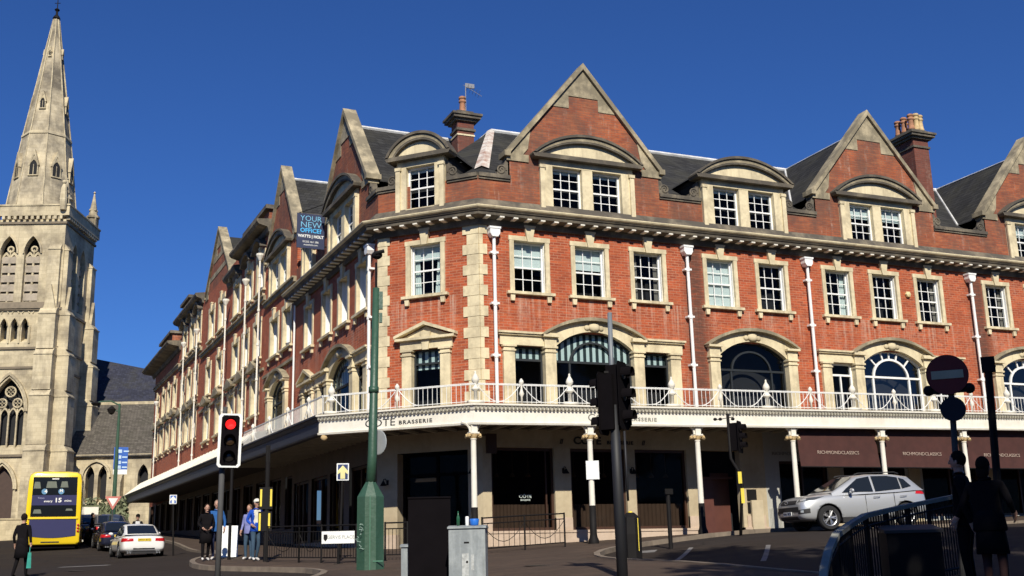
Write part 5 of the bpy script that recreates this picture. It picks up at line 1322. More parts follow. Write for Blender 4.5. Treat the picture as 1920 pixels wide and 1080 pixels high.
# --- saloon style cars
def saloon_extra(col, plate, detail=True):
    def ex(root, sy):
        for sg in (-1, 1):
            decal(root, 'rear_light', REDL, [(4.25, sg*.92, .66), (4.66, sg*.46, .70), (4.64, sg*.46, .81), (4.25, sg*.92, .82)], (-1, -sg*.8, 0), .008)
            m = MB(); m.ball((1.62, sg*.98, .98), .10, (.7, 1, .6)); m.build('door_mirror', col, root, smooth=True)
            m = MB(); m.add([(.05, sg*.50, .56), (.20, sg*.80, .60), (.45, sg*.86, .70), (.30, sg*.74, .74), (.06, sg*.50, .68)], [(0, 1, 2, 3, 4)]); m.build('headlight', HEADL, root, fix=False)
            e = MB(); 
            for y in (.52, .62): e.tube([(4.40, sg*y, .24), (4.60, sg*y, .24)], .035, 8)
            e.build('exhaust', ALLOY, root)
        p = bx_part(root, 'number_plate', simple('plate_yellow', (.72, .52, .05), .5) if 'plate_yellow' not in bpy.data.materials else bpy.data.materials['plate_yellow'], (4.60, 4.632, -.26, .26, .70, .81))
        text('plate_lettering', plate, .09, Matrix.Translation((4.635, 0, .755)) @ Matrix.Rotation(rad(90), 4, 'Z') @ Matrix.Rotation(rad(90), 4, 'X'), BLACKM, p, 'CENTER', .001)
        bx_part(root, 'rear_diffuser', PLASTIC, (4.42, 4.56, -.50, .50, .20, .27)); bx_part(root, 'bumper_slot', BLACKM, (4.55, 4.60, -.42, .42, .38, .43))
    return ex
S2 = [(.0, .30, .52, .54, .58), (.06, .24, .60, .63, .74), (.25, .20, .68, .72, .83), (.8, .18, .76, .82, .88), (1.3, .18, .80, .88, .89), (2.3, .18, .82, .84, .885), (3.3, .18, .86, .88, .90), (3.9, .20, .88, .92, .90), (4.35, .24, .87, .92, .87), (4.55, .30, .84, .89, .80), (4.62, .42, .76, .80, .70)]
G2 = [(1.25, .80, .87, .78, .72), (2.05, .82, 1.30, .84, .60), (2.6, .82, 1.37, .84, .60), (3.05, .84, 1.34, .83, .58), (3.95, .88, .95, .78, .66)]
SW2 = [[(1.55, .88), (2.08, 1.25), (2.60, 1.31), (2.60, .88)], [(2.66, .88), (2.66, 1.31), (3.05, 1.27), (3.5, 1.04), (3.55, .92)]]
def rear_car(px, d, heading, col, label, plate, scl=1.0, group=None):
    p = place(px, d); a = heading+math.pi      # local +x points to the tail
    rx = 4.6; o_ = Vector((p.x-rx*math.cos(a), p.y-rx*math.sin(a), 0))
    r = vehicle('parked_car', label, 'car', (o_.x, o_.y, ground(o_.x, o_.y)+.0), a, S2, G2, (0, 3), col, SW2, [(.85, .90), (3.62, .90)], .325, saloon_extra(col, plate), group=group, tilt=(0, gtilt(o_, a, 4.6)))
    r.scale = (scl, scl, scl); return r
rear_car(268, 46.5, rad(93), paint('white_paint_car', (.80, .80, .78)), 'white two door car with red tail lights and yellow plate seen from behind', 'HW07 BTO', 1.03)
rear_car(223, 53.5, rad(93), paint('navy_paint_car', (.012, .015, .035)), 'dark blue car parked just ahead of the white car', 'AE09 KLM', 1.0)
rear_car(206, 62.5, rad(93), paint('grey_paint_car', (.10, .10, .115), .4), 'dark grey estate car waiting in front of the dark blue car', 'GJ58 RTZ', 1.22)
rear_car(166, 67.0, rad(92), paint('black_paint_car', (.02, .02, .024)), 'black car in shadow beside the yellow bus', 'LK55 DFE', 1.25)

# --- double decker bus
YEL = paint('bus_yellow', (.86, .62, .02), 0, .4); BNAVY = simple('bus_navy', (.014, .016, .085), .7, var=.05); BGL = NT('bus_rear_glass'); BGL.color((.010, .012, .014)); BGL.rough(.12); BGL = BGL.m
p = place(95, 55.0)
BUS = empty('double_decker_bus', (p.x, p.y, p.z), rad(-3.0), label='yellow double decker bus seen from behind with dark rear window and navy panel', cat='bus')
W_, H_ = 1.30, 3.92
m = MB(); R_ = []
for y, wi, hi, lo in ((0, .93, .965, .34), (.05, .98, .985, .30), (.25, 1.0, 1.0, .28), (10.2, 1.0, 1.0, .28), (10.5, .95, .97, .34)):
    w_ = W_*wi; h_ = H_*hi
    half = [(w_*.9, lo), (w_, lo+.12), (w_, 1.2), (w_*.995, 2.2), (w_*.965, h_-.42), (w_*.92, h_-.16), (w_*.78, h_-.03), (w_*.4, h_)]
    R_.append([(-a, y, z) for a, z in half]+[(a, y, z) for a, z in half[::-1]])
loft(m, R_); b = m.build('body', YEL, BUS, smooth=True)
em = b.modifiers.new('e', 'EDGE_SPLIT'); em.split_angle = rad(40)
def bpanel(name, mat, x0, x1, z0, z1, y=-.02, th=.05, top=.97, parent=BUS, bow=0):
    m = MB(); n = 10; pts = [(x0+(x1-x0)*i/n, z0-bow*math.sin(math.pi*i/n)) for i in range(n+1)]+[(x1*top, z1), (x0*top, z1)]
    m.prism(pts, y, y+th); return m.build(name, mat, parent)
bpanel('rear_window', BGL, -1.06, 1.06, 1.66, 3.62, -.02)
bpanel('advert_panel', BNAVY, -1.04, 1.04, 2.22, 2.72, -.028, .01, 1.0)
bpanel('engine_cover', BNAVY, -1.10, 1.10, .72, 1.52, -.022, .05, .985, BUS, .10)
bpanel('ledge', YEL, -1.16, 1.16, 1.55, 1.63, -.06, .08, 1.0)
bpanel('lower_vent', PLASTIC, -.5, .35, .40, .45, -.03, .05, 1.0)
bpanel('destination_blind', WHITE, -.16, .16, 3.50, 3.55, -.03, .01, 1.0)
iw = MB()
for x0, x1, z0, z1 in ((-1.0, -.66, 3.05, 3.38), (-.42, .1, 3.08, 3.40), (.25, .62, 3.1, 3.4), (-.95, -.55, 1.82, 2.02), (.55, .9, 1.95, 2.05)): iw.prism([(x0, z0), (x1, z0), (x1-.06, z1), (x0+.05, z1)], -.026, -.02)
iw.build('far_window_view', simple('dim_greenish', (.13, .15, .12), .6), BUS)
for x, z, n_ in ((-.48, 2.9, 0), (.30, 2.9, 1)):
    c = MB(); c.lathe([(.14, 0), (.14, .006)], (0, 0, 0), 16); o = c.build('logo_disc', simple('sky_blue', (.10, .25, .42), .5) if 'sky_blue' not in bpy.data.materials else bpy.data.materials['sky_blue'], BUS, Tr(x, -.021, z) @ Matrix.Rotation(rad(90), 4, 'X'))
text('lettering', '4', .26, wallmx(-.42, -.034, 2.9), WHITE, BUS, 'CENTER', .003, .004, 1.1); text('lettering', 'M', .2, wallmx(.30, -.034, 2.93), WHITE, BUS, 'CENTER', .003, .004)
text('lettering', '15', .30, wallmx(.18, -.034, 2.46), WHITE, BUS, 'CENTER', .003, .008, 1.15); text('lettering', 'every', .15, wallmx(-.28, -.034, 2.42), WHITE, BUS, 'CENTER', .003, .002, 1.2); text('lettering', 'mins', .15, wallmx(.64, -.034, 2.44), WHITE, BUS, 'CENTER', .003, .002, 1.2)
text('lettering', 'Times', .13, wallmx(-.62, -.034, 2.58), simple('pale_violet', (.35, .35, .55), .6), BUS, 'CENTER', .003)
for sg in (-1, 1):
    for k, z in enumerate((.95, 1.1, 1.25)):
        m = MB(); m.lathe([(.055, 0), (.055, .03), (.02, .04)], (0, 0, 0), 10); m.build('rear_light', REDL, BUS, Tr(sg*1.19, -.02, z) @ Matrix.Rotation(rad(90), 4, 'X'))
    for y in (2.6, 8.6):
        m = MB(); m.tube([(sg*1.24, y, .5), (sg*.95, y, .5)], .5, 24); m.build('wheel', TYRE, BUS)
    for z0, z1 in ((1.25, 2.05), (2.75, 3.5)): m = MB(); m.box(min(sg*1.27, sg*1.302), max(sg*1.27, sg*1.302), .9, 9.9, z0, z1); m.build('side_window', BGL, BUS)
m = MB(); m.box(-1.1, 1.1, .2, .3, .12, .32); m.box(-1.15, 1.15, 0.4, 10, .25, .34); m.build('underside', BLACKM, BUS)
# ================================================================== street furniture
GREENP = stonemat('green_post_paint', (.030, .080, .048), .35, (.055, .11, .08), sc=1.2); GREENP.node_tree.nodes['Principled BSDF'].inputs['Roughness'].default_value = .45
GALV = stonemat('galvanised_grey', (.23, .255, .265), .5, (.36, .39, .39), sc=1.4); DGREY = simple('dark_grey_pole', (.075, .075, .075), .7, spec=.15)
BLUES = simple('sign_blue', (.02, .10, .42), .45); DBLUE = simple('sign_dark_blue', (.012, .03, .12), .45); SIGNW = simple('sign_white', (.78, .79, .76), .45); PALEY = simple('pale_yellow_arrow', (.72, .66, .30), .5)
YELP = simple('reflective_yellow', (.80, .62, .06), .5); PAPER = simple('white_paper', (.75, .77, .76), .8)
def down(px, py, d, top_py=None):
    """ground point under a pixel column and helper giving heights"""
    return place(px, d)
def facecam(p): return math.atan2(p.y-CAM[1], p.x-CAM[0])-math.pi/2      # rz so that local -y looks at the camera
def lean(p, px_t, py_t, d):
    q = at(px_t, py_t, d); return q

# tapered green post with camera
p = place(694, 26.5); fr_ = facecam(p)
POST = empty('lamp_post', tuple(p), fr_, label='tall tapered green metal post with wide octagonal base at the left of the entrance', cat='post')
zt = zat(704, 540, 26.5)-p.z; zs = zat(694, 932, 26.5)-p.z; zn = zat(696, 903, 26.5)-p.z; lx = .11
m = MB(); m.lathe([(.36, -.3), (.35, .05), (.345, zs), (.12, zn), (.11, zn+.02)], (0, 0, 0), 8, rad(22.5)); m.build('post_base', GREENP, POST)
m = MB(); m.box(.06, .30, -.335, -.325, .28, .31); m.box(-.02, .0, -.352, -.33, .0, zs); m.build('base_door_edge', simple('green_edge', (.05, .16, .10), .5), POST)
m = MB(); m.tube([(0, 0, zn-.05), (lx*.35, 0, zt*.4), (lx, 0, zt)], [.125, .115, .085], 14); m.tube([(lx*.55, 0, zt*.62), (lx*.56, 0, zt*.64)], .13, 14); m.build('pole', GREENP, POST, smooth=True)
m = MB(); m.box(lx+.07, lx+.17, -.06, .06, zt-.55, zt-.1); m.box(lx+.08, lx+.16, -.05, .05, zt-.9, zt-.65); m.build('junction_box', GREENP, POST)
zc = zat(706, 478, 26.5)-p.z
m = MB(); m.tube([(lx, 0, zt), (lx, 0, zc-.2)], .03, 8); m.ball((lx+.02, 0, zc), .14, (1, 1, .8)); m.tube([(lx-.02, -.12, zc+.02), (lx+.2, -.12, zc+.08)], .05, 8); m.build('camera_head', BLACK, POST)
m = MB(); rr = random.Random(5)
for k in range(9):
    q = [(-.25+rr.uniform(-.05, .05)+.05*math.sin(k), -.335, 1.15-.07*k) for _ in range(4)]
    m.tube([(a+rr.uniform(-.04, .04), b, c+rr.uniform(-.03, .03)) for a, b, c in q], .008, 4)
m.build('scratched_marks', simple('pale_scratch', (.30, .42, .36), .7), POST)
# round sign seen from behind / side, fixed behind the post
z0 = zat(714, 830, 26.8)-p.z
m = MB(); m.tube([(.20, .10, z0), (.215, .115, z0)], .30, 24); o = m.build('round_sign', simple('sign_back_grey', (.30, .32, .33), .5), None, Matrix.Translation(p) @ Matrix.Rotation(fr_+rad(0), 4, 'Z'))
o.data.transform(Matrix.Translation((-.2, -.1, -z0))); 
o.matrix_local = Matrix.Translation(p) @ Matrix.Rotation(fr_, 4, 'Z') @ Matrix.Translation((.17, .20, z0)) @ Matrix.Rotation(rad(-48), 4, 'Z') @ Matrix.Rotation(rad(0), 4, 'Y')
tag(o, 'grey back of a round sign fixed to the tapered green post', 'road sign')
_m = o.data
# turn disc so its axis is horizontal
_v = MB(); _v.lathe([(.29, 0), (.31, .01), (.29, .02)], (0, 0, 0), 28); _v.box(-.03, .03, -.2, .2, .02, .05)
nm = _v.mesh('round_sign', bpy.data.materials['sign_back_grey']); nm.transform(Matrix.Rotation(rad(-90), 4, 'X')); o.data = nm

# cabinets
def cabinet(px0, px1, d, py_top, label, dep=.45, mat=GALV, name='utility_cabinet', door=True):
    p = place((px0+px1)/2, d); w_ = (px1-px0)/F_PX*d; h = zat((px0+px1)/2, py_top, d)-p.z
    o = empty(name, tuple(p), facecam(p)-rad(6), label=label, cat='cabinet')
    m = MB(); m.box(-w_/2, w_/2, -dep/2, dep/2, -.3, h-.03); m.build('body', mat, o)
    m = MB(); m.prismx([(-dep/2-.03, h-.03), (dep/2+.03, h-.03), (dep/2+.03, h), (0, h+.03), (-dep/2-.03, h)], -w_/2-.02, w_/2+.02); m.build('lid', mat, o)
    if door:
        m = MB(); m.box(-w_/2+.04, w_/2-.04, -dep/2-.015, -dep/2, .05, h-.07); dd = m.build('door', mat, o)
        m = MB(); m.box(-.05, .04, -dep/2-.03, -dep/2-.015, h-.28, h-.26); m.tube([(0, -dep/2-.03, h*.5), (0, -dep/2-.015, h*.5)], .02, 8); m.build('handle', BLACK, dd)
        m = MB(); m.box(-.09, .03, -dep/2-.017, -dep/2-.0155, h*.30, h*.62); m.box(.07, .12, -dep/2-.017, -dep/2-.0155, h*.38, h*.60); m.build('torn_notice', simple('torn_paper', (.42, .44, .43), .8, var=.4, scale=14), dd)
    return o, p, h, w_
CAB, pc, hc, wc = cabinet(845, 914, 19.5, 988, 'grey galvanised utility cabinet with torn notice on its door, foreground centre')
_, _, _, _ = cabinet(754, 766, 20.5, 1023, 'narrow pale grey cabinet edge standing left of the black panel', .35, door=False)
# tall black panel
p = place(806, 20.2); w_ = .78; h = zat(806, 935, 20.2)-p.z
o = empty('advertising_panel', tuple(p), facecam(p), label='tall matt black freestanding panel between the narrow cabinet and the galvanised cabinet', cat='panel')
m = MB(); m.box(-w_/2, w_/2, -.10, .10, .0, h); m.build('panel', BLACKM, o); m = MB(); m.box(-w_/2-.01, w_/2+.01, -.12, .12, h, h+.03); m.box(-w_/2+.1, w_/2-.1, -.06, .06, -.3, 0); m.build('frame', BLACKM, o)
# things on the cabinet
R0 = Matrix.Translation(pc) @ Matrix.Rotation(facecam(pc)-rad(6), 4, 'Z')
def on_cab(name, prof, x, mat, label, cat, n=12, y=-.05):
    q = R0 @ Vector((x, y, hc+.018)); m = MB(); m.lathe(prof, (0, 0, 0), n); return tag(m.build(name, mat, None, Matrix.Translation(q), smooth=True), label, cat)
on_cab('bottle', [(.03, 0), (.032, .15), (.012, .20), (.012, .26)], -.17, simple('green_glass', (.02, .10, .05), .2), 'dark green bottle standing at the left on the galvanised cabinet', 'bottle')
on_cab('drinks_can', [(.028, 0), (.033, .01), (.033, .15), (.026, .165)], -.01, WHITE, 'white can standing upright on the galvanised cabinet', 'can')
on_cab('paper_cup', [(.06, 0), (.075, .02), (.085, .11), (.08, .12)], .12, simple('bright_blue', (.02, .16, .62), .5), 'bright blue tub on the galvanised cabinet beside the white can', 'tub')

# traffic signals
LENS_R = NT('red_light_lit'); LENS_R.color((.6, .01, .01)); LENS_R.b.inputs['Emission Color'].default_value = (1, .02, .02, 1); LENS_R.b.inputs['Emission Strength'].default_value = 1.1; LENS_R = LENS_R.m
LENS_D = simple('dark_lens', (.012, .010, .009), .3); AMB = simple('amber_lens', (.03, .016, .006), .35)
def head(root, mx, lit=None, border=True, w=.46, h=1.06, name='signal_head'):
    m = MB(); c = .05
    out = [(-w/2+c, 0), (w/2-c, 0), (w/2, c), (w/2, h-c), (w/2-c, h), (-w/2+c, h), (-w/2, h-c), (-w/2, c)]
    m.prism(out, 0, .012); m.box(-.15, .15, .012, .26, .08, h-.06)
    o = m.build(name, BLACKM, root, mx)
    if border:
        b = MB(); 
        inn = [(x*(1-.055/(w/2)) if True else x, .035+z*(1-.07/h)) for x, z in out]
        for i in range(8): j = (i+1) % 8; b.prism([out[i], out[j], inn[j], inn[i]], -.004, -.0005)
        b.build('white_border', SIGNW, o)
    for k, z in enumerate((h-.22, h/2-.0, .22)):
        l = MB(); l.lathe([(.105, 0), (.10, .02), (.05, .035), (.0, .04)], (0, 0, 0), 20); l.build('lens', (LENS_R if lit == k else (AMB if k == 1 else LENS_D)), o, Tr(0, -.005, z) @ Matrix.Rotation(rad(90), 4, 'X'))
        v = MB(); V = []; n = 12
        for i in range(n+1):
            t = rad(-20)+rad(220)*i/n; V += [(.125*math.cos(t), -.005, z+.125*math.sin(t)), (.115*math.cos(t), -.20, z+.115*math.sin(t))]
        v.add(V, [(2*i, 2*i+1, 2*i+3, 2*i+2) for i in range(n)]); v.build('hood', BLACKM, o, fix=False)
    return o
d = 22.0; p = place(406, d); fc = facecam(p)
SIG = empty('traffic_signal', tuple(p), fc, label='traffic light showing red on a grey pole with white bordered board', cat='traffic light')
zb = zat(419, 877, d)-p.z; ztp = zat(419, 776, d)-p.z; xo = (419-406)/F_PX*d
m = MB(); m.tube([(0, .12, -.4), (.02, .12, ztp-.1)], .057, 12); m.tube([(.02, .12, ztp-.1), (.04, .12, ztp+.16)], .05, 10); m.build('pole', DGREY, SIG, smooth=True)
head(SIG, Tr(xo, -.08, zb) @ Matrix.Rotation(rad(1), 4, 'Y'), 0, True, .47, ztp-zb)
m = MB(); m.box(-.02, .18, .06, .16, zb+.2, zb+.26); m.box(-.02, .18, .06, .16, ztp-.3, ztp-.24); m.build('bracket', BLACK, SIG)
# second signal, centre
d = 19.0; p = place(1168, d); fc = facecam(p)
SIG2 = empty('traffic_signal', tuple(p), fc, label='dark traffic signal with three heads on a tall grey pole', cat='traffic light')
def lz(px, py): return zat(px, py, d)-p.z
def lxp(px, py):
    q = at(px, py, d)-p; return q.x*math.cos(fc)+q.y*math.sin(fc)
m = MB(); m.tube([(lxp(1150, 790), 0, lz(1150, 790)), (lxp(1143, 587), 0, lz(1143, 587))], .042, 12); m.build('upper_pole', simple('grey_pole', (.16, .18, .20), .45), SIG2, smooth=True)
m = MB(); m.tube([(0, 0, -.3), (lxp(1158, 900), 0, lz(1158, 900)), (lxp(1151, 760), 0, lz(1151, 760))], [.10, .092, .08], 14); m.tube([(lxp(1171, 810), -.12, lz(1171, 810)), (lxp(1178, 940), -.1, lz(1178, 940))], .02, 8); m.build('pole', simple('blue_black_pole', (.014, .015, .018), .6), SIG2, smooth=True)
hh = lz(1132, 697)-lz(1132, 815)
head(SIG2, Tr(lxp(1132, 815), .1, lz(1132, 815)) @ Matrix.Rotation(rad(-115), 4, 'Z'), None, False, .40, hh)
head(SIG2, Tr(lxp(1173, 805), .05, lz(1173, 805)) @ Matrix.Rotation(rad(68), 4, 'Z') @ Matrix.Rotation(rad(-1), 4, 'Y'), None, False, .44, lz(1173, 678)-lz(1173, 805))
head(SIG2, Tr(lxp(1165, 800), .32, lz(1165, 800)) @ Matrix.Rotation(rad(160), 4, 'Z'), None, False, .42, hh*.95)
m = MB()
for py in (700, 790): m.box(lxp(1132, py), lxp(1180, py), -.03, .03, lz(1150, py), lz(1150, py)+.04)
m.build('bracket', BLACK, SIG2)
# third signal by the pale pier
d = 33.5; p = place(1386, d); fc = facecam(p)
SIG3 = empty('traffic_signal', tuple(p), fc, label='small dark traffic signal with cranked pole and yellow bands near the silver car nose', cat='traffic light')
m = MB(); m.tube([(lxp(1364, 776), 0, lz(1364, 776)), (lxp(1370, 860), 0, lz(1370, 860)), (lxp(1392, 895), 0, lz(1392, 895)), (lxp(1388, 1000), 0, -.1)], .05, 10); m.build('pole', BLACK, SIG3, smooth=True)
head(SIG3, Tr(lxp(1390, 850), .0, lz(1390, 850)) @ Matrix.Rotation(rad(72), 4, 'Z'), None, False, .45, lz(1385, 790)-lz(1390, 850))
m = MB(); 
for x in (1340, 1350, 1374): q = lxp(x, 786); m.ball((q, 0, lz(x, 786)), .06, (1, 1, .8))
m.tube([(lxp(1338, 788), 0, lz(1338, 788)), (lxp(1376, 782), 0, lz(1376, 782))], .012, 5); m.build('detector', BLACK, SIG3)
m = MB(); m.box(lxp(1386, 905)-.02, lxp(1386, 905)+.09, -.08, -.06, lz(1388, 907), lz(1388, 885)); m.box(lxp(1391, 930)-.02, lxp(1391, 930)+.08, -.08, -.06, lz(1390, 944), lz(1390, 916)); m.build('reflective_band', YELP, SIG3)
# black bin behind the centre signal
p = place(1186, 27); m = MB(); m.lathe([(.19, -.1), (.26, 0), (.27, .6), (.24, 1.0), (.10, 1.12)], (0, 0, 0), 8, rad(22.5))
b_ = empty('litter_bin', tuple(p), facecam(p), label='black litter bin with yellow edge right of the centre signal pole', cat='bin'); m.build('body', BLACK, b_)
m = MB(); m.box(.165, .18, -.22, -.205, .2, .98); m.build('edge_strip', YELP, b_); m = MB(); m.lathe([(.06, 1.1), (.05, 1.15), (.01, 1.16)], (0, 0, 0), 8); m.build('cap', YELP, b_)

def arrow_pts(s): return [(-.16*s, -.38*s), (.16*s, -.38*s), (.16*s, .02*s), (.36*s, -.12*s), (.36*s, .10*s), (0, .45*s), (-.36*s, .10*s), (-.36*s, -.12*s), (-.16*s, .02*s)]
def arrow_sign(px, py0, py1, d, wpx, label, col, acol, pole_px=None, rz=0):
    p = place(pole_px or px, d); fc = facecam(p)+rz; o = empty('road_sign', tuple(p), fc, label=label, cat='road sign')
    z0, z1 = zat(px, py1, d)-p.z, zat(px, py0, d)-p.z; w_ = wpx/F_PX*d/2; q = at(px, py0, d)-p; x0 = q.x*math.cos(fc)+q.y*math.sin(fc)
    m = MB(); m.tube([(0, 0, -.2), (x0, 0, z1)], .035, 8); m.build('pole', BLACK, o)
    m = MB(); m.box(x0-w_, x0+w_, -.06, -.05, z0, z1); pl_ = m.build('sign_plate', SIGNW, o)
    m = MB(); m.box(x0-w_+.03, x0+w_-.03, -.064, -.06, z0+.03, z1-.03); m.build('blue_field', col, pl_)
    s = (z1-z0)*.95; m = MB(); m.prism([(x0+a*.9, (z0+z1)/2-.02+b) for a, b in arrow_pts(s)], -.070, -.0645); m.build('arrow', acol, pl_)
    return o, p, fc
arrow_sign(643, 869, 901, 31, 23, 'dark blue ahead only sign with pale yellow arrow behind the railing at the corner', DBLUE, PALEY, 636)
arrow_sign(325, 928, 945, 47, 13, 'small blue sign with white arrow on the far pavement beyond the couple', BLUES, SIGNW, 325)
# yellow tabbed signal post near the man in the white cap
d = 32.5; p = place(497, d); o = empty('signal_post', tuple(p), facecam(p), label='slim black post with four yellow reflective tabs beside the man in white cap', cat='post')
m = MB(); zt = zat(498, 835, d)-p.z; m.tube([(0, 0, -.1), (0, 0, zt)], .07, 10); m.box(-.06, .06, -.05, .05, zt-.5, zt); m.build('pole', BLACK, o)
m = MB()
for z0, z1, x in ((1.25, 1.75, -.17), (1.25, 1.75, .12), (.55, 1.05, -.19), (.62, 1.05, .08)): z0 = z0+.45; z1 = z1+.45; m.box(x-.028, x+.028, -.10, -.08, z0, z1)
m.build('reflective_tab', YELP, o); m = MB()
m.box(-.23, .17, -.08, -.04, 1.62, 1.66+.6); m.box(-.24, .16, -.08, -.04, .98, 1.55); m.build('backing_board', BLACK, o)
d = 34; p = place(429, d); m = MB(); zt = zat(428, 872, d)-p.z; m.tube([(0, 0, -.1), (0, 0, zt)], .05, 8); m.box(-.10, .02, -.08, .0, 1.2, 1.6)
tag(m.build('signal_post', BLACK, None, Matrix.Translation(p)), 'slim plain black post just right of the red traffic light', 'post')
p = place(428, 36); o = empty('pavement_board', tuple(p), facecam(p), label='white folding pavement board behind the slim black post', cat='board')
m = MB(); m.prismx([(-.25, 0), (-.22, 0), (.0, 1.1), (-.03, 1.1)], -.28, .28); m.build('front_panel', SIGNW, o); m = MB(); m.prismx([(.25, 0), (.22, 0), (0.0, 1.08), (.03, 1.1)], -.28, .28); m.build('back_panel', SIGNW, o)

# street name plate on two posts
d = 29.5; p = place(634, d); fc = facecam(p); o = empty('street_name_sign', tuple(p), fc, label='white street name plate on dark posts in front of the corner railing', cat='street sign')
z0, z1 = lz(634, 1019), lz(634, 996); a, b = lxp(603, 1008), lxp(665, 1006)
m = MB(); m.box(a, b, -.05, -.03, z0, z1); pl_ = m.build('name_plate', SIGNW, o)
text('lettering', 'GERVIS PLACE', .125, Tr((a+b)/2+.07, -.053, (z0+z1)/2) @ Matrix.Rotation(rad(90), 4, 'X'), simple('faded_lettering', (.22, .24, .22), .7), pl_, 'CENTER', .001, 0, .92)
m = MB(); m.prism([(a+.05, z1-.08), (a+.15, z1-.08), (a+.15, z0+.12), (a+.10, z0+.06), (a+.05, z0+.12)], -.054, -.05); m.build('crest', BLACK, pl_)
m = MB(); m.tube([(0, 0, -.1), (0, 0, z1)], .035, 8); m.box(-.12, .12, -.12, .12, 0, .12); m.build('post', BLACK, o)

# guardrails
def guardrail(pts, label, h=1.0, bar=.11, group=None, mat=BLACK, post=True, swag=False, infill=True):
    """pts: plan points; a panelled pedestrian rail following the ground"""
    c = pts[0]; gz_ = ground(*c)+.11; o = empty('guardrail', (c[0], c[1], gz_), 0, label=label, cat='railing', group=group)
    fr = MB(); br_ = MB(); ps = MB()
    for A, B in zip(pts[:-1], pts[1:]):
        A = Vector((A[0], A[1], 0)); B = Vector((B[0], B[1], 0)); n = max(1, round((B-A).length/2.0))
        for i in range(n):
            p0 = A.lerp(B, i/n); p1 = A.lerp(B, (i+1)/n)
            p0.z = ground(p0.x, p0.y)+.11; p1.z = ground(p1.x, p1.y)+.11; base = Vector((c[0], c[1], gz_)); p0 -= base; p1 -= base; u = Vector((0, 0, 1))
            ps.tube([p0-u*.1, p0+u*(h+.03)], .028, 8)
            fr.tube([p0+u*h, p1+u*h], .024, 6); fr.tube([p0+u*(h-.16), p1+u*(h-.16)], .018, 6); fr.tube([p0+u*.14, p1+u*.14], .018, 6)
            if infill:
                k = int((p1-p0).length/bar)
                for j in range(1, k): q = p0.lerp(p1, j/k); br_.tube([q+u*.14, q+u*(h-.16)], .009, 4)
            if swag: fr.tube([p0.lerp(p1, t)+u*(h-.2-.5*math.sin(math.pi*t)) for t in [j/8 for j in range(9)]], .01, 4)
            if i == n-1: ps.tube([p1-u*.1, p1+u*(h+.03)], .028, 8)
    fr.build('rail', mat, o); ps.build('post', mat, o)
    if infill: br_.build('baluster', mat, o)
    return o
def gp(px, d): q = place(px, d); return (q.x, q.y)
guardrail([gp(500, 32.0), gp(560, 31.0), gp(602, 30.4)], 'black pedestrian guardrail in front of the side street shop windows', swag=True)
guardrail([gp(602, 30.3), gp(668, 29.5)], 'short black guardrail panel under the white street name plate')
guardrail([gp(722, 30.5), gp(764, 30.2)], 'black railing panel half hidden between green post and black panel', 1.0)
guardrail([gp(905, 31.5), gp(1060, 33.6)], 'low dark rail in front of the first shop window right of the entrance', 1.0, bar=.2, swag=True)
m = MB(); q = place(1258, 30); m.tube([(0, 0, -.1), (0, 0, 1.5)], .06, 8); m.box(-.12, .12, -.08, -.04, 1.45, 1.60)
tag(m.build('black_post', BLACK, None, Matrix.Translation(q)), 'short black post standing before the third shop window', 'post')
# paper notice tied to the second canopy column
q = at(1111, 877, 34.4); q.z = zat(1111, 877, 34.4); m = MB(); m.box(-.21, .21, -.012, 0, -.30, .30); tag(m.build('paper_notice', PAPER, None, Matrix.Translation((2.86, -2.34-.12, q.z)) @ Matrix.Rotation(facecam(q), 4, 'Z')), 'white paper notice tied round a canopy column left of the centre signal', 'notice')

# office board
bs = at(613, 404, 43.5); ob = empty('office_board', lp(ML, -7.0, 0)+(0,), angL, label='dark blue office letting board projecting from the attic wall of the side street', cat='sign')
z0, z1 = 12.60, 14.12
m = MB(); m.box(-.03, .03, -1.28, -.10, z0, z1); m.build('board', simple('board_navy', (.018, .028, .075), .5), ob)
m = MB(); m.box(-.02, .02, -.12, 0, z0+.1, z0+.16); m.box(-.02, .02, -.12, 0, z1-.16, z1-.1); m.tube([(0, -1.25, z1-.02), (.1, 0, z1+.55)], .02, 6); m.build('bracket', BLACK, ob)
CY = simple('sign_cyan', (.06, .42, .80), .5); CY2 = simple('sign_light_cyan', (.18, .50, .72), .5)
RB = Matrix.Rotation(rad(90), 4, 'Z') @ Matrix.Rotation(rad(90), 4, 'X')
for body, sz, zz, mt, bo_, sx in (('YOUR', .34, 13.90, CY2, -.004, 1.0), ('NEW', .36, 13.62, CY2, -.004, 1.1), ('OFFICE?', .26, 13.37, CY, .006, 1.0), ('WATTS | HOLT', .17, 13.12, SIGNW, .006, .95), ('01202 461 586', .12, 12.88, SIGNW, 0, .95), ('wattsholt.com', .11, 12.75, SIGNW, 0, .95)):
    text('lettering', body, sz, Tr(.034, -.69, zz) @ RB, mt, ob, 'CENTER', .002, bo_, sx)

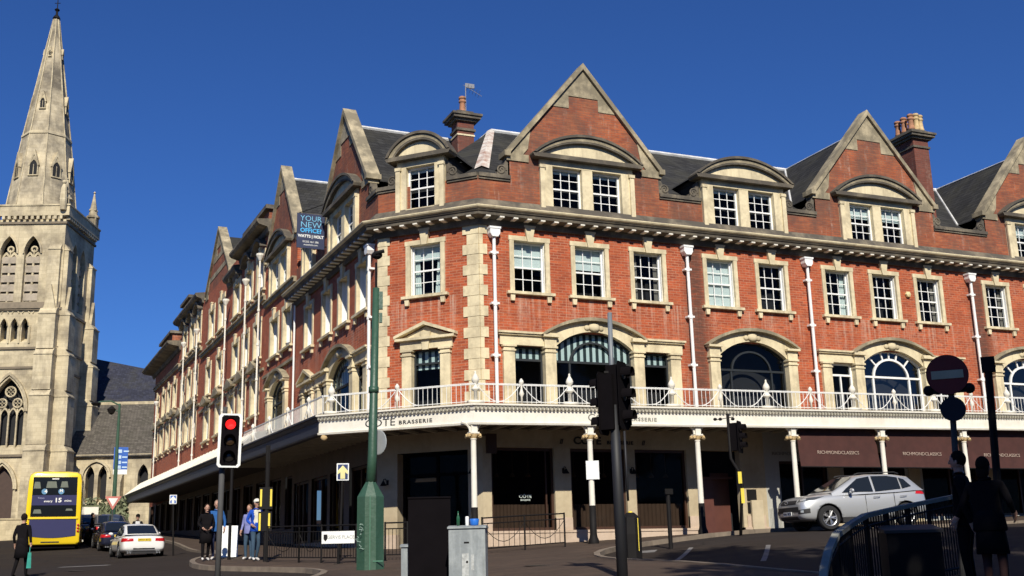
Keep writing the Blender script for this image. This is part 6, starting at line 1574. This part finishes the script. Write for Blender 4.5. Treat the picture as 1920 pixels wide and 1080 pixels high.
# banner lamp post by the church
d = 66; p = place(209, d); fc = facecam(p); o = empty('lamp_post', tuple(p), fc, label='thin dark green lamp post with arched lantern arm before the church aisle', cat='lamp post')
m = MB(); zt = lz(211, 757); m.tube([(0, 0, -.2), (0, 0, 2.2), (0, 0, zt)], [.16, .14, .07], 10); m.tube([(0, 0, zt-.1), (-.5, 0, zt+.15), (-1.1, 0, zt+.1), (-1.5, 0, zt-.05)], .05, 6); m.tube([(0, 0, zt-.5), (-.35, 0, zt-.35), (-.6, 0, zt-.25)], .03, 5); m.build('pole', GREENP, o)
m = MB(); m.lathe([(.06, .12), (.30, -.02), (.22, -.12), (.05, -.16)], (-1.35, 0, zt), 10); m.lathe([(.06, .1), (.26, -.1), (.16, -.35), (.05, -.42)], (-.45, 0, zt-.25), 8); m.build('lantern', BLACK, o)
m = MB(); a, b = lxp(213, 860), lxp(240, 860); m.box(a, b, -.03, .0, lz(226, 880), lz(226, 838)); bn = m.build('street_banner', BLUES, None, Matrix.Translation(p) @ Matrix.Rotation(fc, 4, 'Z')); tag(bn, 'blue street banner with white lower edge hanging from the dark green lamp post', 'banner')
m = MB(); m.box(a, b, -.03, .0, lz(226, 889), lz(226, 880)); m.build('banner_foot', SIGNW, bn)
m = MB()
for y, w_ in ((845, .5), (856, .25), (866, .25), (875, .3)):
    z = lz(226, y); m.box((a+b)/2-w_*.45, (a+b)/2+w_*.1, -.036, -.031, z-.12, z+.08); m.box((a+b)/2+w_*.3, (a+b)/2+w_*.3+.3, -.036, -.031, z-.06, z+.02)
m.build('banner_print', simple('pale_blue_print', (.45, .60, .75), .6), bn)
d = 60; p = place(207, d); fc = facecam(p); o = empty('give_way_sign', tuple(p), fc, label='small red edged triangular sign pointing down at the foot of the lamp post', cat='road sign')
z = lz(206, 942); m = MB(); m.tube([(0, 0, -.1), (0, 0, z)], .04, 8); m.build('pole', DGREY, o)
m = MB(); m.prism([(-.42, z+.32), (.42, z+.32), (0, z-.42)], -.06, -.05); s_ = m.build('sign_plate', simple('faded_red', (.50, .16, .13), .6), o); m = MB(); m.prism([(-.25, z+.22), (.25, z+.22), (0, z-.22)], -.064, -.06); m.build('white_field', SIGNW, s_)

# road markings
def stripe(px0, d0, px1, d1, w_, name='road_marking', dz=.006):
    a = place(px0, d0); b = place(px1, d1); t_ = Vector((b.x-a.x, b.y-a.y)); t_.normalize(); n_ = Vector((-t_.y, t_.x))*w_/2
    return ground_sheet(name, [(a.x+n_.x, a.y+n_.y), (b.x+n_.x, b.y+n_.y), (b.x-n_.x, b.y-n_.y), (a.x-n_.x, a.y-n_.y)], dz, PAINT, 1.0)
stripe(112, 36, 205, 36, .5)
def wp(x0, y0, x1, y1, w_, pts=None):
    t_ = Vector((x1-x0, y1-y0)); t_.normalize(); n_ = Vector((-t_.y, t_.x))*w_/2
    ground_sheet('road_marking', [(x0+n_.x, y0+n_.y), (x1+n_.x, y1+n_.y), (x1-n_.x, y1-n_.y), (x0-n_.x, y0-n_.y)], .006, PAINT, 1.0)
wp(-.2, -12.4, 2.6, -8.6, .12); wp(.7, -14.5, 3.8, -10.4, .12); wp(1.2, -8.6, 1.7, -7.9, .45)

# no entry sign, round sign and leaning pole at the right
d = 15.6; p = place(1806, d); fc = facecam(p)
o = empty('no_entry_sign', tuple(p), fc, label='round no entry sign with a pale bar in shade, above a smaller round sign', cat='road sign')
m = MB(); m.tube([(0, 0, -.3), (lxp(1785, 745), 0, lz(1785, 745)), (lxp(1780, 675), 0, lz(1780, 675))], .045, 10); m.build('pole', DGREY, o)
X, Z = lxp(1777, 706), lz(1777, 706); r_ = 39/F_PX*d
m = MB(); m.lathe([(r_, 0), (r_, .02)], (0, 0, 0), 36); s_ = m.build('sign_disc', simple('dull_red', (.16, .018, .015), .7), o, Tr(X, -.08, Z) @ Matrix.Rotation(rad(90), 4, 'X'))
m = MB(); m.box(-r_*.78, r_*.78, .021, .026, -.07, .05); m.data = None
o2 = MB(); o2.box(X-r_*.75, X+r_*.75, -.110, -.102, Z-.06, Z+.06); o2.build('white_bar', simple('dim_pale_bar', (.45, .42, .28), .7), o)
m = MB(); m.box(X-r_*1.05, X+r_*1.05, -.075, .0, Z-r_*.9, Z-r_*.62); m.ball((X-r_*.95, -.03, Z-r_*.72), .08); m.ball((X+r_*.95, -.03, Z-r_*.72), .08); m.build('sign_light', BLACK, o)
X, Z = lxp(1788, 770), lz(1788, 770); m = MB(); m.lathe([(.175, 0), (.175, .02)], (0, 0, 0), 28); m.build('lower_disc', simple('dark_blue_disc', (.012, .014, .022), .8), o, Tr(X, -.08, Z) @ Matrix.Rotation(rad(90), 4, 'X'))
d = 16.5; p = place(1884, d); fc = facecam(p); m = MB(); m.tube([(0, 0, -.3), (lxp(1852, 672), 0, lz(1852, 672))], .06, 10); m.box(lxp(1852, 672)-.10, lxp(1852, 672)+.1, -.06, .06, lz(1852, 700), lz(1852, 672)); m.tube([(lxp(1852, 690), 0, lz(1852, 690)), (lxp(1868, 694), 0, lz(1868, 694))], .05, 8)
tag(m.build('leaning_pole', BLACK, None, Matrix.Translation(p) @ Matrix.Rotation(fc, 4, 'Z')), 'black leaning pole rising behind the two shaded people at the right edge', 'pole')

# subway handrail and railing in the shaded foreground
RP = [(1541, 1120, 11.8), (1545, 1068, 12.2), (1553, 1035, 12.8), (1568, 1003, 13.6), (1592, 985, 14.4), (1622, 967, 15.2), (1660, 958, 16.0), (1700, 949, 16.8), (1740, 941, 17.6), (1798, 929, 18.6)]
P = [at(a, b, c) for a, b, c in RP]
sr = empty('stair_railing', (P[0].x, P[0].y, ground(P[0].x, P[0].y)), 0, label='curving handrail with dark balusters around the shaded stairwell at lower right', cat='railing'); B0 = Vector(sr.location)
m = MB()
for a, b in zip(P[:-1], P[1:]):
    dd_ = (b-a); q = Vector((dd_.y, -dd_.x, 0)).normalized()*.045
    V = [a-B0+q, a-B0-q, b-B0-q, b-B0+q]; u = Vector((0, 0, .03)); m.add([tuple(v-u) for v in V]+[tuple(v+u) for v in V], [(0, 3, 2, 1), (4, 5, 6, 7), (0, 1, 5, 4), (1, 2, 6, 5), (2, 3, 7, 6), (3, 0, 4, 7)])
m.build('handrail', stonemat('worn_grey_handrail', (.30, .30, .25), .5, (.16, .15, .12)), sr)
m = MB(); lowr = MB()
for a, b in zip(P[:-1], P[1:]):
    L = (b-a).length; n = max(2, int(L/.11))
    for i in range(n): q = a.lerp(b, i/n); z = ground(q.x, q.y); m.tube([(q.x-B0.x, q.y-B0.y, z-B0.z+.02), (q.x-B0.x, q.y-B0.y, q.z-B0.z)], .011 if i else .028, 5)
    lowr.tube([Vector((a.x, a.y, ground(a.x, a.y)+.12))-B0, Vector((b.x, b.y, ground(b.x, b.y)+.12))-B0], .02, 5); lowr.tube([a-B0-Vector((0, 0, .14)), b-B0-Vector((0, 0, .14))], .016, 5)
m.build('baluster', BLACK, sr); lowr.build('lower_rail', BLACK, sr)
# dark low planter box inside the railing
p = place(1716, 15.2); h = zat(1716, 986, 15.2)-p.z
o = empty('grit_bin', tuple(p), facecam(p)+rad(12), label='dark box with sloping lid in the shade behind the curved handrail', cat='box')
m = MB(); m.box(-.36, .36, -.3, .3, -.05, h-.08); m.build('body', BLACK, o); m = MB(); m.prismx([(-.33, h-.10), (.33, h-.02), (.33, h+.02), (-.33, h-.06)], -.39, .39); m.build('lid', simple('worn_dark_lid', (.05, .045, .04), .7), o)

for i, (px, d_, r_) in enumerate(((1010, 24, .33), (640, 27.5, .30), (150, 33, .35))):
    q = place(px, d_); m = MB(); m.lathe([(r_, 0), (r_, .004)], (0, 0, 0), 20)
    for k in range(5): m.box(-r_*.7, r_*.7, -r_*.6+k*r_*.3-.01, -r_*.6+k*r_*.3+.01, .004, .008)
    z_ = .114 if i < 1 else .003
    tag(m.build('manhole_cover', simple('iron_cover', (.05, .045, .04), .6) if i == 0 else bpy.data.materials['iron_cover'], None, Tr(q.x, q.y, q.z+z_)), ('round iron cover in the paving before the centre signal', 'round iron cover in the road left of the green post', 'round iron cover in the side street between walker and signal')[i], 'manhole cover')
# ================================================================== people
SKIN = simple('skin', (.42, .24, .17), .6, var=.05)
def cloth(name, c):
    if name in bpy.data.materials: return bpy.data.materials[name]
    m = simple(name, c, .95, var=.3, scale=5, spec=.1); return m
def person(label, p, facing, h, top, legs, shoes, hair, pose=None, hat=None, shirt=None, group=None, skirt=None, seated=False, skinm=SKIN, name='person', build_=1.0, bare=False):
    """standing figure, local +y is the way it faces; pose gives joint offsets in units of height"""
    s = h/1.75; J = {}
    def j(n, x, y, z, r): J[n] = (Vector((x*s, y*s, z*s)), r*s)
    po = pose or {}
    st = po.get('stride', .0)
    j('pelvis', 0, 0, .96, .135*build_); j('waist', 0, .005, 1.10, .125*build_); j('chest', 0, .0, 1.30, .150*build_); j('neck0', 0, -.01, 1.46, .075); j('neck', 0, .005, 1.53, .052); j('head0', 0, .02, 1.60, .075); j('head1', 0, .015, 1.68, .088)
    for n, sg in (('l', -1), ('r', 1)):
        j('sh'+n, sg*.175*build_, -.01, 1.42, .068)
        e = po.get('elbow'+n, (sg*.25, -.04, 1.15)); wv = po.get('wrist'+n, (sg*.26, .06, .92)); j('el'+n, *e, .046); j('wr'+n, *wv, .032)
        d = (Vector(wv)-Vector(e)).normalized(); hv = Vector(wv)+d*.06; j('ha'+n, *hv, .034)
        k = st*sg
        j('hip'+n, sg*.09, 0, .90, .098*build_); j('kn'+n, sg*.10, .03+k*.20, .50, .062); j('an'+n, sg*.10, -.01+k*.42-(.08 if k < 0 else 0), .09, .042); j('to'+n, sg*.12, .14+k*.42-(.06 if k < 0 else 0), .045 if k >= 0 else .03, .036)
    E_ = [('pelvis', 'waist'), ('waist', 'chest'), ('chest', 'neck0'), ('neck0', 'neck'), ('neck', 'head0'), ('head0', 'head1')]
    for n in 'lr': E_ += [('chest', 'sh'+n), ('sh'+n, 'el'+n), ('el'+n, 'wr'+n), ('wr'+n, 'ha'+n), ('pelvis', 'hip'+n), ('hip'+n, 'kn'+n), ('kn'+n, 'an'+n), ('an'+n, 'to'+n)]
    for n, sg in (('l', -1), ('r', 1)):      # fingers and thumb
        w_ = J['wr'+n][0]; hh = J['ha'+n][0]; d = (hh-w_).normalized(); side = Vector((0, 1, 0)) if abs(d.y) < .8 else Vector((1, 0, 0)); side = (side-d*side.dot(d)).normalized(); cur = d.cross(side).normalized()*(-sg)
        for k, (o_, L) in enumerate(((-.033, .060), (-.011, .072), (.011, .068), (.033, .052))):
            a = hh+side*o_*s+d*.02*s; b = a+(d*L*.55+cur*.010)*s; c = b+(d*L*.4+cur*.022)*s
            J['f%s%d' % (n, k)] = (a, .0105*s); J['g%s%d' % (n, k)] = (b, .0095*s); J['i%s%d' % (n, k)] = (c, .008*s)
            E_ += [('ha'+n, 'f%s%d' % (n, k)), ('f%s%d' % (n, k), 'g%s%d' % (n, k)), ('g%s%d' % (n, k), 'i%s%d' % (n, k))]
        a = w_+d*.02*s+side*.034*s; b = a+(d*.035+side*.028)*s; J['t%s0' % n] = (a, .013*s); J['t%s1' % n] = (b, .011*s); E_ += [('wr'+n, 't%s0' % n), ('t%s0' % n, 't%s1' % n)]
    names = list(J); me = bpy.data.meshes.new('skel'); me.from_pydata([J[n][0] for n in names], [(names.index(a), names.index(b)) for a, b in E_], [])
    ob = bpy.data.objects.new('skel', me); COL.objects.link(ob); ob.modifiers.new('skin', 'SKIN'); sv = me.skin_vertices[0].data
    for i, n in enumerate(names): sv[i].radius = (J[n][1]*(1.0 if n not in ('chest', 'waist', 'pelvis') else 1.18), J[n][1]*(1.0 if n not in ('chest', 'waist', 'pelvis') else .82)); sv[i].use_root = (n == 'pelvis')
    sb = ob.modifiers.new('sub', 'SUBSURF'); sb.levels = sb.render_levels = 2
    bpy.context.view_layer.update(); bm_ = bpy.data.meshes.new_from_object(ob.evaluated_get(bpy.context.evaluated_depsgraph_get())); bpy.data.objects.remove(ob)
    # face
    bb = bmesh.new(); bb.from_mesh(bm_)
    hc_ = J['head1'][0]
    for v in bb.verts:
        q = (v.co-hc_+Vector((0, 0, .04*s)))/s
        if q.z > -.12 and Vector((q.x, q.y, q.z)).length < .19:
            v.co.x = (v.co.x-hc_.x)*.80+hc_.x; v.co.y = (v.co.y-hc_.y)*1.02+hc_.y
    hd = MB(); hcn = hc_+Vector((0, 0, -.02*s)); f_ = s
    hd.ball((hcn.x, hcn.y+.0*f_, hcn.z+.01*f_), .1*f_, (.78, .95, 1.18), 14, 10)
    hd.ball((hcn.x, hcn.y+.10*f_, hcn.z-.01*f_), .013*f_, (.8, 1.0, 1.7), 8, 5)
    hd.ball((hcn.x, hcn.y+.075*f_, hcn.z-.085*f_), .032*f_, (1.1, .45, .6), 8, 5)
    for sg in (-1, 1): hd.ball((hcn.x+sg*.080*f_, hcn.y-.0, hcn.z-.01*f_), .022*f_, (.4, .8, 1.3), 8, 5)
    off_ = len(bb.verts); vs = [bb.verts.new(v) for v in hd.v]
    for f in hd.f:
        try: bb.faces.new([vs[i] for i in f])
        except ValueError: pass
    bb.to_mesh(bm_); bb.free()
    bm_.materials.clear(); mats = [skinm, top, legs, shoes, shirt or top]
    for m_ in mats: bm_.materials.append(m_)
    wl_ = J['wrl'][0]; wr_ = J['wrr'][0]
    for f in bm_.polygons:
        f.use_smooth = True; c = f.center/s
        if c.z > 1.50: i = 0
        elif (f.center-wl_).length < .12*s and (f.center-J['hal'][0]).length < (wl_-J['hal'][0]).length+.03*s or (f.center-wr_).length < .12*s and (f.center-J['har'][0]).length < (wr_-J['har'][0]).length+.03*s: i = 0
        elif min((f.center-J['hal'][0]).length, (f.center-J['har'][0]).length) < .11*s: i = 0
        elif c.z < .10: i = 3
        elif c.z < .93 and abs(c.x) < .22: i = 2 if not bare or c.z > .55 else 0
        elif shirt is not None and abs(c.x) < .10 and c.y > 0.04: i = 4
        else: i = 1
        f.material_index = i
    root = bpy.data.objects.new(name, bm_); COL.objects.link(root); root.location = p; root.rotation_euler = (0, 0, facing-math.pi/2)
    tag(root, label, 'person', group)
    hm_ = MB()
    if hat is None or hair is not None:
        hm_.ball((hcn.x, hcn.y-.018*f_, hcn.z+.032*f_), .104*f_, (.84, .95, 1.08), 14, 10)
        if po.get('long'): hm_.ball((hcn.x, hcn.y-.045*f_, hcn.z-.05*f_), .09*f_, (1.0, .65, 1.3), 10, 8)
        ho = hm_.build('hair', hair, root, smooth=True)
    if hat is not None:
        k = MB(); k.ball((hcn.x, hcn.y-.005*f_, hcn.z+.06*f_), .108*f_, (.9, 1.02, .80), 14, 8); k.lathe([(.0, 0), (.09*f_, .0), (.085*f_, .012*f_), (0, .016*f_)], (hcn.x, hcn.y+.085*f_, hcn.z+.045*f_), 14); k.build('cap', hat, root, smooth=True)
    ey = MB()
    for sg in (-1, 1): ey.ball((hcn.x+sg*.03*f_, hcn.y+.083*f_, hcn.z+.012*f_), .011*f_, (1.2, .6, .8), 8, 5)
    ey.build('eyes', BLACKM, root)
    mo = MB(); mo.ball((hcn.x, hcn.y+.091*f_, hcn.z-.055*f_), .018*f_, (1.3, .4, .3), 8, 4); mo.build('mouth', simple('lips', (.30, .10, .09), .6) if 'lips' not in bpy.data.materials else bpy.data.materials['lips'], root)
    if hat is None or shirt is not None:
        # jacket hem and collar so the clothes end cleanly
        c = MB(); c.lathe([(.155*s*build_, .84*s), (.165*s*build_, .86*s), (.150*s*build_, 1.02*s), (.135*s*build_, 1.10*s)], (0, 0, 0), 16)
        c.v = [(x*1.12, y*.80, z) for x, y, z in c.v]; c.build('jacket_hem', top, root, smooth=True)
        c = MB(); c.tube([(.07*s*math.cos(t), .005+.065*s*math.sin(t), 1.495*s+.015*s*math.cos(t)) for t in [2*math.pi*k/12 for k in range(13)]], .018*s, 6); c.build('collar', top, root, smooth=True)
    if skirt:
        c = MB(); c.lathe([(.14*s, 1.02*s), (.19*s, .80*s), (.21*s, .55*s), (.20*s, .55*s), (.13*s, 1.0*s)], (0, 0, 0), 16); c.v = [(x, y*.8, z) for x, y, z in c.v]; c.build('coat_skirt', skirt, root, smooth=True)
    return root
def bag(label, q, rz, w_, h_, d_, mat, L=.35):
    o = empty('bag', tuple(q), rz, label=label, cat='bag'); m = MB(); m.prismx([(-d_/2, 0), (d_/2, 0), (d_*.35, h_), (-d_*.35, h_)], -w_/2, w_/2); m.build('body', mat, o)
    m = MB(); m.tube([(-w_*.3, 0, h_), (-w_*.12, 0, h_+L), (w_*.12, 0, h_+L), (w_*.3, 0, h_)], .010, 6); m.build('handles', mat, o); return o
DARKC = cloth('black_cloth', (.008, .007, .008)); NAVYC = cloth('navy_cloth', (.02, .025, .06)); BLUEC = cloth('blue_jacket', (.015, .07, .42)); JEANS = cloth('blue_jeans', (.05, .085, .13)); WHITEC = cloth('white_shirt', (.66, .64, .54)); LILAC = cloth('lilac_top', (.22, .24, .48)); HAIRD = cloth('dark_hair', (.015, .01, .008)); HAIRG = cloth('brown_hair', (.14, .08, .045)); WSH = cloth('white_shoes', (.62, .60, .58)); BLSH = cloth('black_shoes', (.01, .01, .01)); GREENB = cloth('green_bag_cloth', (.05, .30, .24)); GREYB = cloth('grey_bag_cloth', (.06, .075, .11))
c0 = Vector((CAM[0], CAM[1], 0))
def toC(p): return math.atan2(CAM[1]-p.y, CAM[0]-p.x)
def pav(p): q = p.copy(); q.z += .115; return q
p = place(478, 33.0); person('man in white cap, blue jacket and jeans standing by the yellow tabbed post', pav(p), toC(p)+rad(25), 1.78, BLUEC, JEANS, WSH, None, dict(elbowr=(.27, -.05, 1.16), wristr=(.18, .12, 1.02), stride=.15), WHITEC, WHITEC)
p = place(465, 33.6); r = person('woman in lilac top with grey bag standing left of the white capped man', pav(p), toC(p)-rad(30), 1.62, LILAC, JEANS, WSH, HAIRG, dict(wristl=(-.28, .08, .90)), None)
w_ = r.matrix_basis @ Vector((-.28*.926, .10, .72*.926)); bag('grey blue shoulder bag hanging from the hand of the woman in lilac', w_-Vector((0, 0, .38)), toC(p), .36, .30, .14, GREYB, .34)
p = place(384, 33.6); person('woman in black coat and dark glasses with white shoes left of the red signal pole', pav(p), toC(p)+rad(12), 1.66, DARKC, DARKC, WSH, HAIRD, dict(long=1, stride=.18, wristl=(-.12, .16, 1.02), wristr=(.12, .17, 1.0)), None, None, None, DARKC)
p = place(403, 33.9); person('bald man in blue jacket half hidden by the red signal pole', pav(p), toC(p)-rad(12), 1.76, cloth('blue_anorak', (.03, .11, .32)), NAVYC, WSH, cloth('grey_stubble', (.26, .18, .14)), dict(stride=-.16), None)
p = place(37, 30.5); r = person('person in dark clothes walking at the far left edge carrying a green bag', p, toC(p)+rad(150), 1.70, DARKC, DARKC, BLSH, HAIRD, dict(stride=.30, wristr=(.27, -.02, .93)), None, None, None, DARKC)
w_ = r.matrix_basis @ Vector((.27*.97, -.05, .86*.97)); bag('green carrier bag held by the walker at the left edge', w_-Vector((0, 0, .58)), toC(p), .30, .42, .12, GREENB, .15)
p = place(255, 52.0); person('person in dark cap and jacket standing beyond the roof of the white car', p, toC(p), 1.80, DARKC, DARKC, BLSH, None, None, cloth('black_cap', (.01, .01, .01)), cloth('white_top', (.6, .6, .6)))
p = place(170, 60.0); person('dark dressed pedestrian crossing between the bus and the parked cars', p, toC(p)+rad(90), 1.74, DARKC, DARKC, BLSH, HAIRD, dict(stride=.2), None)
# two people in the foreground shade
p = place(1826, 14.8); person('man in dark jacket and pale collar standing in deep shade beside the no entry post', p, toC(p)-rad(100), 1.86, DARKC, DARKC, BLSH, HAIRD, dict(elbowl=(-.26, -.06, 1.16)), None, cloth('dim_shirt', (.20, .20, .20)), build_=1.15)
p = place(1873, 14.2); r = person('person with rounded dark hair and dark coat, seen from behind in shade at right edge', p, toC(p)+rad(155), 1.76, DARKC, cloth('brown_trousers', (.055, .03, .028)), BLSH, HAIRD, dict(long=1, elbowr=(.30, -.02, 1.2), wristr=(.27, .14, 1.05), elbowl=(-.32, -.02, 1.18)), None, None, None, DARKC, build_=1.2)
q = place(1857, 14.4); o = bag('small blue bag held between the two shaded people', Vector((q.x, q.y, at(1857, 1000, 14.4).z)), toC(q), .13, .26, .06, cloth('blue_bag', (.16, .26, .70)), .1)
# ================================================================== trees behind the photographer that shade the foreground
LEAF = NT('leaf'); LEAF.color(LEAF.mix(LEAF.ramp(LEAF.noise(LEAF.coord(), 2.5, 3), [(.35, 0.0), (.65, 1.0)]), (.035, .07, .018), (.07, .12, .03))); LEAF.rough(.7); LEAF = LEAF.m
BARK = simple('bark', (.08, .06, .045), .9, var=.4)
def tree(x, y, h, rad_, label, seed, z0=.32, n=12000, leaf=.26):
    rr = random.Random(seed); g = ground(x, y); o = empty('street_tree', (x, y, g), 0, label=label, cat='tree', group='trees behind the photographer')
    t_ = MB(); t_.tube([(0, 0, -.3), (.1, 0, h*.2), (.0, .15, h*.45), (.1, .1, h*.8)], [.42, .33, .25, .08], 10)
    tips = []
    for k in range(16):
        a = k*2.4; zz = h*(.28+.035*k); L = rad_*(.9-.02*k); b = Vector((L*math.cos(a), L*math.sin(a), zz+L*.45)); t_.tube([(0, .1, zz), tuple(b*.5+Vector((0, 0, zz*.5+.3))), tuple(b)], [.14, .09, .03], 6); tips.append(b)
    t_.build('trunk', BARK, o, smooth=True)
    cl = [(Vector((rad_*.75*math.sqrt(rr.random())*math.cos(u), rad_*.75*math.sqrt(rr.random())*math.sin(u), h*(z0+(.93-z0)*rr.random()))), rr.uniform(.16, .30)*rad_) for u in [rr.uniform(0, 6.28) for _ in range(34)]]+[(b, .25*rad_) for b in tips]
    V = np.zeros((n*4, 3)); 
    for i in range(n):
        c, r_ = cl[rr.randrange(len(cl))]; d = Vector((rr.gauss(0, 1), rr.gauss(0, 1), rr.gauss(0, 1))); d.normalize(); q = c+d*r_*(rr.random()**.4)
        u = Vector((rr.gauss(0, 1), rr.gauss(0, 1), rr.gauss(0, .6))).normalized()*leaf*rr.uniform(.6, 1.2); v = u.cross(Vector((rr.gauss(0, 1), rr.gauss(0, 1), rr.gauss(0, 1)))).normalized()*leaf*.6
        V[4*i] = q-u; V[4*i+1] = q-v; V[4*i+2] = q+u; V[4*i+3] = q+v
    me = bpy.data.meshes.new('crown'); me.from_pydata(V.tolist(), [], [(4*i, 4*i+1, 4*i+2, 4*i+3) for i in range(n)]); me.materials.append(LEAF)
    c = bpy.data.objects.new('crown', me); COL.objects.link(c); c.parent = o
    return o
tree(-3.6, -39.0, 22.5, 6.6, 'leafy tree nearest to the photographer, behind and to the right', 2, n=17000)
tree(5.0, -38.0, 24.0, 6.8, 'tallest leafy tree, second from the photographer', 1, n=15000)
tree(14.0, -37.0, 23.5, 6.8, 'leafy tree third from the photographer', 3)
tree(23.0, -36.0, 21.0, 6.8, 'leafy tree farthest to the right from the photographer', 4)

# ================================================================== unseen buildings behind and left of the photographer, added to cut sky light
def opposite(name, label, x0, x1, y0, y1, h, side, mat):
    g = min(ground(x0, y0), ground(x1, y1))-.5; o = empty(name, ((x0+x1)/2, (y0+y1)/2, g), 0, label=label, cat='building')
    X, Y = (x1-x0)/2, (y1-y0)/2; m = MB(); m.box(-X, X, -Y, Y, 0, h); m.build('wall', mat, o)
    m = MB(); m.box(-X-.3, X+.3, -Y-.3, Y+.3, h, h+.5); m.build('cornice', STONE_W, o)
    L = X if side == 'n' else Y; n = int(2*L/3.4)
    for f_ in range(3):
        for i in range(n):
            u = -L+1.7+i*(2*L-3.4)/max(1, n-1); z = 5.2+f_*3.4; w_ = MB(); p_ = MB()
            if side == 'n': w_.box(u-.75, u+.75, Y-.02, Y+.08, z-.12, z+2.1); p_.box(u-.6, u+.6, Y+.08, Y+.10, z, z+2)
            else: w_.box(X-.02, X+.08, u-.75, u+.75, z-.12, z+2.1); p_.box(X+.08, X+.10, u-.6, u+.6, z, z+2)
            a = w_.build('window', STONE, o); p_.build('pane', CARGL, a)
    m = MB()
    if side == 'n': m.box(-X+1, X-1, Y, Y+.1, .8, 4.0)
    else: m.box(X, X+.1, -Y+1, Y-1, .8, 4.0)
    m.build('shopfront', BROWN, o)
opposite('unseen_building', 'long brick building across the square behind the photographer, unseen, added to cut sky light', -60, 45, -84, -70, 17, 'n', B_TOP)
opposite('unseen_building', 'unseen brown brick terrace opposite the stepped terrace, added to cut sky light', -40, -20.5, 2, 58, 12.5, 'e', B_TOP)
